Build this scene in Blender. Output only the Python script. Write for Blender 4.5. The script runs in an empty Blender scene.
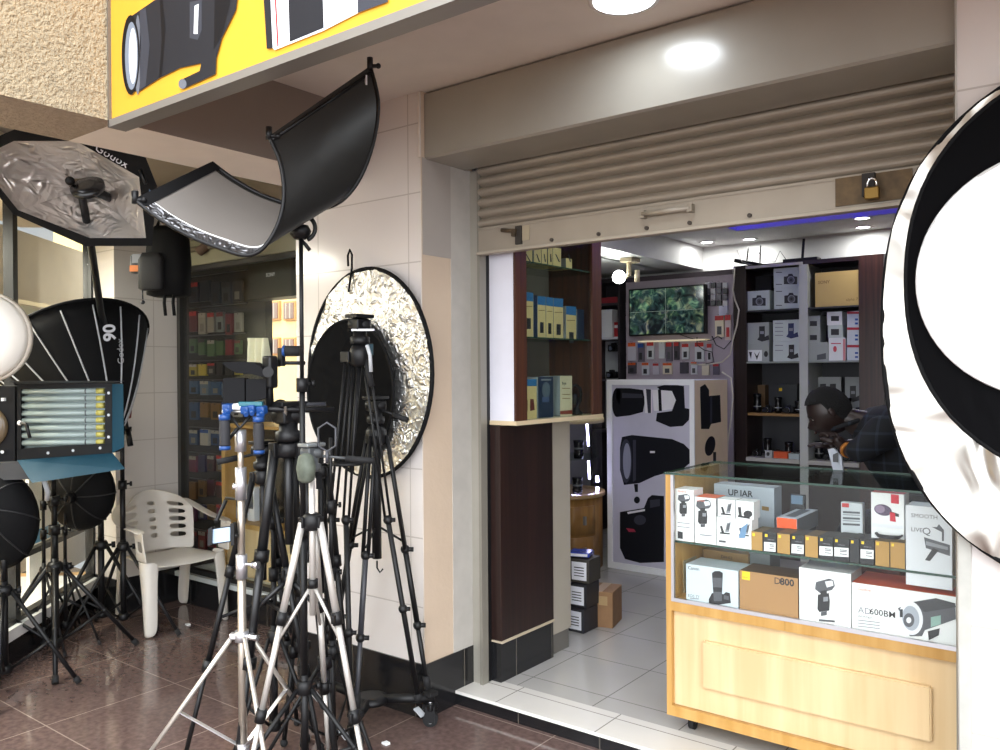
import bpy, bmesh, math, random
from mathutils import Vector, Matrix, Euler
random.seed(7)
PI = math.pi
SC = bpy.context.scene
COL = SC.collection

# ------------------------------------------------------------------ camera
F = 830.2
RT = Vector((0.79268, 0.60960, -0.007003))
UP = Vector((0.003236, 0.00728, 0.999968))
FW = Vector((-0.609629, 0.792678, -0.003798))
CAMP = Vector((0, 0, 1.5))
cd = bpy.data.cameras.new('camera'); cam = bpy.data.objects.new('camera', cd); COL.objects.link(cam)
cd.sensor_width = 36; cd.lens = 36 * F / 1000; cd.clip_start = 0.05; cd.clip_end = 200
mw = Matrix((RT, UP, -FW)).transposed().to_4x4(); mw.translation = CAMP
cam.matrix_world = mw
SC.camera = cam

SKY_LOW, SKY_HIGH = .5, 5.4
# ------------------------------------------------------------------ world, exposure, big lights
SC.view_settings.view_transform = 'Standard'
SC.view_settings.look = 'None'
SC.view_settings.gamma = 1
SC.view_settings.use_curve_mapping = False
SC.view_settings.exposure = 0.35
w = bpy.data.worlds.new('overcast_sky'); SC.world = w; w.use_nodes = True
bg = w.node_tree.nodes['Background']
bg.inputs[0].default_value = (0.93, 0.96, 1.0, 1)
# overcast sky, brighter towards the open street on the right behind the photographer
_nt = w.node_tree; _tc = _nt.nodes.new('ShaderNodeTexCoord'); _dp = _nt.nodes.new('ShaderNodeVectorMath'); _dp.operation = 'DOT_PRODUCT'
_dp.inputs[1].default_value = Vector((0.45, -0.75, 0.72)).normalized(); _nt.links.new(_tc.outputs['Generated'], _dp.inputs[0])
_mr = _nt.nodes.new('ShaderNodeMapRange'); _mr.interpolation_type = 'SMOOTHSTEP'; _mr.inputs[1].default_value = .2; _mr.inputs[2].default_value = 1.0; _mr.inputs[3].default_value = SKY_LOW; _mr.inputs[4].default_value = SKY_HIGH
_nt.links.new(_dp.outputs['Value'], _mr.inputs[0]); _nt.links.new(_mr.outputs[0], bg.inputs[1])
SC.cycles.max_bounces = 8
SC.cycles.transparent_max_bounces = 24
SC.cycles.sample_clamp_indirect = 6
SC.cycles.caustics_reflective = False
SC.cycles.caustics_refractive = False
SC.cycles.use_denoising = True

def area(name, loc, size, power, color=(1, 1, 1), direc=(0, 0, -1), size_y=None, shape='SQUARE', spread=PI):
    l = bpy.data.lights.new(name, 'AREA'); l.energy = power; l.color = color; l.size = size; l.spread = spread
    l.shape = shape
    if size_y: l.shape = 'RECTANGLE'; l.size_y = size_y
    o = bpy.data.objects.new(name, l); COL.objects.link(o); o.location = loc
    o.rotation_euler = Vector(direc).to_track_quat('-Z', 'Y').to_euler()
    return o
SUN = bpy.data.lights.new('sun', 'SUN'); SUN.energy = 2.2; SUN.angle = 0.2; SUN.color = (1, .95, .86)
so = bpy.data.objects.new('sun', SUN); COL.objects.link(so)
so.rotation_euler = Vector((0.30, 0.35, -1.0)).to_track_quat('-Z', 'Y').to_euler()

# ------------------------------------------------------------------ point helpers
def P(px, py, X=None, Y=None, Z=None, t=None):
    d = FW + RT * ((px - 500) / F) - UP * ((py - 375) / F)
    if X is not None: s = X / d.x
    elif Y is not None: s = Y / d.y
    elif Z is not None: s = (Z - 1.5) / d.z
    else: s = t
    return CAMP + d * s

# ------------------------------------------------------------------ materials
def lin(h):
    c = [int(h[i:i + 2], 16) / 255 for i in (0, 2, 4)]
    return tuple(x / 12.92 if x < .04045 else ((x + .055) / 1.055) ** 2.4 for x in c) + (1,)
MC = {}
def mat(h, rough=.5, metal=0, spec=.5, name=None, emit=0, bump=0, bscale=30, var=0, vscale=8, coat=0):
    k = (h, rough, metal, spec, emit, bump, bscale, var, vscale, coat)
    if k in MC: return MC[k]
    m = bpy.data.materials.new(name or 'paint_' + h); m.use_nodes = True
    nt = m.node_tree; b = nt.nodes['Principled BSDF']
    b.inputs['Base Color'].default_value = lin(h); b.inputs['Roughness'].default_value = rough
    b.inputs['Metallic'].default_value = metal; b.inputs['Specular IOR Level'].default_value = spec
    b.inputs['Coat Weight'].default_value = coat
    tc = nt.nodes.new('ShaderNodeTexCoord')
    if emit:
        b.inputs['Emission Color'].default_value = lin(h); b.inputs['Emission Strength'].default_value = emit
    if bump:
        n = nt.nodes.new('ShaderNodeTexNoise'); n.inputs['Scale'].default_value = bscale; n.inputs['Detail'].default_value = 5
        nt.links.new(tc.outputs['Object'], n.inputs['Vector'])
        bp = nt.nodes.new('ShaderNodeBump'); bp.inputs['Strength'].default_value = bump; bp.inputs['Distance'].default_value = .02
        nt.links.new(n.outputs['Fac'], bp.inputs['Height']); nt.links.new(bp.outputs['Normal'], b.inputs['Normal'])
    v = var or .06
    n = nt.nodes.new('ShaderNodeTexNoise'); n.inputs['Scale'].default_value = vscale; n.inputs['Detail'].default_value = 4
    nt.links.new(tc.outputs['Object'], n.inputs['Vector'])
    mx = nt.nodes.new('ShaderNodeMix'); mx.data_type = 'RGBA'; mx.blend_type = 'MULTIPLY'
    rp = nt.nodes.new('ShaderNodeMapRange'); rp.inputs[1].default_value = .3; rp.inputs[2].default_value = .7
    rp.inputs[3].default_value = 1 - v; rp.inputs[4].default_value = 1.0
    nt.links.new(n.outputs['Fac'], rp.inputs[0]); mx.inputs[0].default_value = 1
    mx.inputs[6].default_value = lin(h); nt.links.new(rp.outputs[0], mx.inputs[7])
    nt.links.new(mx.outputs[2], b.inputs['Base Color'])
    MC[k] = m
    return m

def tile_mat(name, h, hg, w, hh, axes, off=(0, 0), rough=.15, gw=.004, var=.12, var2=None, spec=.5, mortar_rough=None, vscale=14):
    m = bpy.data.materials.new(name); m.use_nodes = True; nt = m.node_tree; b = nt.nodes['Principled BSDF']
    b.inputs['Roughness'].default_value = rough; b.inputs['Specular IOR Level'].default_value = spec
    tc = nt.nodes.new('ShaderNodeTexCoord'); sp = nt.nodes.new('ShaderNodeSeparateXYZ'); cb = nt.nodes.new('ShaderNodeCombineXYZ')
    nt.links.new(tc.outputs['Object'], sp.inputs[0])
    for i, a in enumerate(axes):
        ad = nt.nodes.new('ShaderNodeMath'); ad.operation = 'ADD'; ad.inputs[1].default_value = off[i] + 100 * (w if i == 0 else hh)
        nt.links.new(sp.outputs['XYZ'.index(a)], ad.inputs[0]); nt.links.new(ad.outputs[0], cb.inputs[i])
    br = nt.nodes.new('ShaderNodeTexBrick'); br.offset = 0; br.inputs['Scale'].default_value = 1
    br.inputs['Mortar Size'].default_value = gw; br.inputs['Brick Width'].default_value = w; br.inputs['Row Height'].default_value = hh
    br.inputs['Mortar Smooth'].default_value = .1
    n = nt.nodes.new('ShaderNodeTexNoise'); n.inputs['Scale'].default_value = vscale; n.inputs['Detail'].default_value = 6
    nt.links.new(tc.outputs['Object'], n.inputs['Vector'])
    cr = nt.nodes.new('ShaderNodeValToRGB'); cr.color_ramp.elements[0].position = .35; cr.color_ramp.elements[1].position = .65
    c = lin(h); cr.color_ramp.elements[0].color = tuple(x * (1 - var) for x in c[:3]) + (1,)
    cr.color_ramp.elements[1].color = lin(var2) if var2 else c
    nt.links.new(n.outputs['Fac'], cr.inputs[0])
    nt.links.new(cr.outputs[0], br.inputs['Color1']); nt.links.new(cr.outputs[0], br.inputs['Color2'])
    br.inputs['Mortar'].default_value = lin(hg)
    nt.links.new(cb.outputs[0], br.inputs['Vector']); nt.links.new(br.outputs['Color'], b.inputs['Base Color'])
    bp = nt.nodes.new('ShaderNodeBump'); bp.inputs['Strength'].default_value = .25; bp.inputs['Distance'].default_value = .002; bp.invert = True
    nt.links.new(br.outputs['Fac'], bp.inputs['Height']); nt.links.new(bp.outputs['Normal'], b.inputs['Normal'])
    return m

def wood_mat(name, h1, h2, sc=(30, 30, 1.2), rough=.4):
    m = bpy.data.materials.new(name); m.use_nodes = True; nt = m.node_tree; b = nt.nodes['Principled BSDF']
    b.inputs['Roughness'].default_value = rough
    tc = nt.nodes.new('ShaderNodeTexCoord'); mp = nt.nodes.new('ShaderNodeMapping'); mp.inputs['Scale'].default_value = sc
    n = nt.nodes.new('ShaderNodeTexNoise'); n.inputs['Scale'].default_value = 1; n.inputs['Detail'].default_value = 6; n.inputs['Distortion'].default_value = .3
    cr = nt.nodes.new('ShaderNodeValToRGB'); cr.color_ramp.elements[0].position = .35; cr.color_ramp.elements[1].position = .65
    cr.color_ramp.elements[0].color = lin(h1); cr.color_ramp.elements[1].color = lin(h2)
    nt.links.new(tc.outputs['Object'], mp.inputs[0]); nt.links.new(mp.outputs[0], n.inputs['Vector'])
    nt.links.new(n.outputs['Fac'], cr.inputs[0]); nt.links.new(cr.outputs[0], b.inputs['Base Color'])
    return m

def crinkle_mat(name, h, rough=.3, metal=.9, strength=.6, scale=6, stretch=(1, 1, 1), spec=.5):
    m = bpy.data.materials.new(name); m.use_nodes = True; nt = m.node_tree; b = nt.nodes['Principled BSDF']
    b.inputs['Base Color'].default_value = lin(h); b.inputs['Roughness'].default_value = rough; b.inputs['Metallic'].default_value = metal; b.inputs['Specular IOR Level'].default_value = spec
    tc = nt.nodes.new('ShaderNodeTexCoord'); mp = nt.nodes.new('ShaderNodeMapping'); mp.inputs['Scale'].default_value = stretch
    nt.links.new(tc.outputs['Object'], mp.inputs[0])
    n = nt.nodes.new('ShaderNodeTexNoise'); n.inputs['Scale'].default_value = scale; n.inputs['Detail'].default_value = 4; n.inputs['Distortion'].default_value = 1.5
    n.noise_type = 'RIDGED_MULTIFRACTAL'
    nt.links.new(mp.outputs[0], n.inputs['Vector'])
    bp = nt.nodes.new('ShaderNodeBump'); bp.inputs['Strength'].default_value = strength; bp.inputs['Distance'].default_value = .03
    nt.links.new(n.outputs['Fac'], bp.inputs['Height']); nt.links.new(bp.outputs['Normal'], b.inputs['Normal'])
    return m

def glass_mat(name, tint='f4faf7', refl=1.0, rough=.01):
    m = bpy.data.materials.new(name); m.use_nodes = True; nt = m.node_tree
    nt.nodes.remove(nt.nodes['Principled BSDF']); out = nt.nodes['Material Output']
    tr = nt.nodes.new('ShaderNodeBsdfTransparent'); tr.inputs[0].default_value = lin(tint)
    gl = nt.nodes.new('ShaderNodeBsdfGlossy'); gl.inputs['Roughness'].default_value = rough
    lw = nt.nodes.new('ShaderNodeLayerWeight'); lw.inputs[0].default_value = .5
    fr = nt.nodes.new('ShaderNodeMath'); fr.operation = 'POWER'; fr.inputs[1].default_value = 4; nt.links.new(lw.outputs['Facing'], fr.inputs[0])
    ml = nt.nodes.new('ShaderNodeMath'); ml.operation = 'MULTIPLY_ADD'; ml.inputs[1].default_value = refl * .4; ml.inputs[2].default_value = refl * .02
    mx = nt.nodes.new('ShaderNodeMixShader')
    nt.links.new(fr.outputs[0], ml.inputs[0]); nt.links.new(ml.outputs[0], mx.inputs[0])
    nt.links.new(tr.outputs[0], mx.inputs[1]); nt.links.new(gl.outputs[0], mx.inputs[2]); nt.links.new(mx.outputs[0], out.inputs[0])
    return m

def glow(name, h, s):
    m = bpy.data.materials.new(name); m.use_nodes = True; b = m.node_tree.nodes['Principled BSDF']
    b.inputs['Base Color'].default_value = lin(h); b.inputs['Emission Color'].default_value = lin(h); b.inputs['Emission Strength'].default_value = s
    return m

BLK = mat('0e0e10', .45, spec=.35); BLKM = mat('0e0e11', .6); BLKG = mat('121215', .25, spec=.5); DGR = mat('3a3b40', .4)
SILV = mat('c8c4bc', .28, .9, name='brushed_silver'); ALU = mat('c9c8cc', .35, .8, name='aluminium'); CHR = mat('e8e8ea', .12, 1, name='chrome')
WHT = mat('f2f2f2', .5, name='white_paint'); LGR = mat('b9bcc0', .5); MGR = mat('7c7e84', .5); RED = mat('c23a3a', .5); ORG = mat('e2622c', .5)
BLUE = mat('2a55a8', .4); YEL = mat('f0c419', .5); RUB = mat('101012', .8, name='rubber')
GLASS = glass_mat('clear_glass', 'fdfffe', refl=.9); GLASSD = glass_mat('tinted_glass', 'f3f9f6', .9)

# ------------------------------------------------------------------ mesh builder
def frame_from(d):
    d = Vector(d).normalized(); a = Vector((0, 0, 1)) if abs(d.z) < .95 else Vector((1, 0, 0))
    x = a.cross(d).normalized(); y = d.cross(x)
    return x, y, d
class MB:
    def __init__(s): s.bm = bmesh.new(); s.ms = []; s.M = Matrix()
    def mi(s, m):
        if m not in s.ms: s.ms.append(m)
        return s.ms.index(m)
    def V(s, p): return s.bm.verts.new(s.M @ Vector(p))
    def face(s, vs, m, smooth=False):
        try: f = s.bm.faces.new(vs)
        except ValueError: return None
        f.material_index = s.mi(m); f.smooth = smooth; return f
    def quad(s, pts, m): return s.face([s.V(p) for p in pts], m)
    def box(s, c, sz, m, rot=None, bev=0, mats=None):
        c = Vector(c); h = Vector(sz) / 2; R = Matrix() if rot is None else (rot.to_4x4() if isinstance(rot, Matrix) else Euler(rot).to_matrix().to_4x4())
        vs = [s.V(c + (R @ Vector((x * h.x, y * h.y, z * h.z)))) for x in (-1, 1) for y in (-1, 1) for z in (-1, 1)]
        fs = [((0, 1, 3, 2), 'L'), ((4, 6, 7, 5), 'R'), ((0, 4, 5, 1), 'F'), ((2, 3, 7, 6), 'B'), ((0, 2, 6, 4), 'D'), ((1, 5, 7, 3), 'T')]
        out = [s.face([vs[i] for i in q], (mats or {}).get(k, m)) for q, k in fs]
        if bev:
            es = list({e for f in out for e in f.edges})
            r = bmesh.ops.bevel(s.bm, geom=es, offset=min(bev, min(h) * .9), segments=2, affect='EDGES', profile=.5)
            for f in r['faces']: f.smooth = True
        return s
    def bx(s, a, b, m, bev=0, mats=None):
        a = Vector(a); b = Vector(b); return s.box((a + b) / 2, [abs(x) for x in (b - a)], m, None, bev, mats)
    def ring(s, c, x, y, r, n, ry=None):
        ry = r if ry is None else ry
        return [s.V(c + x * (r * math.cos(2 * PI * i / n)) + y * (ry * math.sin(2 * PI * i / n))) for i in range(n)]
    def skin(s, rings, m, closed=False, smooth=True):
        k = len(rings)
        for j in range(k if closed else k - 1):
            a, b = rings[j], rings[(j + 1) % k]; n = len(a)
            for i in range(n): s.face([a[i], a[(i + 1) % n], b[(i + 1) % n], b[i]], m, smooth)
    def cyl(s, p0, p1, r, m, r1=None, n=12, cap=True):
        p0 = Vector(p0); p1 = Vector(p1); x, y, d = frame_from(p1 - p0); r1 = r if r1 is None else r1
        a = s.ring(p0, x, y, r, n); b = s.ring(p1, x, y, r1, n); s.skin([a, b], m)
        if cap: s.face(a[::-1], m); s.face(b, m)
        return s
    def tube(s, pts, r, m, n=8, closed=False, cap=True):
        pts = [Vector(p) for p in pts]; k = len(pts); rings = []
        rr = r if isinstance(r, (list, tuple)) else [r] * k
        x = None
        for i, p in enumerate(pts):
            if closed: d = pts[(i + 1) % k] - pts[i - 1]
            else: d = pts[min(i + 1, k - 1)] - pts[max(i - 1, 0)]
            if d.length < 1e-9: d = Vector((0, 0, 1))
            d.normalize()
            if x is None: x, y, _ = frame_from(d)
            else:
                x = x - d * x.dot(d)
                x = x.normalized() if x.length > 1e-6 else frame_from(d)[0]
                y = d.cross(x)
            rings.append(s.ring(p, x, y, rr[i], n))
        s.skin(rings, m, closed)
        if cap and not closed: s.face(rings[0][::-1], m); s.face(rings[-1], m)
        return s
    def lathe(s, prof, m, p=(0, 0, 0), d=(0, 0, 1), n=24, mats=None, a0=0, cap=True):
        x, y, d = frame_from(d); p = Vector(p); rings = []
        c, sn = math.cos(a0), math.sin(a0); x, y = x * c + y * sn, y * c - x * sn
        for (r, z) in prof:
            rings.append(s.ring(p + d * z, x, y, max(r, 1e-4), n))
        for j in range(len(rings) - 1): s.skin([rings[j], rings[j + 1]], mats[j] if mats else m)
        if not cap: return s
        s.face(rings[0][::-1], mats[0] if mats else m); s.face(rings[-1], mats[-1] if mats else m)
        return s
    def sph(s, c, r, m, n=12, k=8, sc=(1, 1, 1)):
        c = Vector(c); rings = []
        for j in range(1, k):
            a = PI * j / k
            rings.append([s.V(c + Vector((sc[0] * r * math.sin(a) * math.cos(2 * PI * i / n), sc[1] * r * math.sin(a) * math.sin(2 * PI * i / n), sc[2] * r * math.cos(a)))) for i in range(n)])
        s.skin(rings[::-1], m)
        t = s.V(c + Vector((0, 0, r * sc[2]))); b = s.V(c - Vector((0, 0, r * sc[2])))
        for i in range(n):
            s.face([t, rings[0][i], rings[0][(i + 1) % n]], m, True); s.face([b, rings[-1][(i + 1) % n], rings[-1][i]], m, True)
        return s
    def disc(s, c, r, m, d=(0, 0, 1), n=24, ry=None, th=0):
        x, y, d = frame_from(d); c = Vector(c)
        a = s.ring(c, x, y, r, n, ry); s.face(a, m)
        if th:
            b = s.ring(c - d * th, x, y, r, n, ry); s.skin([b, a], m, smooth=False); s.face(b[::-1], m)
        return s
    def prism(s, pts, vec, m, ms=None):
        pts = [Vector(p) for p in pts]; vec = Vector(vec)
        a = [s.V(p) for p in pts]; b = [s.V(p + vec) for p in pts]; n = len(a)
        s.face(a, m); s.face(b[::-1], ms or m)
        for i in range(n): s.face([a[i], b[i], b[(i + 1) % n], a[(i + 1) % n]], ms or m)
        return s
    def text(s, t, size, org, xd, yd, m, off=.0008, align='LEFT', bold=.0):
        key = (t, bold)
        cu = bpy.data.curves.new('lettering', 'FONT'); cu.body = t; cu.size = 1; cu.align_x = align; cu.resolution_u = 2; cu.offset = bold
        ob = bpy.data.objects.new('lettering', cu); me = ob.to_mesh()
        xd = Vector(xd).normalized(); yd = Vector(yd).normalized(); nd = xd.cross(yd); o = Vector(org) + nd * off
        vs = [s.V(o + xd * (v.co.x * size) + yd * (v.co.y * size)) for v in me.vertices]
        for p in me.polygons: s.face([vs[i] for i in p.vertices], m)
        ob.to_mesh_clear(); bpy.data.objects.remove(ob); bpy.data.curves.remove(cu)
        return s
    def build(s, name, parent=None, wm=None, recalc=True):
        """wm: matrix of the thing; vertices authored in world space are brought to its frame"""
        if wm is not None: s.bm.transform(wm.inverted())
        if recalc: bmesh.ops.recalc_face_normals(s.bm, faces=s.bm.faces)
        me = bpy.data.meshes.new(name); s.bm.to_mesh(me); s.bm.free()
        for m in s.ms: me.materials.append(m)
        o = bpy.data.objects.new(name, me); COL.objects.link(o)
        if parent is not None: o.parent = parent
        return o

def tag(o, label=None, cat=None, group=None, kind=None):
    if label: o['label'] = label
    if cat: o['category'] = cat
    if group: o['group'] = group
    if kind: o['kind'] = kind
    return o
class Thing:
    def __init__(s, name, label, cat, loc=(0, 0, 0), rot=(0, 0, 0), group=None):
        s.o = bpy.data.objects.new(name, None); s.o.empty_display_size = .1; COL.objects.link(s.o)
        s.o.location = loc; s.o.rotation_euler = rot; tag(s.o, label, cat, group)
        s.M = Matrix.Translation(loc) @ Euler(rot).to_matrix().to_4x4()
    def part(s, name, mb, parent=None, world=False, label=None):
        o = mb.build(name, parent or s.o, s.M if world else None)
        if label: o['label'] = label
        return o
def solo(name, mb, label, cat, loc=(0, 0, 0), rot=(0, 0, 0), group=None, world=False):
    M = Matrix.Translation(loc) @ Euler(rot).to_matrix().to_4x4()
    o = mb.build(name, None, M if world else None); o.location = loc; o.rotation_euler = rot
    return tag(o, label, cat, group)
def struct(name, mb): return tag(mb.build(name), kind='structure')
# ================================================================== THE SETTING
CZ = 2.715          # porch ceiling
ZI = .064           # shop floor
M_FLOOR = tile_mat('brown_porch_tile', '6b5853', '95847a', .6, .6, 'XY', off=(.11, .18), rough=.09, gw=.003, var=.35, vscale=40, spec=.5)
M_INFL = tile_mat('pale_shop_tile', 'b3b1ac', '77756f', .4, .4, 'XY', off=(.26, .02), rough=.12, gw=.0025, var=.04, vscale=3)
M_STEP = tile_mat('white_step_tile', 'd9d6cf', '8f8b84', .5, 5, 'XY', off=(.22, 2), rough=.2, gw=.003, var=.04, vscale=6)
M_WT = tile_mat('white_wall_tile', 'd8d2ce', 'b9b2ac', .6, .3, 'XZ', off=(.13, .12), rough=.18, gw=.003, var=.03, vscale=2)
M_WTY = tile_mat('white_side_tile', 'd4cfca', 'b9b2ac', .6, .3, 'YZ', off=(.1, .12), rough=.18, gw=.003, var=.03, vscale=2)
M_BK = tile_mat('black_skirting_tile', '1b1b1d', '4a4640', .4, .9, 'XZ', off=(.1, .3), rough=.18, gw=.003, var=.2)
M_BKY = tile_mat('black_skirting_side', '1b1b1d', '5a564d', .3, .9, 'YZ', off=(.1, .3), rough=.18, gw=.003, var=.2)
M_BEIGE = mat('cdb9a3', .6, name='beige_plaster', bump=.15, bscale=20, var=.08, vscale=3)
M_CEIL = mat('d9d2cb', .8, name='porch_ceiling_paint')
M_INW = mat('d2d3d1', .6, name='shop_white_paint')
M_ROUGH = mat('b5a78c', .9, name='roughcast_render', bump=1.0, bscale=90, var=.3, vscale=60)
M_SOFF = mat('ab9a88', .9, name='roughcast_soffit', bump=.6, bscale=80, var=.25, vscale=50)
M_DWOOD = wood_mat('dark_wenge_panel', '1d1210', '2c1b17', (60, 60, 1.5), .35)
M_BWOOD = wood_mat('walnut_frame', '40241a', '56331f', (60, 60, 1.5), .35)
M_LWOOD = wood_mat('pale_oak_panel', 'cdb083', 'dcc398', (14, 14, .8), .4)
M_LEDGE = wood_mat('oak_edging', 'b08544', 'c0985a', (20, 20, 2), .4)

m = MB(); m.bx((-14, -9, -.1), (6, 2.9, 0), M_FLOOR); m.bx((-14, 2.9, -.1), (-2.46, 3.1, 0), M_FLOOR); struct('floor', m)
m = MB(); m.bx((-3.25, 3.05, -.05), (1.2, 6.75, ZI), M_INFL); m.bx((-3.9, 3.68, -.05), (-3.25, 6.75, ZI), M_INFL); struct('floor_shop', m)
m = MB(); m.bx((-2.46, 2.842, -.02), (1.2, 3.05, ZI - .006), M_BK)
m.bx((-2.46, 2.838, ZI - .006), (1.2, 3.05, ZI + .0005), M_STEP)
m.bx((-2.46, 2.834, ZI - .012), (1.2, 2.839, ZI), mat('e5e2dc', .3)); struct('trim_1', m)
# left tiled pillar between display window and entrance
xl = P(297, 375, Y=2.64).x
def pillar(name, x0, x1, y0, y1, zt, sh=.235, reveal=None):
    m = MB()
    m.bx((x0, y0, sh), (x1, y1, zt), M_WT, mats={'R': reveal or M_WTY, 'L': M_WTY})
    m.bx((x0 - .008, y0 - .01, 0), (x1 + .006, y1, sh), M_BK, mats={'R': M_BKY, 'L': M_BKY})
    return struct(name, m)
m = MB()
m.bx((xl, 2.64, .235), (-2.452, 2.985, CZ), M_WT, mats={'R': M_BEIGE, 'L': M_WTY})
m.bx((xl - .006, 2.632, 0), (-2.446, 2.985, .235), M_BK, mats={'R': M_BKY, 'L': M_BKY}); struct('wall_left', m)
# plaster bead on the pillar corner beside the shutter box
m = MB(); m.tube([(-2.452, 2.637, z) for z in (.235, .6, 1.2, 1.9, 2.3, 2.43)] , .0025, mat('d9cfc4', .7), 6)
m.tube([(-2.455 + random.uniform(-.004, .004), 2.634, 2.43 + i * .035) for i in range(9)], .006, mat('d9cfc4', .8), 6); struct('trim_2', m)
yb_ = P(452, 400, X=-2.45).y; zb_ = P(440, 257, X=-2.45).z
m = MB(); m.bx((-2.453, yb_, .235), (-2.4495, 2.985, 2.43), mat('b9b5ae', .55, var=.12, vscale=12)); m.bx((-2.453, 2.645, zb_), (-2.4495, yb_, 2.43), mat('a8a19a', .6, var=.08, vscale=5)); struct('trim_9', m)
# shutter guide rail (left)
m = MB(); m.bx((-2.455, 2.965, ZI), (-2.40, 3.0, 2.425), mat('a9a59a', .45, .3), 0)
m.bx((-2.40, 2.955, ZI), (-2.385, 3.0, 2.425), mat('8e8a80', .4, .3)); m.bx((-2.395, 3.0, ZI), (-2.39, 3.03, 2.425), BLK); struct('trim_3', m)
m = MB(); m.bx((-.46, 2.955, ZI), (-.40, 3.0, 2.425), mat('8f8a7e', .45, .3)); struct('trim_4', m)
# right tiled pillar
m = MB(); m.bx((-.402, 2.64, .235), (1.6, 2.985, CZ), M_WT); m.bx((-.408, 2.632, 0), (1.6, 2.985, .235), M_BK)
m.tube([(-.404, 2.638, z) for z in (.235, .8, 1.5, 2.2, CZ)], .003, mat('b8b4ac', .6), 6)
struct('wall_right', m)
# corner bead strip of grey plaster on the right pillar
m = MB(); m.bx((-.4025, 2.633, .235), (-.372, 2.6405, 2.2), mat('b9b9b2', .5, var=.15, vscale=20)); struct('trim_5', m)
# porch ceiling and beam, lintels
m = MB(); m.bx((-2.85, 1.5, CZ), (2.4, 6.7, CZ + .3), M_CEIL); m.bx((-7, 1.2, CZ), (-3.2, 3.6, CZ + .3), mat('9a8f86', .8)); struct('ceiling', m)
m = MB(); m.bx((-3.205, 1.50, 2.385), (-2.84, 2.64, CZ + .35), mat('ece2da', .7), mats={'R': mat('8b7f77', .8)}); struct('trim_6', m)  # shade on the beam's inner side is put into its darker colour
m = MB(); m.bx((-3.205, -.6, 2.385), (-2.84, 1.50, 4.2), M_SOFF, mats={'R': M_ROUGH, 'F': M_ROUGH}); struct('wall_front', m)
m = MB(); m.bx((xl - .02, 2.66, 2.385), (-2.46, 3.0, CZ), M_WT); struct('wall_over_pillar', m) if 0 else m.bm.free()
# column at the left of the display window
pillar('wall_column', -5.42, -5.06, 2.64, 3.1, CZ, .22)

# ---- display window bay
m = MB(); m.bx((-5.06, 3.05, 0), (xl, 3.6, .17), M_BK); m.bx((-5.06, 3.03, .17), (xl, 3.6, .2), mat('bfc4c2', .4)); struct('window_sill', m)
W = lambda px, Y: P(px, 375, Y=Y).x
fr = mat('2b2a28', .4, .3)
m = MB()
for x in (-5.055, -3.56): m.bx((x, 3.06, .2), (x + .035, 3.10, 2.2), fr)
m.bx((-5.055, 3.06, .2), (xl, 3.10, .23), fr); m.bx((-5.055, 3.06, 2.17), (xl, 3.10, 2.2), fr)
struct('window_1', m)
m = MB(); m.bx((-5.02, 3.075, .23), (-3.53, 3.081, 2.17), GLASS); g = m.build('pane'); tag(g, kind='structure'); g.name = 'window_2'
# rail / lintel over it
m = MB(); m.bx((-5.06, 3.04, 2.2), (xl, 3.2, 2.36), mat('7d7a66', .5)); m.bx((-5.06, 3.02, 2.36), (xl, 3.22, CZ), mat('8a8178', .7))
m.cyl((-5.0, 3.03, 2.3), (-4.3, 3.03, 2.3), .018, mat('5d5548', .5)); m.cyl((-4.7, 3.0, 2.27), (-4.62, 3.04, 2.33), .03, mat('4a3428', .6)); struct('trim_7', m)
m = MB(); m.bx((-5.9, 3.62, 0), (-4.86, 3.68, 2.7), mat('2c2b30', .7)); struct('wall_display', m)
m = MB(); m.bx((-5.9, 3.1, 0), (-5.84, 3.68, 2.7), mat('2c2b30', .7)); struct('wall_display_side', m)
m = MB(); m.bx((-5.9, 3.11, 2.25), (-3.4, 3.66, 2.3), mat('3a3834', .7)); struct('ceiling_display', m)
m = MB(); m.bx((-5.9, 3.11, -.02), (-3.4, 3.66, .17), mat('4a4640', .7)); struct('floor_display', m)

# ---- oblique shop window at the far left
A = Vector((-5.35, 2.66, 0)); Bv = Vector((.667, -.745, 0)); Nv = Vector((-.745, -.667, 0))
def ob(s, n, z): return A + Bv * s + Nv * n + Vector((0, 0, z))
def obx(m, s0, s1, n0, n1, z0, z1, mt):
    m.prism([ob(s0, n0, z0), ob(s1, n0, z0), ob(s1, n1, z0), ob(s0, n1, z0)], (0, 0, z1 - z0), mt)
m = MB(); obx(m, 0, 3.2, 0, .5, 0, .14, M_BK); obx(m, -.02, 3.2, -.03, .5, .14, .20, mat('f0efec', .4)); struct('window_sill_left', m)
m = MB()
for s in (.0, .98, 2.1): obx(m, s, s + .05, .0, .05, .2, 2.5, fr)
obx(m, 0, 3.2, 0, .05, .2, .225, fr); obx(m, 0, 3.2, 0, .05, 2.46, 2.5, fr); obx(m, 0, 3.2, .0, .04, .52, .55, fr); struct('window_3', m)
m = MB(); obx(m, .05, 3.2, .02, .026, .22, 2.46, GLASS); g = struct('window_4', m)
m = MB(); obx(m, -5.5, 3.2, .95, 1.0, 0, 2.6, mat('f0dfc2', .7)); struct('wall_backdrop', m)  # cream wall added in place of the reflections in the oblique pane
m = MB(); obx(m, -.2, 3.2, .03, 1.0, .13, .18, mat('dcb27c', .6)); struct('floor_left_display', m)
m = MB(); obx(m, -.3, 3.2, -.05, .6, 2.5, CZ, mat('d9cbb8', .7)); struct('trim_8', m)

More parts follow.
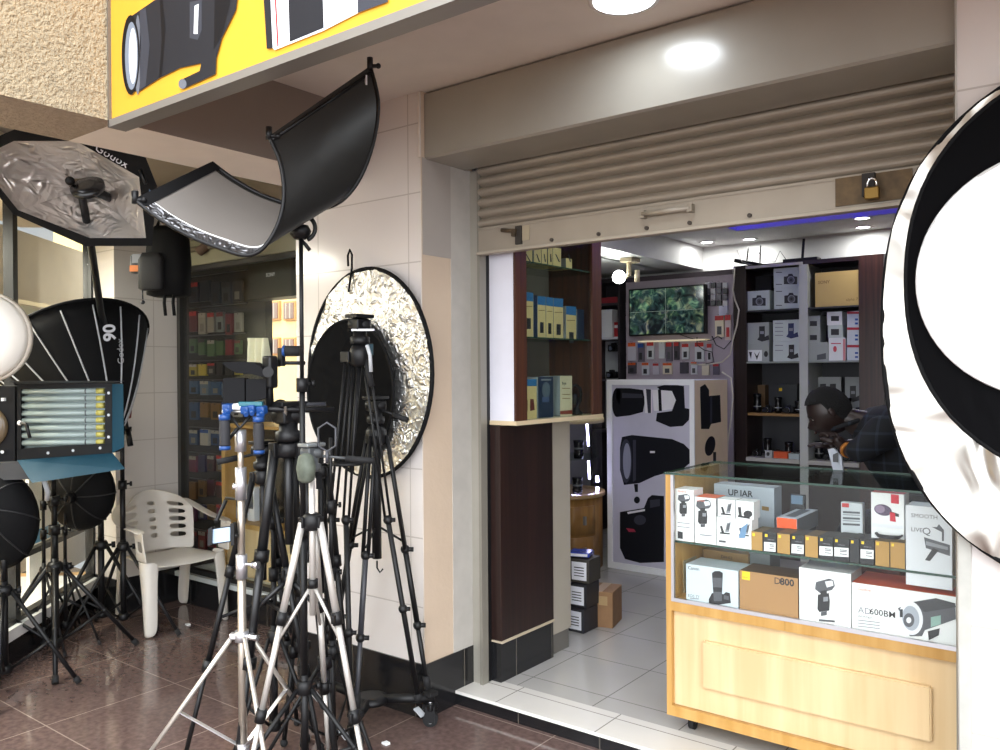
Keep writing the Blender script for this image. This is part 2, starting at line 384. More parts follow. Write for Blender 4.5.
# ---- shop room shell
m = MB(); m.bx((-3.95, 6.68, ZI), (1.2, 6.75, CZ), M_INW); struct('wall_back', m)
m = MB(); m.bx((1.1, 2.99, ZI), (1.18, 6.7, CZ), M_INW); struct('wall_shop_right', m)
m = MB(); m.bx((-3.95, 3.66, 0), (-3.9, 6.7, CZ), mat('8f8c92', .7)); m.bx((-3.9, 3.66, 0), (-3.3, 3.7, CZ), mat('8f8c92', .7)); m.bx((-3.3, 3.0, 0), (-3.25, 3.7, CZ), mat('8f8c92', .7)); m.bx((-3.3, 2.99, 0), (-2.46, 3.02, CZ), mat('8f8c92', .7)); struct('wall_shop_left', m)
CI = 2.55
RX0, RX1, RY0, RY1 = -2.40, -.1, 3.9, 6.06
m = MB()
m.bx((-2.94, 3.02, CI), (RX0, 6.7, CI + .03), M_INW); m.bx((RX1, 3.02, CI), (1.15, 6.7, CI + .03), M_INW)
m.bx((RX0, 3.02, CI), (RX1, RY0, CI + .03), M_INW); m.bx((RX0, RY1, CI), (RX1, 6.7, CI + .03), M_INW)
m.bx((-3.9, 3.7, 2.36), (-3.2, 6.7, CI + .03), M_INW); m.bx((-3.24, 3.02, 2.36), (-2.94, 6.7, CI + .03), M_INW)
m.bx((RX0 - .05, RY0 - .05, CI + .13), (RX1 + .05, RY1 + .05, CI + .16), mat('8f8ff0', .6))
for a, b in (((RX0 - .03, RY0, CI + .03), (RX0, RY1, CI + .13)), ((RX1, RY0, CI + .03), (RX1 + .03, RY1, CI + .13)), ((RX0, RY0 - .03, CI + .03), (RX1, RY0, CI + .13)), ((RX0, RY1, CI + .03), (RX1, RY1 + .03, CI + .13))):
    m.bx(a, b, M_INW)
struct('ceiling_shop', m)
BL = glow('blue_led', '3a1cff', 7)
m = MB()
m.tube([(RX0 + .03, RY0 + .02, CI + .1), (RX0 + .03, RY1 - .03, CI + .1), (RX1 - .03, RY1 - .03, CI + .1)], .008, BL, 6)
solo('light_strip', m, 'blue glowing light strip tucked in the ceiling recess of the shop', 'light strip', (RX0, RY0, CI + .1), world=True)

# downlights
DL = glow('downlight_glow', 'ffffff', 14)
k = 0
DLN = ['nearest the television end of the ceiling', 'right of the router on the shop ceiling', 'just left of the big silver reflector, upper one', 'just left of the big silver reflector, lower one', 'over the entrance side, left', 'over the entrance side, middle', 'over the glass counter']
for (x, y) in [tuple(P(707, 242, Z=CI)[:2]), tuple(P(761, 243, Z=CI)[:2]), tuple(P(862, 218, Z=CI)[:2]), tuple(P(871, 231, Z=CI)[:2]), (-1.9, 3.6), (-1.1, 3.6), (-2.6, 4.6)]:
    t = Thing('ceiling_downlight', 'small round recessed downlight ' + DLN[k], 'ceiling light', (x, min(y, 6.5), CI), group='downlights in the shop ceiling')
    m = MB(); m.lathe([(.045, -.004), (.065, -.006), (.065, 0), (.045, 0)], WHT, n=20, cap=False); t.part('trim_ring', m)
    m = MB(); m.disc((0, 0, -.002), .045, DL, (0, 0, -1), 20, th=.002); t.part('diffuser', m)
    area('downlight_lamp', (x, min(y, 6.5), CI - .02), .12, 2.3, (1, .99, .96), shape='DISK'); k += 1

# porch ceiling lamp
c = P(624, -3, Z=CZ)
t = Thing('ceiling_lamp', 'round white glowing ceiling lamp above the shutter box', 'ceiling light', c)
m = MB(); m.lathe([(.10, -.012), (.115, -.012), (.115, 0), (.1, 0)], WHT, n=32, cap=False); t.part('rim', m)
m = MB(); m.disc((0, 0, -.013), .10, glow('lamp_glow', 'f4faff', 9), (0, 0, -1), 32, th=.002); t.part('diffuser', m)
area('porch_lamp', c - Vector((0, 0, .03)), .2, 3, (.85, .93, 1), shape='DISK')

# ---- shutter box and rolling shutter
M_SHB = mat('99958c', .22, name='shutter_box_paint', spec=.5, var=.05)
M_SHS = mat('9c9283', .38, .15, name='shutter_slat_paint', var=.12, vscale=6)
t = Thing('roller_shutter', 'beige steel roller shutter, half raised over the shop entrance', 'shutter', (-1.43, 2.96, 2.03))
m = MB(); m.prism([(-2.45, 2.66, 2.705), (-2.45, 2.66, 2.432), (-2.45, 2.672, 2.425), (-2.45, 2.93, 2.425), (-2.45, 2.93, 2.45), (-2.45, 2.99, 2.45), (-2.45, 2.99, 2.705)], (2.045, 0, 0), M_SHB, M_SHB)
t.part('shutter_box', m, world=True)
m = MB()
NS = 6; z1 = 2.44; z0 = 2.152; 
prof = []
for i in range(NS):
    zb = z0 + (z1 - z0) * i / NS; hh = (z1 - z0) / NS
    for q in range(7):
        f = q / 6; prof.append((zb + hh * .12 + f * hh * .88, 2.968 - .020 * math.sin(PI * f) ** .8))
    prof.append((zb + hh, 2.974)); prof.append((zb + hh * 1.06, 2.974))
a = [m.V((-2.39, y, z)) for z, y in prof]; b = [m.V((-.455, y, z)) for z, y in prof]
for i in range(len(a) - 1): m.face([a[i], b[i], b[i + 1], a[i + 1]], M_SHS, False)
t.part('slat_curtain', m, world=True)
m = MB(); m.bx((-2.39, 2.952, 2.045), (-.455, 2.972, 2.158), M_SHS, .003); m.bx((-2.39, 2.935, 2.032), (-.455, 2.978, 2.046), mat('a79d8d', .4), .002)
m.bx((-2.39, 2.948, 2.146), (-.455, 2.956, 2.156), M_SHS)
br = t.part('bottom_rail', m, world=True)
for px in (552, 599, 647, 690, 750):
    q = P(px, 232, Y=2.952); m = MB(); m.cyl((q.x, 2.954, 2.062), (q.x, 2.944, 2.062), .008, mat('3a3028', .6)); t.part('rivet', m, br, world=True)
q = P(668, 205, Y=2.95)
m = MB(); m.cyl((q.x - .1, 2.93, 2.115), (q.x + .1, 2.93, 2.115), .011, M_SHS); 
for s in (-1, 1): m.bx((q.x + s * .1 - .01, 2.922, 2.10), (q.x + s * .1 + .01, 2.955, 2.13), mat('8d8475', .5))
t.part('pull_handle', m, br, world=True)
q = P(520, 232, Y=2.95)
m = MB(); m.bx((q.x - .02, 2.94, 2.06), (q.x + .012, 2.955, 2.14), mat('2d2822', .6)); m.bx((q.x + .012, 2.949, 2.075), (q.x + .05, 2.955, 2.14), mat('a5987f', .6))
m.cyl((q.x - .09, 2.935, 2.13), (q.x - .01, 2.935, 2.118), .009, mat('5c4e3c', .5, .5)); m.bx((q.x - .03, 2.925, 2.095), (q.x - .012, 2.95, 2.125), mat('4d4233', .5, .5)); t.part('bolt_latch', m, world=True, label='rusty sliding bolt latch at the left end')
q = P(870, 190, Y=2.95)
m = MB(); m.bx((q.x - .11, 2.945, 2.055), (q.x + .13, 2.953, 2.15), mat('6b5638', .6, .2, var=.5, vscale=25)); m.bx((q.x - .02, 2.925, 2.075), (q.x + .02, 2.947, 2.15), mat('231d18', .7)); t.part('lock_plate', m, world=True, label='brown rusty lock plate')
pl = Thing('padlock', 'brass padlock hanging on the rusty lock plate of the shutter', 'padlock', P(872, 190, Y=2.915))
m = MB(); m.box((0, 0, -.01), (.046, .018, .04), mat('80642f', .4, .7, name='brass'), None, .004); pl.part('body', m)
m = MB(); m.tube([(-.014, 0, .008), (-.014, 0, .025), (-.009, 0, .035), (0, 0, .039), (.009, 0, .035), (.014, 0, .025), (.014, 0, .008)], .0035, CHR, 8); pl.part('shackle', m)

# ---- yellow shop sign
YS = 1.47
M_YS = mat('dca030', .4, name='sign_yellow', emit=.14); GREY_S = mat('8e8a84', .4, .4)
t = Thing('shop_sign', 'long yellow sign board with photographs of camera lenses above the porch', 'sign', (-1, YS, 2.38))
sb = P(108, 125, Y=YS)
zb = 2.385; xs0 = -2.835; xs1 = 1.5
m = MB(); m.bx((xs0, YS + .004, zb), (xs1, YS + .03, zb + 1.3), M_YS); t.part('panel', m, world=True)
m = MB(); m.bx((xs0 - .002, YS - .006, zb - .025), (xs1, YS + .06, zb), GREY_S); m.bx((xs0 - .006, YS - .006, zb - .025), (xs0 + .004, YS + .06, zb + 1.3), mat('6b6258', .5)); t.part('frame', m, world=True)
def art(m, pts, mt, off=.0012, **pl):
    """flat printed shape on a plane Y=const, given by picture coordinates"""
    q = [P(x, y, **pl) for x, y in pts]
    ax = 'Y' if 'Y' in pl else 'X'
    for v in q:
        if ax == 'Y': v.y -= off
        else: v.x += off
    m.face([m.V(v) for v in q], mt)
def ell(cx, cy, rx, ry, n=28, rot=0, a0=0, a1=2 * PI):
    o = []
    for i in range(n):
        a = a0 + (a1 - a0) * i / (n if a1 - a0 > 6.2 else n - 1); x = rx * math.cos(a); y = ry * math.sin(a)
        o.append((cx + x * math.cos(rot) - y * math.sin(rot), cy + x * math.sin(rot) + y * math.cos(rot)))
    return o
def inkm(h, e=.0): return mat(h, .5, emit=e, spec=.15)
LB = inkm('26272c'); LB2 = inkm('3d3f47'); LB3 = inkm('141418'); LW = inkm('dfe3ea'); LM = inkm('6c7079')
m = MB()
art(m, [(126, 20), (155, 0), (190, -12), (240, -20), (236, 10), (222, 38), (216, 60), (180, 68), (160, 78), (140, 91), (128, 92), (122, 60)], LB, .0006, Y=YS)
art(m, [(140, 10), (146, 8), (150, 45), (146, 86), (140, 90)], LB2, .001, Y=YS)
art(m, [(160, 0), (163, -1), (166, 30), (162, 76), (159, 78), (162, 40)], LB3, .001, Y=YS)
art(m, [(190, 2), (202, 0), (202, 30), (198, 40), (190, 38)], LB2, .001, Y=YS); art(m, [(195, 6), (199, 4), (198, 34), (194, 34)], LW, .0014, Y=YS)
art(m, [(215, -5), (232, -10), (230, 5), (222, 36), (214, 50)], LB3, .001, Y=YS)
art(m, ell(131, 55, 9, 40, rot=.0), LB3, .0014, Y=YS); art(m, ell(132, 56, 6.5, 34), inkm('7e8794'), .0018, Y=YS); art(m, ell(133.5, 56, 4, 28), LW, .0022, Y=YS)
art(m, ell(138, 55, 3, 40), LM, .001, Y=YS)
art(m, [(203, 55), (217, 48), (216, 74), (212, 76), (186, 88), (181, 88), (181, 80), (200, 71)], LB, .0012, Y=YS); art(m, ell(183, 84, 4, 5), LM, .0018, Y=YS)
art(m, [(263, -15), (356, -60), (380, -60), (384, 2), (360, 12), (323, 31), (275, 50), (270, 45)], LW, .0006, Y=YS)
art(m, [(263, -15), (270, -17), (273, 48), (267, 49)], LB, .001, Y=YS); art(m, [(274, -17), (275.5, -18), (279, 46), (277.5, 47)], inkm('c03030'), .001, Y=YS)
art(m, [(288, -22), (322, -38), (324, 28), (290, 42)], LB, .001, Y=YS); art(m, [(357, -50), (388, -62), (388, 2), (358, 13)], LB2, .001, Y=YS)
t.part('printed_lenses', m, world=True, label='printed picture of a black telephoto lens and a white lens')
# ================================================================== GLASS COUNTER
CY0, CY1 = 3.01, 3.49
cx0 = -1.49; cx1 = -.26
t = Thing('display_counter', 'pale oak and glass display counter on castors in the shop entrance', 'counter', (-.87, 3.25, ZI))
zrail = P(700, 604, Y=CY0).z
m = MB()
m.bx((cx0, CY0, .135), (cx0 + .022, CY1, 1.088), M_LEDGE); m.bx((cx1 - .022, CY0, .135), (cx1, CY1, 1.088), M_LEDGE); t.part('side_panel', m, world=True)
m = MB()
m.bx((cx0 + .022, CY0, .135), (cx1 - .022, CY0 + .02, .175), M_LEDGE)
m.bx((cx0 + .022, CY0, zrail - .045), (-1.02, CY0 + .02, zrail - .008), M_LEDGE); m.bx((-1.019, CY0, zrail - .045), (cx1 - .022, CY0 + .02, zrail - .008), M_LEDGE)
m.bx((cx0 + .022, CY0 + .024, .175), (cx1 - .022, CY0 + .034, zrail - .04), M_LWOOD)
m.bx((cx0 + .022, CY0 + .03, .135), (cx1 - .022, CY1, .155), M_LEDGE); m.bx((cx0 + .022, CY0, zrail - .008), (cx1 - .022, CY1, zrail - .004), M_LEDGE)
t.part('wooden_base', m, world=True)
m = MB(); q0 = P(702, 641, Y=CY0); q1 = P(706, 689, Y=CY0); q2 = P(931, 684, Y=CY0)
m.prism([(q0.x, CY0 + .026, q1.z - .0), (q2.x, CY0 + .026, q1.z), (q2.x, CY0 + .026, q0.z), (q0.x, CY0 + .026, q0.z)], (0, -.026, 0), M_LWOOD)
b_ = m.bm; bmesh.ops.bevel(b_, geom=[e for e in b_.edges], offset=.005, segments=2, affect='EDGES'); 
t.part('raised_panel', m, world=True)
m = MB(); m.bx((cx0 + .022, CY0 - .002, zrail - .008), (cx1 - .022, CY0 + .012, zrail + .006), ALU)
m.bx((cx0 + .022, CY0 - .001, zrail), (cx0 + .034, CY0 + .012, 1.088), ALU); m.bx((cx1 - .034, CY0 - .001, zrail), (cx1 - .022, CY0 + .012, 1.088), ALU); t.part('aluminium_trim', m, world=True)
m = MB(); m.bx((cx0 + .034, CY0 + .003, zrail + .006), (cx1 - .034, CY0 + .007, 1.088), GLASS); t.part('front_pane', m, world=True)
GEDGE = mat('2f4a40', .1, name='green_glass_edge')
m = MB(); m.bx((cx0 - .004, CY0 - .008, 1.09), (cx1 + .004, CY1 + .004, 1.098), GLASSD, mats={'F': GEDGE, 'L': GEDGE, 'B': GEDGE}); t.part('glass_top', m, world=True)
zsh = P(716, 545.5, Y=CY0 + .03).z
m = MB(); m.bx((cx0 + .024, CY0 + .03, zsh - .008), (cx1 - .024, CY1 - .03, zsh), GLASSD, mats={'F': GEDGE}); t.part('glass_shelf', m, world=True)
for x in (cx0 + .07, cx1 - .07):
    for y in (CY0 + .09, CY1 - .07):
        m = MB(); m.cyl((x, y, .102), (x, y, .135), .012, BLK); m.box((x, y, .1), (.03, .035, .022), BLK, None, .004)
        m.cyl((x - .011, y, .064 + .024), (x + .011, y, .064 + .024), .024, RUB, n=16); t.part('castor', m, world=True)
EPS = .0009
def artbox(m, items, Y=None, X=None):
    lay = 0
    for it in items:
        lay += 1; off = .0006 + .00018 * lay
        if it[0] == 'p': art(m, it[1], it[2], off, **({'Y': Y} if Y is not None else {'X': X}))
        elif it[0] == 't':  # text: string, px, py (baseline left), size px height, material, bold
            _, s, px, py, hpx, mt, *bb = it
            o = P(px, py, Y=Y) if Y is not None else P(px, py, X=X)
            tt = (P(px, py, Y=Y) if Y is not None else P(px, py, X=X)) - CAMP; dep = tt.dot(FW)
            m.text(s, hpx * dep / F / .7, (o.x, o.y, o.z), (1, 0, 0) if Y is not None else (0, 1, 0), (0, 0, 1), mt, off=off, bold=(bb[0] if bb else 0))
def cart(name, label, cat, x0, x1, yt, Y, zb, dep, front, side=None, top=None, items=(), group=None, hz=None, dx=0):
    """carton from picture columns x0..x1, top row yt, on plane Y, standing on zb"""
    a = P(x0, yt, Y=Y); b = P(x1, yt, Y=Y); h = (a.z - zb) if hz is None else hz
    m = MB(); side = side or front; top = top or front
    m.bx((a.x, Y, zb), (b.x, Y + dep, zb + h), front, .0008 if dep > .03 else 0, mats={'F': front, 'L': side, 'R': side, 'T': top, 'D': side, 'B': side})
    artbox(m, items, Y=Y)
    return solo(name, m, label, cat, ((a.x + b.x) / 2, Y + dep / 2, zb), group=group, world=True)
PW = mat('f1f2f3', .4); PB = mat('cdd8e0', .4); PBR = mat('b0884a', .5); PBRD = mat('8a6a3a', .5); INK = mat('2a2a2e', .4); INK2 = mat('55575d', .4)
GRY = mat('8d9096', .45); YSQ = mat('f4cf2a', .5); LBL = mat('e8eaf0', .4); PWS = mat('a9abad', .5)
def flash_art(x, y, s, sk=.12):
    f = lambda u, v: (x + u * s, y + v * s + u * s * sk)
    return [('p', [f(-.8, -1.5), f(.5, -1.85), f(.95, -1.7), f(1.1, -1.1), f(.8, -.7), f(-.4, -.4), f(-.9, -.8)], INK2), ('p', [f(.1, -1.55), f(.85, -1.65), f(.95, -1.15), f(.3, -.95)], LBL), ('p', [f(-.35, -.6), f(.3, -.7), f(.3, -.2), f(-.35, -.2)], INK), ('p', [f(-.3, 1.5), f(.3, 1.4), f(.3, 1.8), f(-.3, 1.9)], INK2),
            ('p', [f(-.6, -.25), f(.5, -.4), f(.6, .4), f(.55, 1.35), f(-.45, 1.5), f(-.65, 1.2)], INK), ('p', [f(-.05, 0), f(.42, -.05), f(.42, .4), f(-.05, .45)], GRY)]
def lines(x0, x1, ys, mt, h=1.0, sk=.1):
    return [('p', [(x0, y), (x1, y + (x1 - x0) * sk), (x1, y + h + (x1 - x0) * sk), (x0, y + h)], mt) for y in ys]
Yf = CY0 + .035
G1 = 'boxes on the glass shelf of the counter'
cart('flash_box', 'tall white carton picturing a camera flash, at the left end of the counter shelf', 'box', 675, 693.5, 488.5, Yf, zsh, .09, PW, items=flash_art(683.5, 505, 6.2) + [('t', 'Godox', 678, 492, 2.2, ORG)] + lines(678, 690, [522, 526], GRY, .8) + [('p', [(678, 531), (683, 532), (683, 539), (678, 538)], INK)], group=G1)
cart('flash_box', 'white carton with orange top picturing a tilted camera flash, second on the counter shelf', 'box', 694.5, 716, 496.5, Yf, zsh, .1, PW, top=ORG, side=PWS, items=flash_art(703, 513, 7.6) + [('t', 'Godox', 696.5, 501, 2.2, ORG)] + lines(700, 712, [534], GRY, 1.2), group=G1)
def bracket(x, y, c=INK):
    return [('p', [(x + 2, y - 6), (x + 6, y - 7), (x + 4, y + 3), (x, y + 3)], GRY if c is INK else BLUE), ('p', [(x + 2.6, y - 5), (x + 5.4, y - 6), (x + 4, y + 1), (x + 1.2, y + 1)], INK2), ('p', [(x - 5, y - 3), (x - 3, y - 3.5), (x - .5, y + 4), (x - 3, y + 4.5)], c), ('p', [(x - 5, y + 3), (x + 5, y + 4), (x + 5, y + 5.5), (x - 5, y + 4.6)], c)]
zb2 = P(716, 519.5, Y=Yf).z
cart('bracket_box', 'small white carton picturing a phone holder, lower left of the stack beside the flash boxes', 'box', 716.5, 734.8, 516.5, Yf, zsh, .07, PW, items=bracket(725, 529) + lines(719, 726, [540], INK2, 2), group=G1)
cart('bracket_box', 'small white carton picturing a blue phone in a holder, lower right of the stack', 'box', 735.2, 751.5, 518.5, Yf, zsh, .07, PW, items=bracket(744, 531, INK2 if 0 else INK) + [('p', [(741, 528), (748, 523), (745, 538), (739, 538)], mat('6f93b8', .4))], group=G1)
hz = P(716.5, 499, Y=Yf).z - P(716.5, 516.5, Y=Yf).z
za = P(716.5, 516.5, Y=Yf).z
cart('bracket_box', 'small white carton of a phone holder, on top at the left of the stack', 'box', 717.5, 735.3, 499, Yf + .005, za + .001, .07, PW, side=GRY, items=bracket(726, 510), group=G1, hz=hz)
cart('bracket_box', 'small white carton picturing microphones and round base, top right of the stack', 'box', 735.8, 753.5, 501.5, Yf + .005, P(735, 518.5, Y=Yf).z + .001, .07, PW, items=[('p', ell(748, 514, 4.5, 3.5), INK), ('p', [(738, 507), (741, 507), (742, 516), (739, 516)], INK), ('p', [(738, 515), (750, 517), (750, 519), (738, 517)], INK)], group=G1, hz=hz)
Yb = CY1 - .17
cart('gimbal_box', 'large light grey carton with dark lettering at the back of the counter shelf', 'box', 714, 774, 483.5, Yb, zsh, .09, mat('aab0bb', .45), items=[('t', 'UP', 728, 495, 6, INK, .02), ('t', 'IAR', 740, 496, 6, INK, .02)] + [('p', ell(756, 508, 2.5, 2.5), INK), ('p', [(762, 506), (769, 507), (769, 511), (762, 510)], PBRD)], group=G1)
M_PT = mat('f0f2f5', .4)
fx = [(751, 762.5, 'b'), (763.5, 776, 'd'), (777, 790, 'b'), (791, 804, 'd'), (804.8, 818, 'b'), (818.8, 833, 'd'), (833.8, 849, 'd'), (849.6, 859, 'd'), (860, 874, 'd'), (875, 889.5, 'b'), (890, 905, 'b')]
ORD = ['first', 'second', 'third', 'fourth', 'fifth', 'sixth', 'seventh', 'eighth', 'ninth', 'tenth', 'eleventh', 'twelfth', 'thirteenth', 'fourteenth']
for i, (a, b, c) in enumerate(fx):
    yt = 531 + (a - 751) * .075; mt = PBR if c == 'b' else mat('26272b', .5)
    it = [('p', [(a + 1.5, yt + 2), (a + 4, yt + 2.2), (a + 4, yt + 5), (a + 1.5, yt + 4.8)], YSQ)]
    tg = c == 'd' and i != 7
    if tg: it += [('t', 'NIKKOR', a + 4, yt + 8, 1.3, GRY)]
    pa, pb = P(a, 540, Y=Yf + .0), P(b, 540, Y=Yf)
    pos = ORD[i] + ' from left in the row behind the price tags' if True else ''
    cart('battery_box', ('small brown' if c == 'b' else 'small black') + ' yellow-marked carton, ' + pos, 'box', a, b, yt, Yf, zsh, .12, mt, top=mat('6b5a3a' if c == 'b' else '3b3a38', .6), side=mat('26272b', .5), items=it, group='small cartons along the front of the counter shelf')
    if tg:
        m = MB(); yy = yt + 10; m.prism([P(a + .5, yy, Y=Yf - .006), P(b - .5, yy + 1, Y=Yf - .006), P(b - .5, yy + 10, Y=Yf - .006), P(a + .5, yy + 9, Y=Yf - .006)], (0, .003, 0), M_PT)
        artbox(m, lines(a + 6, b - 2, [yy + 2.2, yy + 3.6, yy + 6.2], INK, .7), Y=Yf - .006)
        solo('price_tag', m, 'white price tag on the shelf edge under the %s small carton from the left' % ORD[i], 'price tag', P((a + b) / 2, yy + 9, Y=Yf - .004), world=True, group='price tags on the shelf edge')
# orange-ended grey box lying on the row
a = P(776, 530, Y=3.2); ztp = zsh + .055
a = P(776.5, 517, Y=3.16); b = P(797, 517, Y=3.16); zlow = zsh
m = MB(); m.bx((a.x, 3.16, a.z - .062), (b.x, 3.42, a.z), mat('b9bcc4', .4), .001, mats={'F': mat('e65a25', .5), 'T': mat('c4c9d2', .35), 'R': mat('6d7076', .5)})
m.bx((a.x + .02, 3.2, a.z), (b.x - .02, 3.38, a.z + .001), INK2)
m.bx((a.x + .006, 3.17, zsh), (b.x - .006, 3.41, a.z - .062), mat('2c2c30', .5))
solo('filter_box', m, 'long grey carton with a bright orange end, in the middle of the counter shelf', 'box', (a.x, 3.16, zsh), world=True, group=G1)
m = MB(); a = P(793, 503, Y=3.4); m.box((a.x + .02, 3.4, zsh + .085), (.06, .02, .17), INK, None, .003); m.box((a.x + .02, 3.388, zsh + .15), (.045, .003, .035), mat('6d8299', .3)); solo('battery_charger', m, 'black charger with a blue grey label behind the orange ended carton', 'charger', (a.x, 3.4, zsh), world=True, group=None)
cart('blister_pack', 'clear blister pack with red and white card, right of the middle on the counter shelf', 'pack', 841, 862.5, 502, 3.2, zsh, .03, mat('c9ced4', .35), items=[('p', [(842, 503), (849, 503.5), (849, 507.5), (842, 507)], RED)] + lines(843, 860, [511, 517, 523], INK2, 2, .05) + lines(843, 860, [514, 520], GRY, 1, .05), group=G1)
cart('lens_cleaner_box', 'white and red carton picturing a dark oval gadget, right part of the counter shelf', 'box', 871, 904, 492, 3.1, zsh, .08, PW, top=mat('b22a35', .5), items=[('p', ell(883, 510, 9, 5.5, rot=.25), mat('51425c', .4)), ('p', ell(880, 509, 5, 4, rot=.25), mat('8d7a93', .4)), ('p', [(890, 511), (899, 514), (899, 517), (890, 515)], INK), ('p', [(891, 494), (899, 495), (899, 504), (891, 503)], mat('d02238', .5)), ('p', [(890, 512), (895, 513), (896, 522), (890, 521)], mat('d02238', .5)), ('p', [(872, 523), (903, 526), (903, 529), (872, 526.5)], LBL)], group=G1)
m = MB(); q = P(888, 536, Y=3.08); zz = q.z
for k in range(3): m.tube([(q.x + (.035 + .004 * k) * math.cos(2 * PI * i / 16), 3.09 + .03 * math.sin(2 * PI * i / 16), zz + .004 * k - .004) for i in range(16)], .003, INK, 6, closed=True)
solo('coiled_cable', m, 'coil of thin black cable lying on two brown cartons of the counter shelf', 'cable', (q.x, 3.09, zz - .004), world=True)
cart('gimbal_box', 'tall white carton picturing a hand-held gimbal, at the right end of the counter shelf', 'box', 905.5, 952, 505, Yf, zsh - .05, .1, mat('dfe2e8', .4), items=[('t', 'SMOOTH', 911, 517, 4, INK2), ('t', 'Q', 922, 534, 7, INK2), ('t', 'LIVE', 911, 531, 4, INK2), ('p', [(924, 537), (950, 545), (950, 556), (926, 548)], INK2), ('p', [(926, 541), (948, 547), (948, 550), (926, 545)], GRY), ('p', [(933, 548), (939, 550), (930, 561), (925, 560)], INK), ('p', [(937, 527), (939, 524), (944, 530), (944, 541), (942, 541), (942, 532), (932, 527)], INK2)], group=G1)
# lower compartment
zl = zrail + .0
G2 = 'cartons in the lower part of the glass counter'
Yl = CY0 + .03
TXB = INK
cam_art = lambda x, y, s: [('p', [(x - 9 * s, y + 2 * s), (x - 6 * s, y - 4 * s), (x + 6 * s, y - 3 * s), (x + 8 * s, y - 5 * s), (x + 12 * s, y - 4 * s), (x + 13 * s, y + 6 * s), (x - 2 * s, y + 8 * s), (x - 9 * s, y + 6 * s)], INK), ('p', [(x - 6 * s, y - 24 * s), (x - 3 * s, y - 26 * s), (x + 2 * s, y - 26 * s), (x + 5 * s, y - 24 * s), (x + 4 * s, y + 4 * s), (x - 4 * s, y + 4 * s)], INK2), ('p', [(x - 6 * s, y - 24 * s), (x - 3 * s, y - 26 * s), (x + 2 * s, y - 26 * s), (x + 5 * s, y - 24 * s), (x + 4.6 * s, y - 19 * s), (x - 5.6 * s, y - 19.5 * s)], INK), ('p', [(x - 5 * s, y - 10 * s), (x + 4.5 * s, y - 9.5 * s), (x + 4 * s, y - 5 * s), (x - 4.6 * s, y - 5.5 * s)], INK), ('p', [(x + 6 * s, y - 2 * s), (x + 11 * s, y - 1 * s), (x + 11 * s, y + 3 * s), (x + 6 * s, y + 2 * s)], INK2)]
cart('camera_box', 'pale blue grey carton picturing a camera with long lens, lower left in the counter', 'box', 686, 738, 563.5, Yl, zl, .14, PB, top=mat('c3ccd2', .4), items=[('t', 'Canon', 688, 569, 3.2, INK, .01), ('t', 'EOS 77', 688, 596.5, 2.8, INK2), ('p', lines(690, 699, [597.5], GRY, 1)[0][1], GRY)] + cam_art(718, 597, 1.0), group=G2)
cart('camera_box', 'brown camera carton with a yellow square and large D800 lettering, lower shelf of the counter', 'box', 739.5, 798, 570, Yl, zl, .14, mat('a98055', .5), top=mat('5a4530', .5), side=mat('7c5d3c', .5), items=[('p', [(742, 571), (750, 572), (750, 580.5), (742, 579)], YSQ), ('t', 'Nikon', 742.6, 577.5, 1.5, PBRD), ('t', 'D', 774, 583.5, 6.5, INK), ('t', '800', 780, 584.3, 6.6, INK, .03)], group=G2)
cart('flash_box', 'white carton picturing a camera flash, right of the brown one low in the counter', 'box', 799, 851, 567, Yl, zl, .14, PW, top=mat('d0d0d0', .4), side=PWS, items=flash_art(824, 597, 10, 0) + lines(819, 835, [619], INK2, 2, .08), group=G2)
cart('studio_light_box', 'wide white carton with an orange top picturing a studio strobe, lower right in the counter', 'box', 851.6, 960, 582, Yl, zl, .2, PW, top=mat('d4552a', .5), side=PWS, items=[('t', 'Godox', 858, 590, 3, ORG), ('t', 'AD', 858, 612.5, 6.2, GRY), ('t', '600BM', 869.5, 613.9, 6.0, INK, .008), ('t', 'WITSTRO', 858, 617, 2.2, INK2)] + lines(858, 880, [619.5, 622.5, 625.5], GRY, .8, .12) + [('p', [(898, 608), (912, 602), (936, 598), (955, 603), (956, 619), (925, 630), (922, 636), (910, 636)], INK2), ('p', [(912, 602), (936, 598), (955, 603), (956, 607), (925, 612)], mat('3a3b40', .4)), ('p', ell(911, 618, 12, 17, rot=-.15), LBL), ('p', ell(911, 618, 8.5, 12.5, rot=-.15), mat('aab0bc', .4)), ('p', ell(909, 620, 5.5, 7), INK2), ('p', ell(909, 620, 2.5, 3), LBL), ('p', [(931, 617), (941, 615), (941, 624), (931, 627)], mat('8fb0a8', .4)), ('p', [(900, 609), (903, 609), (903, 617), (900, 617)], INK), ('p', [(928, 631), (940, 628), (939, 635), (929, 640)], INK)], group=G2)
for (a, b, yt, Y, mt, lb) in ((703, 748, 549, 3.3, mat('9c7b4e', .5), 'brown carton standing behind the pale camera carton in the counter'), (749, 770, 552, 3.32, mat('8c9396', .5), 'narrow grey carton behind the brown camera carton in the counter'), (676, 684, 560, 3.12, mat('a39a7c', .5), 'narrow carton of stacked film rolls at the lower left edge of the counter'), (815, 850, 556, 3.28, mat('453c36', .5), 'dark carton behind the white flash carton in the counter'), (858, 900, 566, 3.3, mat('7c3a34', .5), 'dark red carton behind the strobe carton in the counter')):
    cart('carton', lb, 'box', a, b, yt, Y, zl, .12, mt, items=[('t', 'DH-02', a + 18, yt + 9, 3, INK)] if a == 703 else (), group=G2)

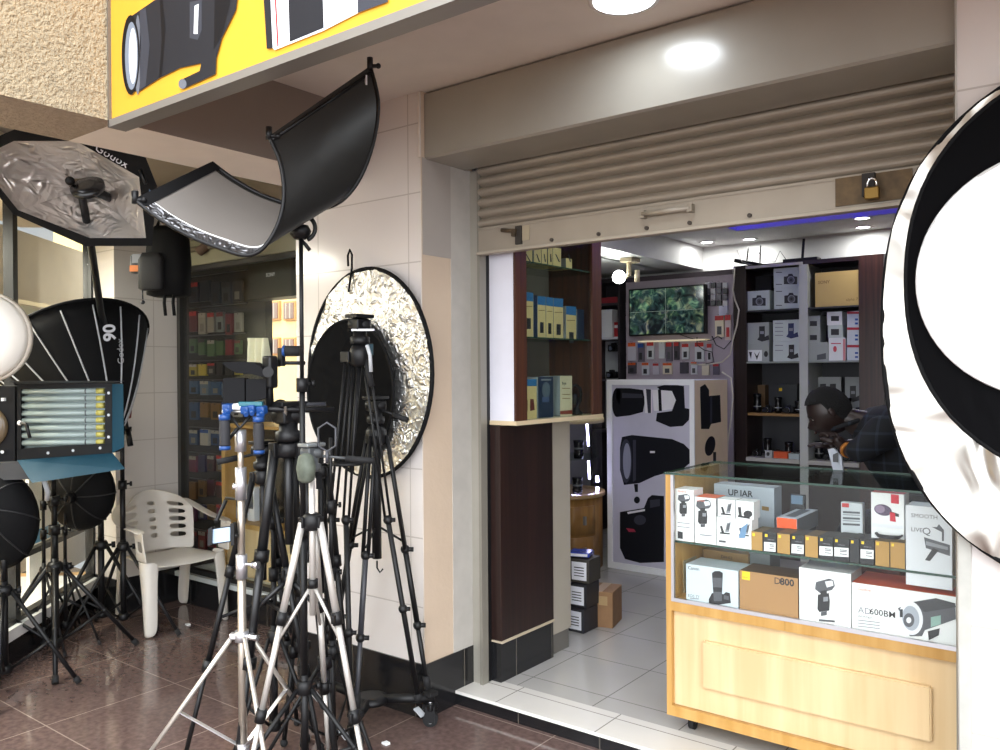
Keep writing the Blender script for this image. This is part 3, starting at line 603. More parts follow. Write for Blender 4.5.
# ================================================================== UPPER GLASS CASE AND PANEL AT THE LEFT OF THE ENTRANCE
t = Thing('wall_cabinet', 'walnut framed glass display case with white side, high at the left of the entrance', 'cabinet', (-2.42, 3.4, 1.27))
XC = -2.25; Y0c, Y1c = 3.03, 3.79; Z0c, Z1c = 1.275, 2.52
m = MB(); m.bx((-2.56, Y0c, Z0c), (XC - .0, Y0c + .018, Z1c), mat('e2e2ec', .4), mats={'R': M_BWOOD}); 
m.bx((-2.56, Y1c - .018, Z0c), (XC, Y1c, Z1c), M_BWOOD); m.bx((-2.575, Y0c, Z0c), (-2.56, Y1c, Z1c), mat('6e625c', .5)); t.part('carcass', m, world=True)
m = MB(); m.bx((XC - .001, Y0c + .0, Z0c), (XC + .012, Y0c + .085, Z1c), M_BWOOD); m.bx((XC - .001, Y1c - .09, Z0c), (XC + .012, Y1c, Z1c), M_BWOOD); t.part('door_frame', m, world=True)
m = MB(); m.bx((-2.575, Y0c - .004, Z0c - .02), (XC + .016, Y1c + .004, Z0c), mat('d6c3a0', .4)); t.part('ledge', m, world=True)
m = MB(); m.bx((XC - .003, Y0c + .085, Z0c), (XC + .001, Y1c - .09, Z1c), GLASSD); t.part('glass_door', m, world=True)
zc1 = P(560, 338.5, X=XC - .03).z; zc2 = P(540, 264, X=XC - .03).z
m = MB(); m.bx((-2.555, Y0c + .02, zc1 - .006), (XC - .01, Y1c - .02, zc1), GLASSD, mats={'R': GEDGE}); t.part('glass_shelf', m, world=True)
m = MB(); m.bx((-2.555, Y0c + .02, zc2 - .006), (XC - .01, Y1c - .02, zc2), GLASSD, mats={'R': GEDGE}); t.part('glass_shelf', m, world=True)
def cartx(name, label, x0, x1, yt, X, zb, dep, front, items=(), group=None, hz=None, top=None):
    a = P(x0, yt, X=X); b = P(x1, yt, X=X); h = (a.z - zb) if hz is None else hz
    m = MB(); m.bx((X - dep, a.y, zb), (X, b.y, zb + h), front, mats={'T': top or front, 'L': GRY, 'F': GRY}); artbox(m, items, X=X)
    return solo(name, m, label, 'box', (X - dep / 2, (a.y + b.y) / 2, zb), group=group, world=True)
TAN = mat('dcc18a', .5); BLB = mat('2e6da4', .45); DBL = mat('1d2b45', .45)
GC = 'flash accessory boxes in the walnut glass case'
Xb = XC - .035
for i, (a, b, yt, c) in enumerate([(524, 533, 292, 'n'), (533.5, 537, 295, 'd'), (537.5, 545.5, 296, 'n'), (546, 553, 297, 'n'), (553.5, 563, 298, 'n'), (566, 576, 306, 'n'), (577, 584, 309, 'd')]):
    it = []
    if c == 'n':
        it = [('p', [(a, yt), (b, yt + .8), (b, yt + 9.5), (a, yt + 8.5)], BLB), ('p', [(a + (b - a) * .3, yt + 26), (a + (b - a) * .75, yt + 26.3), (a + (b - a) * .75, yt + 37), (a + (b - a) * .3, yt + 37)], INK)] + lines(a + 1, b - 1, [yt + 14], PBRD, .8, 0)
    cartx('flash_trigger_box', ('blue-banded tan carton' if c == 'n' else 'narrow dark blue carton') + ', ' + ORD[i] + ' from left on middle shelf of the walnut case', a, b, yt, Xb, zc1 + .001, .13, TAN if c == 'n' else DBL, it, GC)
for i, (a, b) in enumerate([(523.5, 532), (534, 541), (541.5, 547), (548, 552.5), (553, 561), (566, 572)]):
    yt = 247 if i < 5 else 258
    cartx('charger_box', 'tan carton picturing a cable, %s from left on top shelf of the walnut case' % ORD[i], a, b, yt, Xb, zc2 + .001, .12, TAN, [('p', [(a + 2, 254), (a + 3, 254), (b - 1, 262), (b - 2.4, 262)], INK)], GC)
for (a, b, yt, c, lb) in ((523.5, 536.5, 379, 'n', 'tan carton with blue band and two pictures, bottom left of the walnut case'), (538, 553, 377, 'd', 'dark navy carton with a grey picture, second at the bottom of the walnut case'), (560, 572, 376, 't', 'cream carton with a red base, at the bottom of the walnut case')):
    it = [('p', [(a, yt), (b, yt), (b, yt + 7), (a, yt + 7)], BLB), ('p', [(a + 1, 400), (a + 4, 400), (a + 4, 411), (a + 1, 411)], mat('5c3a2a', .5)), ('p', [(a + 6.5, 399), (a + 10, 399), (a + 11, 410), (a + 6.5, 411)], mat('6a2f2a', .5))] if c == 'n' else ([('p', ell(546, 390, 4, 8), mat('5d6874', .5)), ('p', [(541, 379), (551, 379), (551, 380.5), (541, 380.5)], GRY), ('p', [(542, 397), (549, 397), (549, 402), (542, 402)], mat('4a5a80', .5))] if c == 'd' else [('p', [(a, 411), (b, 410), (b, 414), (a, 414.5)], mat('8e3a2a', .5)), ('t', 'Boya', 562, 384.5, 2.6, INK, .03)] + lines(562, 570, [388, 394, 398], PBRD, .7, 0))
    cartx('microphone_box', lb, a, b, yt, Xb, Z0c + .001, .12, TAN if c == 'n' else (DBL if c == 'd' else mat('e3d3b2', .5)), it, GC)
q = P(578, 411, X=Xb - .02)
t = Thing('headphone_stand', 'black curved headset arm standing at the right of the cream carton in the walnut case', 'headset', (Xb - .03, q.y, Z0c))
m = MB(); pts = [P(x, y, X=Xb - .03) for x, y in [(573, 386), (576, 385), (580, 388), (581, 394), (580, 401), (577, 408)]]; m.tube(pts, .008, BLK, 8); t.part('arm', m, world=True)
m = MB(); m.lathe([(.03, 0), (.035, .01), (.02, .02), (.012, .04)], BLK); t.part('base', m)
m = MB(); a = P(575, 399, X=Xb - .03); m.sph(a, .018, BLK, sc=(1, 1, 1.6)); t.part('ear_pad', m, world=True)

m = MB(); m.bx((-2.45, 3.03, .255), (-2.332, 3.46, 1.25), M_DWOOD); m.bx((-2.45, 3.03, .245), (-2.328, 3.462, .257), mat('b9ab94', .6)); m.bx((-2.45, 3.03, ZI), (-2.336, 3.462, .245), M_BKY)
solo('cladding_panel', m, 'dark wenge panel with black tiled skirting, left inside the entrance below the walnut case', 'panel', (-2.39, 3.25, ZI), world=True)
m = MB(); m.bx((-2.45, 3.465, .17), (-2.345, 3.64, 1.25), mat('b5a88f', .5), mats={'R': mat('aaa395', .5)}); m.bx((-2.45, 3.465, ZI), (-2.36, 3.64, .17), mat('6b6862', .3)); struct('trim_10', m)

# ---- rounded glass showcase with drawers (behind the panel)
sx, sy = P(560, 375, t=6.2).x, P(560, 375, t=6.2).y
t = Thing('corner_showcase', 'rounded wooden showcase with lit glass top, behind the pale wall end', 'showcase', (sx, sy, ZI))
zt = P(590, 497, t=5.95).z
WD = wood_mat('honey_wood', '8c6534', 'a87c42', (20, 20, 2), .4)
rr = .31
m = MB(); m.lathe([(rr, 0), (rr, zt - ZI - .01)], WD, n=28)
t.part('cabinet_body', m)
for i, a in enumerate([-PI * .62, -PI * .38, -PI * .14]):
    for j in range(2):
        m = MB(); z0_ = .05 + j * .22
        pts = []; n = 7
        inner = [(rr * math.cos(a + (k / (n - 1) - .5) * .66), rr * math.sin(a + (k / (n - 1) - .5) * .66)) for k in range(n)]
        o = [m.V((x * 1.0, y * 1.0, z0_)) for x, y in inner]; o2 = [m.V((x * 1.03, y * 1.03, z0_)) for x, y in inner]
        p = [m.V((x * 1.0, y * 1.0, z0_ + .2)) for x, y in inner]; p2 = [m.V((x * 1.03, y * 1.03, z0_ + .2)) for x, y in inner]
        for k in range(n - 1):
            m.face([o2[k], o2[k + 1], p2[k + 1], p2[k]], WD, True); m.face([p[k], p2[k], p2[k + 1], p[k + 1]], WD); m.face([o[k], o[k + 1], o2[k + 1], o2[k]], WD)
        m.face([o[0], o2[0], p2[0], p[0]], WD); m.face([o[-1], p[-1], p2[-1], o2[-1]], WD)
        d = t.part('drawer', m)
        m = MB(); m.box((rr * 1.05 * math.cos(a), rr * 1.05 * math.sin(a), z0_ + .1), (.02, .02, .06), SILV); t.part('handle', m, d)
m = MB(); m.lathe([(rr + .02, zt - ZI - .01), (rr + .02, zt - ZI + .015)], mat('b99a70', .4), n=28); t.part('worktop', m)
m = MB(); m.lathe([(rr, zt - ZI + .015), (rr, 1.06)], GLASS, n=28); t.part('glass_wall', m)
m = MB(); m.lathe([(rr + .015, 1.06), (rr + .015, 1.09)], mat('c9b890', .4), n=28); t.part('top_board', m)
LED = glow('cool_led', 'c9c4ff', 12)
m = MB(); 
for (px0, py0, px1, py1) in ((587, 424, 588.5, 446), (588.5, 461, 589.5, 479)): m.tube([P(px0, py0, t=6.05), P(px1, py1, t=6.05)], .008, LED, 6)
m.tube([P(597, 476, t=6.1), P(597.5, 482, t=6.1)], .012, LED, 6); m.tube([P(597.5, 487, t=6.1), P(597, 493, t=6.1)], .012, LED, 6)
m.tube([P(572, 495, t=5.96), P(584, 496.5, t=5.96), P(594, 494, t=6.05)], .006, LED, 6); t.part('light_strip', m, world=True)
m = MB(); m.lathe([(rr - .02, 0), (rr - .02, .006)], GLASSD, p=(0, 0, .80), n=24); t.part('glass_shelf', m)
zz = zt + .015
for i, (dx, dy, zb_, h) in enumerate([(.02, -.22, zz, .12), (.12, -.19, zz, .16), (.21, -.1, zz, .12), (.02, -.21, .871, .14), (.12, -.18, .871, .16), (.21, -.08, .871, .13)]):
    m = MB(); m.lathe([(.035, 0), (.038, h * .3), (.033, h * .35), (.036, h * .8), (.04, h)], BLKG, n=14); m.lathe([(.0365, h * .5), (.0365, h * .6)], mat('6b6d72', .4), n=14)
    solo('camera_lens', m, 'black camera lens standing %s in the rounded lit showcase, %s' % ('on the floor' if i < 3 else 'on the glass shelf', ['left one', 'middle one', 'right one'][i % 3]), 'lens', (sx + dx, sy + dy, zb_), group='lenses in the rounded showcase')

# ---- boxes on the floor beside the wall end
q = P(600, 628, Z=ZI); Yq = q.y
CARD = mat('8d6a48', .7, var=.2, vscale=12)
t = Thing('cardboard_box', 'small taped brown cardboard box on the shop floor', 'box', P(598, 627, Z=ZI), (0, 0, .25))
m = MB(); m.box((0, .1, .1), (.17, .2, .2), CARD, None, .003); t.part('carton', m)
m = MB(); m.box((0, .1, .2005), (.05, .2, .0015), mat('a58a62', .3)); m.box((.03, -.0006, .15), (.05, .0015, .05), mat('a58a62', .3)); t.part('packing_tape', m)
for i, (y0_, h_) in enumerate(((609, 19), (590, 19), (571, 17))):
    m = MB(); b = P(577, 633 - i * .5, Z=ZI); zb_ = ZI + i * .135
    m.box((0, 0, .066), (.16, .15, .13), mat(['2b2b30', '232327', '3a3630'][i], .5), None, .002); m.box((.02, -.0757, .066), (.09, .0012, .1), LBL)
    for k in range(4): m.box((.02, -.0766, .04 + k * .015), (.06, .001, .005), INK)
    solo('shipping_box', m, 'black carton with a white label at the wall end, %s of the stack of three' % ['bottom', 'middle', 'top'][i], 'box', (b.x - .04 + i * .012, b.y + .08, zb_), (0, 0, .05 * i), group='stacked black cartons on the shop floor')
m = MB(); m.box((0, 0, .012), (.12, .11, .024), mat('2b3f9a', .15), None, .003); m.box((0, -.056, .012), (.1, .001, .015), LBL); b = P(577, 632, Z=ZI)
solo('bubble_mailer', m, 'flat glossy blue pack on top of the black cartons', 'pack', (b.x - .02, b.y + .08, ZI + 3 * .135 + .002), (0, 0, .3))

# ================================================================== POSTER BOX
PX0, PX1, PY0, PY1 = -3.08, -2.405, 5.30, 5.88
t = Thing('poster_box', 'tall white display box printed with cameras and lenses, in the shop middle', 'display box', ((PX0 + PX1) / 2, (PY0 + PY1) / 2, ZI))
M_PF = mat('c5c3d2', .4); M_PS = mat('e6cfae', .45)
ZT = P(650, 380, Y=PY0).z
m = MB(); m.bx((PX0, PY0, ZI), (PX1, PY1, ZT), M_PF, .004, mats={'R': M_PS, 'F': M_PF}); t.part('box_body', m, world=True)
m = MB(); m.bx((PX0 - .004, PY0 - .012, ZT - .035), (PX1 + .004, PY0, ZT + .004), PW); m.bx((PX0 - .004, PY0 - .012, ZI + .045), (PX0 + .035, PY0, ZT - .035), PW); m.bx((PX0 - .004, PY0 - .012, ZI), (PX1 + .004, PY0, ZI + .045), PW); m.bx((PX1 - .03, PY0 - .012, ZI + .045), (PX1 + .004, PY0, ZT - .035), PW)
t.part('frame', m, world=True)
m = MB(); K = mat('15161c', .5, spec=.2); K2 = mat('3b3c46', .5, spec=.2); WL = mat('e6e4e8', .4)
def A2(pts, mt, l): art(m, pts, mt, .0006 + l * .0002, Y=PY0)
A2(ell(617, 402.5, 5, 14.5), K, 0); A2([(616, 388), (630, 388.2), (643, 390), (645, 401), (643, 412), (630, 415.5), (617, 417)], K, 0); A2([(622, 393), (642, 394), (643, 398), (622, 398)], K2, 1)
A2([(644, 389), (652, 389.5), (652, 413), (645, 413)], WL, 1); A2([(646, 389), (651, 389.5), (651, 413), (648, 413)], K2, 2); A2([(652, 390), (675, 389), (676, 409), (654, 411)], WL, 0); A2([(658, 389.5), (661, 389.5), (662, 411), (659, 411)], K, 2)
A2([(657, 387), (668, 384), (684, 386), (685, 408), (690, 409), (689, 420), (683, 426), (670, 427), (656, 421), (657, 413), (672, 411), (676, 400), (672, 391), (660, 390)], K, 3)
A2([(622, 437), (632, 435), (672, 439), (684, 444), (690, 450), (690, 463), (684, 468), (655, 476), (640, 483), (624, 485), (620, 470), (620, 448)], K, 0); A2(ell(626, 461, 6, 22), K2, 1); A2(ell(627, 461, 4, 18), mat('9294a4', .3), 2); A2([(650, 451), (655, 451), (655, 453), (650, 453)], WL, 2); A2([(633, 440), (636, 440), (636, 480), (633, 482)], K2, 1)
A2([(634, 484), (638, 484), (638, 492), (635, 492)], K, 1); A2(ell(637, 500, 3, 3.4), K, 1)
A2([(620, 512), (644, 508), (648, 498), (652, 495), (664, 496), (664, 562), (640, 563), (625, 559), (620, 548)], K, 0); A2([(627, 512), (645, 509), (645, 511), (628, 514)], WL, 1); A2([(626, 528), (634, 529), (636, 532), (629, 532)], mat('a3324a', .4), 2); A2(ell(640, 520, 6, 5), K2, 1); A2([(650, 500), (660, 499), (660, 506), (650, 508)], K2, 1)
t.part('printed_front', m, world=True, label='printed cameras on the wide front')
m = MB()
def A3(pts, mt, l): art(m, pts, mt, .0008 + l * .0003, X=PX1)
A3([(700, 387), (705, 384), (709, 390), (709, 396), (720, 395), (721, 422), (711, 424), (709, 429), (701, 429)], K, 0); A3([(710, 397), (712, 397), (712, 423), (710, 423)], K2, 1)
A3(ell(710, 446, 5, 10, rot=.2), K, 0); A3([(713, 452), (716, 452), (716, 461), (713, 461)], K, 0); A3([(702, 463), (709, 463), (709, 473), (702, 473)], mat('5a5640', .5), 0)
t.part('printed_side', m, world=True, label='printed lenses on the narrow side')

# ================================================================== BACK WALL: slat panel, television, hanging packs
YW = 6.42
x0 = P(626, 300, Y=YW).x; x1 = P(733, 300, Y=YW).x
M_SLAT = mat('b5a9b6', .5)
t = Thing('slat_wall', 'pale lilac slatted display wall behind the television', 'wall panel', ((x0 + x1) / 2, YW, ZI))
m = MB(); m.bx((x0, YW, ZI), (x1, YW + .25, 2.29), M_SLAT)
m.bx((x0, YW - .012, 2.27), (x1, YW + .25, 2.31), mat('4b4048', .5))
for k in range(14): m.bx((x0, YW - .004, .5 + k * .115), (x1, YW, .5 + k * .115 + .1), M_SLAT)
t.part('slats', m, world=True)
t = Thing('television', 'flat television showing four security camera views', 'television', P(667, 310, Y=YW - .05))
a = P(628.5, 289.5, Y=YW - .08); b = P(705, 333.5, Y=YW - .08)
m = MB(); m.bx((a.x, YW - .08, b.z), (b.x, YW - .02, a.z), BLK, .004); t.part('casing', m, world=True)
def screen_mat():
    m = bpy.data.materials.new('security_camera_picture'); m.use_nodes = True; nt = m.node_tree; b = nt.nodes['Principled BSDF']
    tc = nt.nodes.new('ShaderNodeTexCoord'); v = nt.nodes.new('ShaderNodeTexVoronoi'); v.inputs['Scale'].default_value = 16; v.feature = 'F1'
    n = nt.nodes.new('ShaderNodeTexNoise'); n.inputs['Scale'].default_value = 13; n.inputs['Distortion'].default_value = 1.2; n.inputs['Detail'].default_value = 6
    nt.links.new(tc.outputs['Object'], n.inputs['Vector']); nt.links.new(tc.outputs['Object'], v.inputs['Vector'])
    cr = nt.nodes.new('ShaderNodeValToRGB'); e = cr.color_ramp.elements; e[0].position = .38; e[0].color = lin('0b1416'); e[1].position = .72; e[1].color = lin('8c9a78')
    x = cr.color_ramp.elements.new(.52); x.color = lin('2e4440')
    nt.links.new(n.outputs['Fac'], cr.inputs[0])
    mx = nt.nodes.new('ShaderNodeMix'); mx.data_type = 'RGBA'; mx.blend_type = 'MULTIPLY'; mx.inputs[0].default_value = .35
    nt.links.new(cr.outputs[0], mx.inputs[6]); nt.links.new(v.outputs['Color'], mx.inputs[7])
    b.inputs['Base Color'].default_value = (0, 0, 0, 1); b.inputs['Roughness'].default_value = .15
    nt.links.new(mx.outputs[2], b.inputs['Emission Color']); b.inputs['Emission Strength'].default_value = .9
    return m
m = MB(); zc = (a.z + b.z) / 2; xc = (a.x + b.x) / 2; g = .012; S = screen_mat(); Yt = YW - .0805
for (u0, u1) in ((a.x + g, xc - .002), (xc + .002, b.x - g)):
    for (w0, w1) in ((b.z + g, zc - .003), (zc + .003, a.z - g)): m.bx((u0, Yt, w0), (u1, Yt + .0005, w1), S)
m.bx((xc - .002, Yt - .0003, b.z + g), (xc + .002, Yt, a.z - g), mat('7f8f84', .4, emit=.3)); m.bx((a.x + g, Yt - .0003, zc - .002), (b.x - g, Yt, zc + .002), mat('7f8f84', .4, emit=.3))
t.part('screen', m, world=True)
# TV shelf rail
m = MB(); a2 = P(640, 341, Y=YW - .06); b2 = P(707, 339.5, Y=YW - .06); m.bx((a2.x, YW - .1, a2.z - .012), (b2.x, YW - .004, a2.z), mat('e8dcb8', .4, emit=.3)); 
solo('wall_shelf', m, 'thin pale shelf strip under the television', 'shelf', a2, world=True)
RC = random.Random(5)
def hang(px, py, wpx, hpx, col, label, group, Y, name='hanging_pack', band=None, pic=None, dep=.025):
    a = P(px, py, Y=Y); b = P(px + wpx, py + hpx, Y=Y); zt_, zb_ = a.z, b.z
    root = solo(name, MBbox((a.x, Y - dep, zb_), (b.x, Y - .003, zt_), col, band, pic), label, 'pack', ((a.x + b.x) / 2, Y - dep / 2, zb_), group=group, world=True)
    m = MB(); xm = (a.x + b.x) / 2; zh = zt_ - zb_ - .006
    m.tube([(0, dep / 2 + .001, zh + .012), (0, -dep / 2 - .02, zh + .012), (0, -dep / 2 - .024, zh + .018)], .0018, CHR, 5); h = m.build('hook', root)
    return root
def MBbox(a, b, col, band, pic):
    m = MB(); m.bx(a, b, col, .002)
    x0, y0, z0_ = a; x1_, y1_, z1_ = b; h = z1_ - z0_; w_ = x1_ - x0
    if band: m.bx((x0 + .001, y0 - .0006, z1_ - h * .22), (x1_ - .001, y0, z1_ - .001), band)
    if pic: m.bx((x0 + w_ * .25, y0 - .0012, z0_ + h * .12), (x0 + w_ * .75, y0, z0_ + h * .5), pic)
    m.cyl(((x0 + x1_) / 2, y0 - .0015, z1_ - h * .06), ((x0 + x1_) / 2, y0, z1_ - h * .06), min(w_, h) * .05, INK, n=8)
    return m
GT = 'packs hanging on the lilac slat wall'
rows = [(343, [(629, 8), (639, 6), (648, 7), (660, 6), (667, 6), (675, 5), (683, 7), (696, 9), (708, 5)], 19), (363, [(629, 8), (643, 7), (654, 6), (664, 9), (681, 8), (692, 6), (703, 7), (714, 6)], 13)]
for r_, (y, cs, hh) in enumerate(rows):
    for i, (x, wd) in enumerate(cs):
        c = RC.choice(['dadce2', 'cfd3da', 'e6dcc8', '4a4650', 'c9c4d0', '6a6472']); bd = RC.choice([RED, RED, ORG, None, BLUE]); pc = RC.choice([INK, INK2, None])
        hang(x, y + RC.uniform(-1, 1), wd, hh * RC.uniform(.8, 1), mat(c, .4), '%s pack on the slat wall, %s from left in the %s row below the television' % ('dark' if c in ('4a4650', '6a6472') else 'pale', ORD[i], ['upper', 'lower'][r_]), GT, YW - .004, band=bd, pic=pc)
for i, (x, y, wd, hh, c, bd, pc, lb) in enumerate([(716, 316, 9, 21, 'e9ddc6', RED, INK2, 'cream pack with a red top, right of the television'), (726, 315, 6, 25, 'd9c7c4', RED, RED, 'narrow red and pale pack at the right edge of the slat wall'), (720, 306, 9, 9, 'cfcfe8', None, None, 'small pale lilac pack, upper right of the television')]):
    hang(x, y, wd, hh, mat(c, .4), lb, None, YW - .004, band=bd, pic=pc)
k = 0
for r_ in range(4):
    for i in range(4):
        x = 706 + i * 6; y = 283 + r_ * 6
        c = RC.choice(['2b2b33', 'e4e4ec', '6d6a78', '3a3944', 'cfcfd8'])
        hang(x, y, 4.6, 5, mat(c, .35), 'tiny accessory card right of the television, %s from left in the %s row down' % (ORD[i], ORD[r_]), 'tiny accessory cards beside the television', YW - .004, name='accessory_card'); k += 1
# loose black cables under the TV
m = MB()
pp = lambda L, Y: [P(x, y, Y=Y) for x, y in L]
m.tube(pp([(676, 333), (690, 338), (700, 341), (712, 340), (718, 336), (722, 339)], YW - .05), .004, INK, 6); m.tube(pp([(697, 337), (697, 345), (704, 350), (712, 352), (714, 362), (706, 364)], YW - .06), .004, INK, 6); m.tube(pp([(712, 336), (716, 345), (724, 349), (731, 341)], YW - .05), .004, INK, 6)
solo('cable_tangle', m, 'tangle of black cables below the right corner of the television', 'cable', P(705, 345, Y=YW - .05), world=True)
m = MB(); m.tube(pp([(735, 268), (734, 280), (733, 290), (735, 300), (739, 310), (737, 325), (733, 340), (730, 355), (722, 362), (706, 365), (690, 364)], YW - .13), .006, mat('cfc8bb', .5), 7)
m.tube(pp([(722, 372), (731, 378), (733, 395), (731, 420), (728, 440), (727, 460)], PY1 + .1), .006, mat('cfc8bb', .5), 7)
solo('white_cable', m, 'long white cable hanging beside the dark cabinet edge and over the display box', 'cable', P(735, 300, Y=YW - .13), world=True)
m = MB(); m.tube([(P(694, 246, Y=6.6).x, 6.6, CI)] + pp([(693, 255), (691, 268)], 6.6), .006, INK, 6)
solo('black_cable', m, 'short black cable dropping from the ceiling edge above the television', 'cable', P(694, 250, Y=6.6), world=True)
# bulb lamp
q = P(619, 277, t=6.3)
t = Thing('bulb_lamp', 'bare glowing globe bulb on a small beige wall bracket left of the television', 'lamp', q)
m = MB(); m.sph((0, 0, 0), .05, glow('bulb_glow', 'fbfff8', 22), 16, 10); t.part('bulb', m)
m = MB(); m.tube([P(624, 277, t=6.3), P(629, 275, t=6.3), P(629, 262, t=6.3), (P(629, 262, t=6.3).x, P(629, 262, t=6.3).y, 2.36)], .018, mat('b7a98c', .5), 8); m.cyl(P(637, 270, t=6.3), P(637, 282, t=6.3), .02, mat('cfc2a6', .4)); m.bx(P(620, 262, t=6.3) , P(640, 259, t=6.35), mat('b7a98c', .5)); t.part('bracket', m, world=True)
area('bulb_light', q + Vector((0, -.1, 0)), .1, 5, (1, 1, .95), (.3, -1, -.3), shape='DISK')
# side shelf left of the slat wall
xa = -3.88; xb = x0 - .03
t = Thing('side_shelf', 'open dark shelf unit left of the slat wall', 'shelf', ((xa + xb) / 2, 6.5, ZI))
m = MB(); m.bx((xa, 6.3, ZI), (xb, 6.66, 2.28), mat('2b262b', .6)) if 0 else None
m.bx((xa, 6.62, ZI), (xb, 6.66, 2.3), mat('3b3a40', .6)); m.bx((xa, 6.36, ZI), (xa + .02, 6.62, 2.3), mat('2b262b', .6)); m.bx((xb - .02, 6.36, ZI), (xb, 6.62, 2.3), mat('2b262b', .6)); m.bx((xa, 6.36, 2.28), (xb, 6.62, 2.31), mat('2b262b', .6)); t.part('frame', m, world=True)
SH = []
for y in (303, 337, 379, 430):
    zz = P(611, y, Y=6.4).z; SH.append(zz)
    m = MB(); m.bx((xa + .02, 6.38, zz - .02), (xb - .02, 6.62, zz), mat('d9dadf' if y == 337 else '35323a', .4)); t.part('shelf_board', m, world=True)
m = MB(); m.bx((xa + .02, 6.60, SH[3]), (xb - .02, 6.615, SH[1] - .03), mat('c9cfd4', .5)); t.part('pale_back_panel', m, world=True)
P6 = lambda px: P(px, 330, Y=6.42).x
for (a, b, yt, zb_, c, lb, bd) in ((600, 612, 310, 1, 'e9ebee', 'white carton on the upper side shelf left of the slat wall', None), (601, 622, 327, 1, None, '', None)):
    if c: cart('carton', lb, 'box', a, b, yt, 6.42, SH[zb_] + .001, .12, mat(c, .4))
for i, (a, b, h, c, lb) in enumerate(((613.5, 618, .13, 'b52c30', 'red upright carton beside the white one on the side shelf'), (618.5, 623, .17, 'a8262c', 'taller dark red carton at the right of the side shelf'))):
    X0, X1 = P6(a), P6(b); m = MB(); m.bx((X0, 6.43, 0), (X1, 6.55, h), mat(c, .45), .001); m.bx((X0 + .004, 6.4294, h * .6), (X1 - .004, 6.43, h * .8), PW); m.bm.transform(Matrix.Translation((-(X0 + X1) / 2, -6.49, 0)))
    solo('carton', m, lb, 'box', ((X0 + X1) / 2, 6.49, SH[1] + .001))
cart('camera_bag', 'red folded camera bag on the top of the side shelf', 'bag', 600, 622, 298, 6.42, SH[0] + .001, .14, mat('9c2a38', .6))
for i, (a, y) in enumerate(((614, 352), (612, 376))):
    q = P(a, y, Y=6.5); t = Thing('small_camera', 'small black camera on the pale lower part of the side shelf, %s' % ['upper one hanging', 'lower one standing'][i], 'camera', (q.x, q.y, (SH[2] + .001) if i else q.z))
    m = MB(); m.box((0, 0, .035), (.1, .05, .06), BLK, None, .006); m.box((0, 0, .07), (.04, .04, .02), BLK, None, .004); t.part('body', m)
    m = MB(); m.cyl((0, -.025, .032), (0, -.065, .032), .026, BLKG, n=16); m.cyl((0, -.0655, .032), (0, -.066, .032), .018, mat('59606e', .1), n=16); t.part('lens', m)
# ================================================================== DARK SHELVING CABINET AT THE BACK
YC = 6.30
X_ = lambda px: P(px, 360, Y=YC).x
Zc = lambda y, px=770: P(px, y, Y=YC).z
t = Thing('shelving_cabinet', 'tall dark wenge shelving cabinet full of camera boxes on the back wall', 'cabinet', (X_(815), 6.45, ZI))
xL, xLi, xD0, xD1, xRi, xR = X_(734), X_(746.5), X_(799.5), X_(808), X_(859), X_(884)
ztop = Zc(268, 760)
m = MB(); m.bx((xL, YC, ZI), (xLi, 6.66, ztop + .03), M_DWOOD); m.bx((xRi, YC, ZI), (xR, 6.66, ztop + .03), wood_mat('red_wenge', '2b1612', '44261f', (60, 60, 1.5), .35)); m.bx((xLi, 6.64, ZI), (xRi, 6.66, ztop), mat('3a3b40', .6)); m.bx((xLi, YC + .01, ztop), (xRi, 6.66, ztop + .03), M_DWOOD)
t.part('carcass', m, world=True)
m = MB(); m.bx((xLi, YC - .01, ztop - .0), (X_(803), YC + .03, ztop + .02), mat('c9c6c0', .4)); t.part('top_rail', m, world=True)
m = MB(); m.bx((xD0, YC - .004, ZI), (xD1, 6.64, ztop), mat('bfc1bd', .45)); t.part('divider', m, world=True, label='pale upright divider')
SL = []
for i, y in enumerate((309.5, 361.5, 413.5, 458)):
    zz = Zc(y); SL.append(zz)
    for s, (u0, u1) in enumerate(((xLi, xD0), (xD1, xRi))):
        m = MB()
        if i == 3: m.bx((u0, YC - .02, zz - .03), (u1, 6.64, zz), mat('b7b4ae', .4))
        elif i == 2: m.bx((u0, YC + .02, zz - .02), (u1, 6.64, zz), mat('8c6a3c', .5) if s == 0 else GRY)
        else: m.bx((u0, YC, zz - .012 - (.0 if i else 0)), (u1, 6.64, zz), mat('34353a', .3) if i == 0 else mat('9aa09c', .3))
        t.part('shelf_board', m, world=True)
# lower white fronts behind the counter
m = MB(); m.bx((xLi, YC + .0, ZI), (xRi, YC + .02, SL[3] - .035), mat('2a2320', .5)); t.part('lower_front', m, world=True)
def shbox(x0, x1, yt, row, lb, front, items=(), base=None, name='camera_box', dep=.16, side=None, Y=None, hz=None):
    zb_ = (SL[row] if base is None else base) + .001
    cart(name, lb, 'box', x0, x1, yt, Y or YC + .03, zb_, dep, front, items=items, side=side, group='camera boxes on the back shelves', hz=hz)
    return P(x0, yt, Y=Y or YC + .03).z
GB = mat('c9d2d0', .45); GB2 = mat('a5aaa8', .45)
def cam2(x, y, s, c=INK):
    return [('p', [(x - 7 * s, y - 3 * s), (x - 3 * s, y - 3.5 * s), (x - 2 * s, y - 6 * s), (x + 2 * s, y - 6 * s), (x + 3 * s, y - 3.5 * s), (x + 7 * s, y - 3 * s), (x + 7 * s, y + 5 * s), (x - 7 * s, y + 5 * s)], c), ('p', ell(x + .5 * s, y + .5 * s, 4 * s, 4.2 * s, 20), GRY), ('p', ell(x + .5 * s, y + .5 * s, 3 * s, 3.2 * s, 20), INK2), ('p', ell(x + .5 * s, y + .5 * s, 1.3 * s, 1.4 * s, 14), INK)]
NV = mat('2b3560', .45)
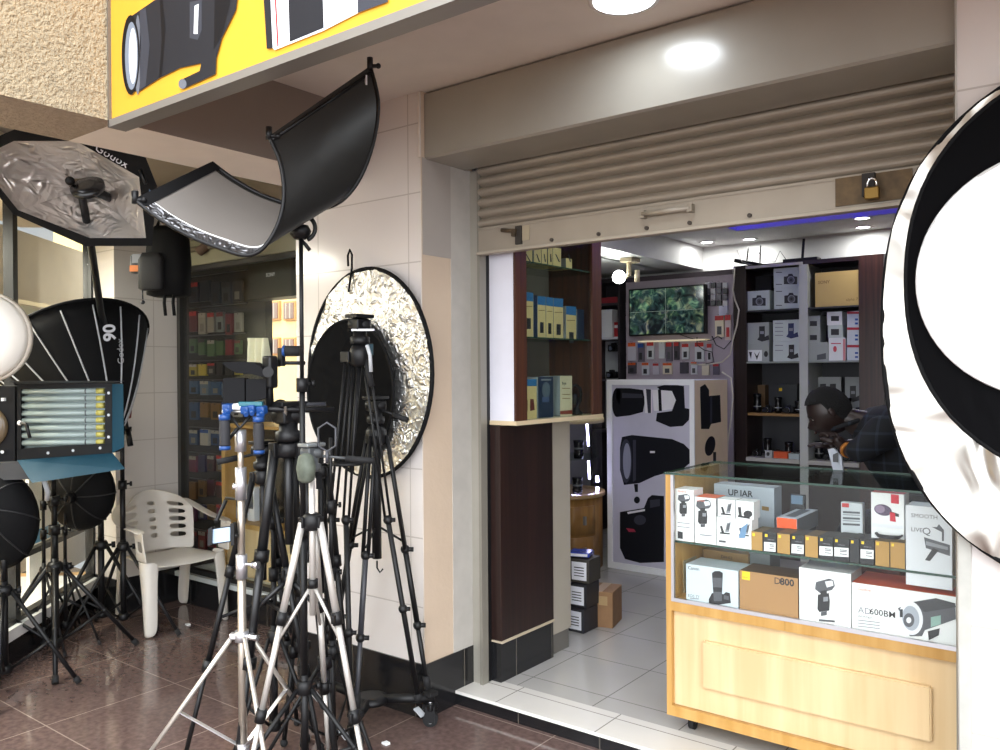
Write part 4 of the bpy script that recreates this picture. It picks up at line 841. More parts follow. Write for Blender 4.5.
def tall2(x, y, s, c=INK):
    return [('p', [(x - 3 * s, y - 8 * s), (x + 3 * s, y - 8.3 * s), (x + 3 * s, y + 3 * s), (x + 7 * s, y + 1 * s), (x + 8 * s, y + 6 * s), (x, y + 8 * s), (x - 5 * s, y + 6 * s), (x - 3 * s, y + 3 * s)], c), ('p', [(x - 2 * s, y - 3 * s), (x + 2 * s, y - 3 * s), (x + 2 * s, y), (x - 2 * s, y)], GRY)]
shbox(747.5, 769.5, 291.5, 0, 'small white carton picturing a black camera, left end of the top back shelf', GB, cam2(759, 301, .95))
z = shbox(774, 799, 288, 0, 'white carton picturing a camera, lower of two beside the divider on the top shelf', GB, cam2(791, 298.5, .95) + lines(776, 782, [291, 305], INK2, .8, 0))
shbox(773.5, 798.6, 268.8, 0, 'white carton picturing a camera, upper of two beside the divider on the top shelf', GB, cam2(790.5, 279.5, .95) + lines(776, 782, [272, 284], INK2, .8, 0), base=z)
cart('camera_bag', 'dark grey padded camera bag behind the small white carton on the top shelf', 'bag', 751, 771.5, 277, YC + .2, SL[0] + .001, .1, mat('1f2023', .7))
z = shbox(746.8, 769, 343.5, 1, 'grey carton with a white picture panel, lower left of the second back shelf', GB2, [('p', [(748, 350), (762, 350), (762, 361), (748, 361)], PW), ('p', [(749, 352), (752, 352), (751, 359)], INK), ('p', [(754, 352), (757, 356), (760, 351), (757, 360)], INK), ('p', ell(766, 354, 2, 3), INK)])
shbox(746.8, 769, 323, 1, 'grey carton picturing a camera and lens, upper left of the second back shelf', GB2, tall2(762, 334, .95), base=z)
z = shbox(773, 799.3, 341.8, 1, 'pale blue carton picturing a tall lens, lower one beside the divider on the second shelf', GB, tall2(791.5, 352, .9) + lines(775, 783, [345, 350], GRY, .8, 0))
shbox(773, 799.3, 320.5, 1, 'pale blue carton picturing a blue lens, upper one beside the divider, second shelf', GB, tall2(791, 331, .95, NV) + lines(775, 783, [323, 327, 331, 335], GRY, .8, 0), base=z)
# right half
shbox(815, 859.5, 277 + 3.5, 0, 'large tan camera carton on the top shelf behind the silver reflector edge', mat('c9ab6c', .5), [('t', 'SONY', 818, 280.5 + 3.5, 3.0, PBRD, .02), ('t', 'alpha 7', 846, 301, 2.8, PBRD)], dep=.2, side=mat('8c774c', .5), hz=P(815, 273, Y=YC + .03).z - SL[0] - .001)
z = shbox(806.8 + 1.5, 828, 342.5, 1, 'pale carton picturing a camera bag, bottom left of the right half of the second shelf', GB2, [('p', [(817, 355), (826, 353), (826, 359), (817, 360)], INK2)])
z2 = shbox(808.2, 820, 329.5, 1, 'small grey carton with a dark screen picture, middle of the stack right of the divider', GB2, [('p', [(810, 335), (817, 335), (817, 340), (810, 340)], INK)], base=z)
shbox(808.2, 820, 316, 1, 'small grey carton with a dark screen picture, top of the stack right of the divider', GB2, [('p', [(810, 321), (817, 321), (817, 326), (810, 326)], INK)], base=z2)
z = shbox(828.5, 845.5, 338, 1, 'white carton with a pink side and red lettering on the second shelf', PW, [('p', [(843, 339), (845.4, 339), (845.4, 361), (843, 361)], mat('d98a94', .5)), ('p', ell(835, 349, 1.8, 3), mat('d0505a', .5))] + lines(831, 841, [343], mat('d0505a', .5), 1, 0), dep=.14)
z = shbox(828, 842.5, 325.4, 1, 'small white carton picturing a screen, lower of two on the pink sided carton', GB, [('p', [(831, 329), (839, 329), (839, 335), (831, 335)], INK)], base=z)
shbox(827, 842, 312, 1, 'small white carton picturing a screen, upper of two on the pink sided carton', PW, [('p', [(831, 316), (839, 316), (839, 321), (831, 321)], INK)], base=z)
z = None
for i, yt in enumerate((345, 327.5, 311.5)):
    z = shbox(847, 859.5, yt, 1, 'white carton with red top stripe, %s of the three stacked at the right end' % ['bottom', 'middle', 'top'][i], mat('d5dbe4', .45), [('p', [(847, yt), (859.5, yt), (859.5, yt + 2.4), (847, yt + 2.4)], mat('b8273a', .5))] + lines(855, 858, [yt + 7, yt + 11], BLUE, 2, 0), base=z)
cart('poster_card', 'grey card picturing two lenses on the third back shelf behind the person', 'card', 812.5, 841, 377, YC + .25, SL[2] + .001, .01, mat('aeb2b4', .5), items=tall2(823, 392, 1) + tall2(833, 392, 1))
cart('poster_card', 'grey card at the right end of the third back shelf', 'card', 845, 859, 377, YC + .26, SL[2] + .001, .01, mat('9fa4a6', .5), items=tall2(853, 394, 1))
# loose cameras and lenses on the dark shelves
RL = random.Random(11)
def lens(x, y, z, r, h, label, group='lenses and cameras on the dark back shelves'):
    m = MB(); m.lathe([(r * .8, 0), (r, h * .1), (r, h * .45), (r * .92, h * .5), (r * .92, h * .8), (r * 1.05, h * .85), (r * 1.05, h), (r * .85, h), (r * .8, h * .93)], BLKG, n=14)
    m.lathe([(r * 1.005, h * .3), (r * 1.01, h * .35)], LGR, n=14)
    return solo('camera_lens', m, label, 'lens', (x, y, z), group=group)
def camera(x, y, z, s, label, rz=0):
    t = Thing('small_camera', label, 'camera', (x, y, z), (0, 0, rz), group='lenses and cameras on the dark back shelves')
    m = MB(); m.box((0, 0, .035 * s), (.13 * s, .06 * s, .07 * s), BLK, None, .008); m.box((0, 0, .08 * s), (.05 * s, .05 * s, .03 * s), BLK, None, .006); m.box((.055 * s, -.02 * s, .04 * s), (.03 * s, .05 * s, .08 * s), RUB, None, .006); t.part('body', m)
    m = MB(); m.lathe([(.032 * s, 0), (.034 * s, .05 * s), (.028 * s, .05 * s), (.026 * s, .045 * s)], BLKG, p=(-.005, -.03 * s, .036 * s), d=(0, -1, 0), n=16); m.lathe([(.0345 * s, .02 * s), (.0345 * s, .026 * s)], LGR, p=(-.005, -.03 * s, .036 * s), d=(0, -1, 0), n=16); t.part('lens', m)
wn = ['', '', 'third', 'lowest']
for row in (2, 3):
    for half, (u0, u1) in enumerate(((xLi, xD0), (xD1, xRi))):
        n = 5
        for i in range(n):
            x = u0 + (i + .5) / n * (u1 - u0); y = YC + .1 + RL.uniform(0, .04)
            lb = '%s from the left in the %s half of the %s dark back shelf' % (ORD[i], ['left', 'right'][half], wn[row])
            if (i + row + half) % 2: camera(x, y, SL[row] + .001, .55 + RL.random() * .12, 'black camera, ' + lb)
            else: lens(x, y, SL[row] + .001, .026 + RL.random() * .006, RL.uniform(.09, .15), 'black lens, ' + lb)
cart('carton', 'flat tan and dark carton at the back left of the third back shelf', 'box', 750, 765, 385, YC + .24, SL[2] + .001, .08, mat('6a4f30', .5))
cart('carton', 'dark carton at the back of the third back shelf beside the divider', 'box', 777, 797, 384, YC + .24, SL[2] + .001, .08, mat('2f3336', .5), items=[('p', [(779, 388), (782, 388), (782, 391), (779, 391)], YEL)])
cart('carton', 'flat bright orange carton on the lowest back shelf', 'box', 773.5, 787.5, 451.5, YC + .01, SL[3] + .001, .07, mat('d9582a', .5))
cart('carton', 'flat pale blue carton right of the orange one on the lowest back shelf', 'box', 788.5, 799, 453.5, YC + .01, SL[3] + .001, .07, mat('a9b6ba', .5))
cart('carton', 'small white carton with black lens picture, left of the orange one', 'box', 765, 772, 451, YC + .01, SL[3] + .001, .05, mat('b7babb', .5), items=[('p', ell(768, 454, 1.6, 2), INK)])
# router and cables on the cabinet top
q = P(748, 262, Y=YC + .1); zt2 = ztop + .031
t = Thing('wifi_router', 'black wireless router with aerials on top of the shelving cabinet', 'router', (q.x, YC + .12, zt2))
m = MB(); m.box((0, 0, .03), (.2, .13, .03), BLK, (0, .25, 0), .005); t.part('body', m)
for (dx, tilt) in ((-.04, .15), (.07, .05)):
    m = MB(); m.cyl((dx, .05, .03), (dx + .12 * tilt, .05, .17), .007, BLK, n=8); t.part('aerial', m)
t = Thing('network_box', 'small black network box with one upright aerial right of the router', 'router', (P(801, 262, Y=YC + .1).x, YC + .12, zt2))
m = MB(); m.box((0, 0, .015), (.26, .1, .028), BLK, None, .004); t.part('body', m)
m = MB(); m.box((0, .03, .1), (.02, .008, .17), BLK, (0, .08, 0), .002); t.part('aerial', m)
m = MB()
m.tube([P(x, y, Y=YC + .08) for x, y in ((752, 262), (760, 252), (763, 250), (766, 262), (775, 262), (780, 251), (787, 261), (795, 263))], .003, INK, 5)
m.tube([P(x, y, Y=YC + .04) for x, y in ((737, 250), (742, 262), (755, 266), (768, 264), (790, 266))], .004, mat('8c8a86', .5), 5)
solo('cable_tangle', m, 'thin cables looping over the top of the shelving cabinet', 'cable', P(770, 263, Y=YC + .08), world=True)

# ================================================================== THE PERSON BEHIND THE COUNTER
SKIN = mat('281a17', .45, name='dark_skin', var=.1); HAIR = mat('0c0b0c', .9, name='short_black_hair', bump=.8, bscale=200)
def plaid():
    m = bpy.data.materials.new('dark_plaid_cloth'); m.use_nodes = True; nt = m.node_tree; b = nt.nodes['Principled BSDF']; b.inputs['Roughness'].default_value = .85
    tc = nt.nodes.new('ShaderNodeTexCoord'); sp = nt.nodes.new('ShaderNodeSeparateXYZ'); nt.links.new(tc.outputs['Object'], sp.inputs[0])
    outs = []
    for ax in ('X', 'Z'):
        a = nt.nodes.new('ShaderNodeMath'); a.operation = 'MULTIPLY'; a.inputs[1].default_value = 14; nt.links.new(sp.outputs[ax], a.inputs[0])
        f = nt.nodes.new('ShaderNodeMath'); f.operation = 'FRACT'; nt.links.new(a.outputs[0], f.inputs[0])
        g = nt.nodes.new('ShaderNodeMath'); g.operation = 'LESS_THAN'; g.inputs[1].default_value = .16; nt.links.new(f.outputs[0], g.inputs[0]); outs.append(g)
    s = nt.nodes.new('ShaderNodeMath'); s.operation = 'ADD'; nt.links.new(outs[0].outputs[0], s.inputs[0]); nt.links.new(outs[1].outputs[0], s.inputs[1])
    cr = nt.nodes.new('ShaderNodeValToRGB'); cr.color_ramp.elements[0].color = lin('0f1117'); cr.color_ramp.elements[1].color = lin('28313e')
    h = nt.nodes.new('ShaderNodeMath'); h.operation = 'MULTIPLY'; h.inputs[1].default_value = .5; nt.links.new(s.outputs[0], h.inputs[0])
    nt.links.new(h.outputs[0], cr.inputs[0]); nt.links.new(cr.outputs[0], b.inputs['Base Color']); return m
PLAID = plaid()
def skinned(name, verts, edges, radii, mt, parent, M, sub=2, root=0):
    me = bpy.data.meshes.new(name); inv = M.inverted(); me.from_pydata([inv @ Vector(v) for v in verts], edges, []); me.materials.append(mt)
    o = bpy.data.objects.new(name, me); COL.objects.link(o)
    sm = o.modifiers.new('skin', 'SKIN'); sm.use_smooth_shade = True
    for i, d in enumerate(me.skin_vertices[0].data):
        r = radii[i]; d.radius = r if isinstance(r, tuple) else (r, r)
        d.use_root = (i == root)
    sb = o.modifiers.new('sub', 'SUBSURF'); sb.levels = sub; sb.render_levels = sub
    bpy.context.view_layer.update(); dg = bpy.context.evaluated_depsgraph_get()
    nm = bpy.data.meshes.new_from_object(o.evaluated_get(dg)); o.modifiers.clear(); o.data = nm; o.parent = parent
    if not nm.materials: nm.materials.append(mt)
    for p in nm.polygons: p.use_smooth = True
    return o
# pose (world)
HC = P(829, 411, t=3.98)                      # head centre
hip = Vector((HC.x + .46, HC.y + .28, .72)); chest = Vector((HC.x + .27, HC.y + .11, 1.17)); nk = Vector((HC.x + .12, HC.y + .04, 1.25))
t = Thing('person', 'person in a dark plaid shirt leaning behind the counter, head bowed, hand at the mouth', 'person', (hip.x, hip.y, ZI))
shL = chest + Vector((.0, -.17, .06)); shR = chest + Vector((.06, .19, .06))
wr = P(846, 449, t=3.86); el = P(858, 490, t=3.74); el.z = 1.115
hand0 = P(834, 437, t=3.88)
elR = Vector((chest.x + .0, chest.y + .22, 1.14)); wrR = Vector((chest.x - .25, chest.y - .04, 1.13)); 
# body: one continuous skin figure (torso, neck, arms, legs)
kneeL = hip + Vector((-.42, -.14, .02)); kneeR = hip + Vector((-.40, .14, .02)); 
ankL = Vector((kneeL.x + .02, kneeL.y, ZI + .09)); ankR = Vector((kneeR.x + .02, kneeR.y, ZI + .09))
V_ = [hip, hip.lerp(chest, .5), chest, nk, nk.lerp(HC, .45), HC + Vector((.01, 0, -.01)),
      shL, shL.lerp(el, .5), el, el.lerp(wr, .5), wr, hand0,
      shR, shR.lerp(elR, .5), elR, elR.lerp(wrR, .5), wrR,
      hip + Vector((-.08, -.11, 0)), kneeL, ankL, ankL + Vector((-.14, 0, -.05)), hip + Vector((-.08, .11, 0)), kneeR, ankR, ankR + Vector((-.14, 0, -.05))]
E_ = [(0, 1), (1, 2), (2, 3), (3, 4), (4, 5), (2, 6), (6, 7), (7, 8), (8, 9), (9, 10), (10, 11), (2, 12), (12, 13), (13, 14), (14, 15), (15, 16), (0, 17), (17, 18), (18, 19), (19, 20), (0, 21), (21, 22), (22, 23), (23, 24)]
R_ = [.13, .13, .125, .07, .052, .05, .065, .05, .042, .036, .027, .03, .065, .05, .042, .036, .028, .09, .06, .04, .03, .09, .06, .04, .03]
body = skinned('body', V_, E_, R_, SKIN, t.o, t.M)
# head: sculpted sphere, facing down-left
fdir = Vector((-.80, -.28, -.50)).normalized(); upv = (Vector((0, 0, 1)) - fdir * fdir.z).normalized(); sdir = fdir.cross(upv)
HM = Matrix((sdir, fdir, upv)).transposed().to_4x4(); HM.translation = HC
m = MB(); m.M = HM
def headpt(th, ph, r=.1):
    # th: azimuth from forward, ph: elevation
    c = Vector((math.sin(th) * math.cos(ph) * .078, math.cos(th) * math.cos(ph) * .098, math.sin(ph) * .115))
    f = max(0, math.cos(th)) * math.cos(ph)
    if ph < 0: # jaw taper
        k = 1 + .28 * (ph / (PI / 2)) ; c.x *= k; c.y *= (1 - .10 * (-ph / (PI / 2)))
        c.y += .014 * f * (1 if ph < -.4 else ph / -.4)
    sth = math.sin(th)
    c.y += .026 * math.exp(-((ph + .22) / .16) ** 2 - (sth / .13) ** 2) * (f > 0)          # nose
    c.y += .012 * math.exp(-((ph + .52) / .07) ** 2 - (sth / .28) ** 2) * (f > 0) + .010 * math.exp(-((ph + .66) / .06) ** 2 - (sth / .25) ** 2) * (f > 0)  # lips
    c.y += .008 * math.exp(-((ph - .17) / .07) ** 2 - ((abs(sth) - .3) / .25) ** 2) * (f > 0)   # brow
    c.y -= .010 * math.exp(-((ph - .02) / .08) ** 2 - ((abs(sth) - .33) / .14) ** 2) * (f > 0)  # sockets
    c.y += .010 * math.exp(-((ph + .95) / .12) ** 2 - (sth / .3) ** 2) * (f > 0)  # chin
    return c
N, K_ = 48, 32; rings = []
for j in range(1, K_):
    ph = -PI / 2 + PI * j / K_
    rings.append([m.V(headpt(2 * PI * i / N, ph)) for i in range(N)])
m.skin(rings, SKIN); m.face(rings[0][::-1], SKIN); m.face(rings[-1], SKIN)
for s in (-1, 1):
    m.sph((s * .028, .079, .003), .0105, mat('8d827a', .3), 12, 8); m.sph((s * .028, .0865, -.001), .006, mat('120c0a', .2), 10, 6)
    m.tube([(s * .014, .094, .016), (s * .03, .093, .02), (s * .045, .083, .016)], .003, HAIR, 6)
    m.sph((s * .079, -.005, -.005), .022, SKIN, 12, 8, (.35, .7, 1.2)); m.sph((s * .085, -.003, -.004), .012, mat('2c1a17', .5), 10, 6, (.3, .7, 1.1))
m.tube([(-.024, .103, -.061), (-.01, .108, -.059), (0, .107, -.06), (.01, .108, -.059), (.024, .103, -.061)], .004, mat('3a1f1d', .5), 6)
t.part('head', m, world=True)
m = MB(); m.M = HM; rings = []
for j in range(0, 14):
    ph = -.15 + (PI / 2 + .13) * j / 14
    rr_ = []
    for i in range(40):
        th = 2 * PI * i / 40; lim = .42 + .25 * math.cos(th) if math.cos(th) > 0 else -.35
        p2 = max(ph, lim) if math.cos(th) > -.2 else ph - .35 * (1 - j / 14)
        rr_.append(m.V(headpt(th, p2) * (1.08 + random.uniform(-.006, .006))))
    rings.append(rr_)
m.skin(rings, HAIR); m.face(rings[-1], HAIR); o = m.build('hair', t.o, t.M)
# shirt: slightly larger skin over torso and arms
V2 = [hip + Vector((0, 0, -.08)), hip.lerp(chest, .5), chest, nk.lerp(HC, .42) + Vector((.02, 0, -.01)), shL, shL.lerp(el, .5), el + Vector((0, 0, .012)), el.lerp(wr, .55), shR, shR.lerp(elR, .5), elR + Vector((0, 0, .01)), elR.lerp(wrR, .7)]
E2 = [(0, 1), (1, 2), (2, 3), (2, 4), (4, 5), (5, 6), (6, 7), (2, 8), (8, 9), (9, 10), (10, 11)]
skinned('plaid_shirt', V2, E2, [.15, .155, .155, .115, .088, .072, .06, .052, .088, .072, .06, .05], PLAID, t.o, t.M)
m = MB(); c = nk.lerp(HC, .34) + Vector((.0, 0, -.03)); m.tube([c + Vector((.075 * math.cos(a), .085 * math.sin(a), .03 * math.cos(a))) for a in [2 * PI * i / 18 for i in range(18)]], .011, PLAID, 8, closed=True); t.part('collar', m, world=True)
m = MB(); x, y, d = frame_from(wr - el); m.lathe([(.034, -.012), (.037, -.006), (.037, .006), (.034, .012)], mat('c07c3a', .3, .5), p=el.lerp(wr, .82), d=d, n=20); t.part('wristwatch', m, world=True)
skinned('trousers', [hip + Vector((0, 0, .0)), hip + Vector((-.08, -.11, 0)), kneeL, ankL + Vector((0, 0, .02)), hip + Vector((-.08, .11, 0)), kneeR, ankR + Vector((0, 0, .02))], [(0, 1), (1, 2), (2, 3), (0, 4), (4, 5), (5, 6)], [.15, .105, .075, .06, .105, .075, .06], mat('20242c', .8), t.o, t.M)
# hand at the mouth: palm and five fingers
mouth = HM @ Vector((0, .112, -.062)); pal = hand0
tow = (mouth - pal).normalized(); side = tow.cross(Vector((0, 0, 1))).normalized(); nrm = side.cross(tow)
hv, he, hr = [wr, wr.lerp(pal, .6), pal], [(0, 1), (1, 2)], [.026, .032, .034]
skinned('palm', hv, he, [(.026, .02), (.036, .02), (.036, .018)], SKIN, t.o, t.M)
for i, (off, L) in enumerate(((-.028, .068), (-.010, .078), (.009, .072), (.027, .056))):
    b0 = pal + side * off * .9; b1 = b0 + tow * L * .45 + nrm * .012 + side * off * .15; b2 = b1 + tow * L * .3 - nrm * .004 ; b3 = b2 + tow * L * .18 - nrm * .016
    skinned('finger', [b0, b1, b2, b3], [(0, 1), (1, 2), (2, 3)], [.0105, .0095, .0085, .0075], SKIN, t.o, t.M)
b0 = wr.lerp(pal, .55) - side * .03; b1 = b0 + tow * .035 - side * .022 + nrm * .01; b2 = b1 + tow * .03 - side * .004
skinned('thumb', [b0, b1, b2], [(0, 1), (1, 2)], [.013, .0115, .009], SKIN, t.o, t.M)
# other hand resting
skinned('resting_palm', [wrR, wrR + Vector((-.07, -.01, 0))], [(0, 1)], [(.028, .018), (.036, .016)], SKIN, t.o, t.M)
for i in range(4):
    o_ = wrR + Vector((-.07, -.035 + .02 * i, 0)); L = [.06, .07, .066, .052][i]
    skinned('resting_finger', [o_, o_ + Vector((-L * .5, 0, .006)), o_ + Vector((-L, 0, -.008))], [(0, 1), (1, 2)], [.010, .009, .0075], SKIN, t.o, t.M)
skinned('resting_thumb', [wrR + Vector((-.03, -.03, 0)), wrR + Vector((-.06, -.058, 0)), wrR + Vector((-.09, -.062, -.004))], [(0, 1), (1, 2)], [.012, .011, .009], SKIN, t.o, t.M)
# stool
t = Thing('stool', 'round black stool under the person behind the counter', 'stool', (hip.x + .03, hip.y, ZI))
m = MB(); m.lathe([(.16, .50), (.18, .51), (.18, .55), (.15, .56)], BLK, n=24); t.part('seat', m)
for a in range(4):
    m = MB(); c, s = math.cos(a * PI / 2 + .7), math.sin(a * PI / 2 + .7); m.cyl((c * .1, s * .1, .5), (c * .18, s * .18, 0), .012, DGR); t.part('leg', m)
# paper roll on the counter by the person
q = P(833, 470, Z=1.098); 
m = MB(); m.prism([(q.x, q.y, 1.099), (q.x + .035, q.y + .01, 1.099), (q.x + .03, q.y + .01, 1.15), (q.x + .0, q.y + .01, 1.185), (q.x - .02, q.y, 1.18)], (0, .015, 0), mat('a9aeb8', .6))
m.prism([(q.x + .0, q.y - .001, 1.13), (q.x + .02, q.y - .001, 1.13), (q.x + .02, q.y - .001, 1.17), (q.x + .0, q.y - .001, 1.16)], (0, .002, 0), INK)
solo('folded_paper', m, 'folded white printed paper standing on the counter in front of the person', 'paper', (q.x, q.y, 1.099), world=True)
# ================================================================== DISPLAY WINDOW GOODS
RW = random.Random(21)
XW = {'a': ['33343c', '2a3140', '3b3b44', '474a55'], 'b': ['a9a39a', 'c4bdb2', '6d2f36', '8a3c40', '9aa09f'], 'c': ['7c2f38', '9c4048', '4f6b4c', '5d7a55', '38313a'], 'd': ['a99a3a', 'c9b44a', '2c2c30', '7a3a32'], 'e': ['3d5f87', '6b7f96', '8a7c3c', 'b7b2a4'], 'f': ['c9c7c2', '5d4a80', '8c6a3c', '35507a'], 'g': ['5a2d4c', '742f50', '2f2a55', '7b5a35', '4b2a30']}
CN = {'33343c': 'dark grey', '2a3140': 'dark blue', '3b3b44': 'dark grey', '474a55': 'slate grey', 'a9a39a': 'pale grey', 'c4bdb2': 'pale cream', '6d2f36': 'dark red', '8a3c40': 'dull red', '9aa09f': 'pale grey', '7c2f38': 'dark red', '9c4048': 'dull red', '4f6b4c': 'green', '5d7a55': 'green', '38313a': 'dark', 'a99a3a': 'mustard', 'c9b44a': 'yellow', '2c2c30': 'black', '7a3a32': 'rust red', '3d5f87': 'blue', '6b7f96': 'pale blue', '8a7c3c': 'olive', 'b7b2a4': 'cream', 'c9c7c2': 'white', '5d4a80': 'purple', '8c6a3c': 'brown', '35507a': 'blue', '5a2d4c': 'plum', '742f50': 'magenta', '2f2a55': 'indigo', '7b5a35': 'brown', '4b2a30': 'dark red'}
rws = [(283, 22, 'a', 5), (313, 22, 'b', 6), (340, 16, 'c', 6), (363, 13, 'd', 6), (382, 15, 'e', 5), (402, 18, 'f', 5), (430, 18, 'f', 5), (455, 18, 'g', 6), (480, 18, 'g', 6), (505, 18, 'g', 6), (530, 20, 'c', 6)]
for r_, (y, h, k, n) in enumerate(rws):
    for i in range(n):
        x = 192 + i * (54 / n); wd = 54 / n - 1.2
        c = RW.choice(XW[k]); bd = RW.choice([None, mat('b8b4ac', .4), mat(RW.choice(XW[k]), .4), BLUE if k in 'ef' else RED])
        hang(x, y + RW.uniform(-1.5, 1.5), wd * RW.uniform(.8, 1), h * RW.uniform(.8, 1), mat(c, .4), '%s pack in the display window, %s from left, %s row from top' % (CN[c], ORD[i], ORD[r_]), 'accessory packs hanging in the display window', 3.615, band=bd, pic=RW.choice([None, INK, mat('8c8880', .4)]))
for i, y in enumerate((277, 308, 336, 361, 380, 400, 427, 452, 478, 503, 528)):
    a = P(190, y, Y=3.61); b = P(247, y, Y=3.61); m = MB(); m.bx((a.x, 3.598, a.z - .004), (b.x, 3.62, a.z + .004), mat('55555e', .3, .5))
    solo('hanging_rail', m, 'thin grey rail above the %s row of packs in the display window' % ORD[i], 'rail', ((a.x + b.x) / 2, 3.61, a.z), world=True, group='hanging rails in the display window')
# light oak display cabinet in the window
Yk = 3.20
a = P(222, 520, Y=Yk); b = P(296, 520, Y=Yk); zt_ = P(240, 428, Y=Yk).z; zm = P(240, 523, Y=Yk).z
t = Thing('oak_cabinet', 'light oak cabinet with open dark shelf, in the display window behind the tripods', 'cabinet', ((a.x + b.x) / 2, Yk + .15, .2))
m = MB(); m.bx((a.x, Yk, .2), (a.x + .04, Yk + .3, zt_), M_LEDGE); m.bx((b.x - .04, Yk, .2), (b.x, Yk + .3, zt_), M_LEDGE); m.bx((a.x + .04, Yk + .28, .2), (b.x - .04, Yk + .3, zt_), mat('2a2b30', .6)); m.bx((a.x, Yk, zt_), (b.x, Yk + .3, zt_ + .02), M_LEDGE); m.bx((a.x + .04, Yk - .005, zm - .03), (b.x - .04, Yk + .28, zm), M_LEDGE); t.part('carcass', m, world=True)
m = MB(); m.bx((a.x + .04, Yk + .01, .2), (b.x - .04, Yk + .03, zm - .03), M_LWOOD); t.part('front_panel', m, world=True)
for i, (x, c) in enumerate(((232, 'c9ccd4'), (243, '8f949e'), (256, 'dfe1e6'), (268, '3a3d45'))):
    q = P(x, 510, Y=Yk + .12); m = MB(); m.box((0, 0, .11), (.07, .08, .22), mat(c, .4), None, .002); m.box((0, -.0405, .13), (.05, .001, .1), INK2)
    solo('carton', m, 'upright carton on the open shelf of the oak cabinet, %s from the left' % ORD[i], 'box', (q.x, q.y, zm + .001), group='cartons on the oak cabinet shelf')
a = P(248, 300, Y=3.3); b = P(299, 300, Y=3.3)
m = MB(); m.bx((a.x, 3.3, a.z), (b.x, 3.45, 2.25), mat('0f1012', .4), .004); m.text('SONY', .035, P(266, 277, Y=3.2995), (1, 0, 0), (0, 0, 1), LBL, off=.001)
solo('hanging_box', m, 'large black box with small white lettering hanging at the top of the display window', 'box', ((a.x + b.x) / 2, 3.37, a.z), world=True)
# apartment house built behind the window in place of the reflection in its pane
M_FAC = mat('e7c98c', .8, name='ochre_facade', var=.1, vscale=1)
t = Thing('reflection_building', 'sunlit ochre apartment building behind the display window, in place of its reflection', 'building', (-12, 9.5, 0))
m = MB(); m.bx((-20, 9, 0), (-8.5, 12, 6.5), M_FAC); t.part('wall', m, world=True)
for i, (px, py, w_, h_) in enumerate(((269, 302, 12, 18), (269, 338, 12, 17), (285, 302, 12, 18), (285, 338, 12, 17), (252, 302, 10, 18), (252, 338, 10, 17))):
    a = P(px, py, Y=8.99); b = P(px + w_, py + h_, Y=8.99); m = MB(); m.bx((a.x, 8.95, b.z), (b.x, 9.0, a.z), mat('c98f5a', .7)); wfr = t.part('window', m, world=True)
    m = MB(); m.bx((a.x + .03, 8.93, b.z + .03), (b.x - .03, 8.95, a.z - .03), mat('8a7468', .4)); 
    for kx in (.33, .66): m.bx((a.x + (b.x - a.x) * kx - .01, 8.92, b.z + .03), (a.x + (b.x - a.x) * kx + .01, 8.93, a.z - .03), mat('b8a898', .5))
    t.part('shutters', m, wfr, world=True)
# cloth hanging behind (light drape beside the building, in the window)
def drape(x0p, x1p, yt, yb, Y, mt, folds=5, amp=.03):
    m = MB(); g = []
    for j in range(14):
        row = []
        for i in range(25):
            u, v = i / 24, j / 13; q = P(x0p + (x1p - x0p) * u, yt + (yb - yt) * v, Y=Y)
            row.append(m.V((q.x, q.y + amp * math.sin(folds * 2 * PI * u + v * 1.5), q.z)))
        g.append(row)
    for j in range(13):
        for i in range(24): m.face([g[j][i], g[j][i + 1], g[j + 1][i + 1], g[j + 1][i]], mt, True)
    return m
solo('drape', drape(247, 268, 338, 372, 3.13, mat('efe9cf', .7), 3), 'pale cream cloth drape in the display window in front of the bright building', 'drape', P(257, 355, Y=3.13), world=True)

# ---- behind the oblique window: cloth added in place of the pane's reflections, poster
t0 = Thing('reflection_cloth', 'cream cloth draped behind the far left shop window, in place of its reflections', 'drape', ob(.6, .8, .7))
m = MB(); g = []
for j in range(16):
    row = []
    for i in range(40):
        u, v = i / 39, j / 15; s = -4.2 + 5.2 * u
        z = 2.02 - (.62 + .22 * math.sin(u * 9 + 1)) * v + .03 * math.sin(u * 7)
        q = ob(s, .72 + .04 * math.sin(u * 70 + 2.5 * v) + .03 * math.sin(u * 23), z); row.append(m.V(q))
    g.append(row)
for j in range(15):
    for i in range(39): m.face([g[j][i], g[j][i + 1], g[j + 1][i + 1], g[j + 1][i]], mat('efe6c4', .7), True)
t0.part('cloth', m, world=True)
m = MB(); obx(m, -4.2, 1.0, .7, .715, 2.0, 2.03, SILV); t0.part('rail', m, world=True)
t1 = Thing('window_poster', 'framed poster board with a blue portrait photo leaning in the far left shop window', 'poster', ob(.6, .2, .2))
m = MB(); obx(m, -.72, .25, .30, .32, .18, .98, mat('ece9e4', .4)); t1.part('board', m, world=True)
def obr(m, s0, s1, z0, z1, n, mt): m.face([m.V(ob(s0, n, z0)), m.V(ob(s1, n, z0)), m.V(ob(s1, n, z1)), m.V(ob(s0, n, z1))], mt)
m = MB(); obr(m, -.55, -.2, .62, .9, .299, mat('27406e', .4)); obr(m, -.5, -.32, .66, .86, .2985, mat('b97a5a', .4)); obr(m, -.46, -.36, .7, .82, .298, mat('e7c9b0', .4)); 
for k in range(3): obr(m, -.55 + k * .11, -.47 + k * .11, .52, .59, .299, mat('4d8fb8', .4)); 
for k in range(3): obr(m, -.15 + k * .12, -.06 + k * .12, .45, .53, .299, mat('4d8fb8', .4))
obr(m, .3, 1.23, .19, .5, .2985, mat('dcb27c', .5)) if 0 else None
t1.part('printed_picture', m, world=True)
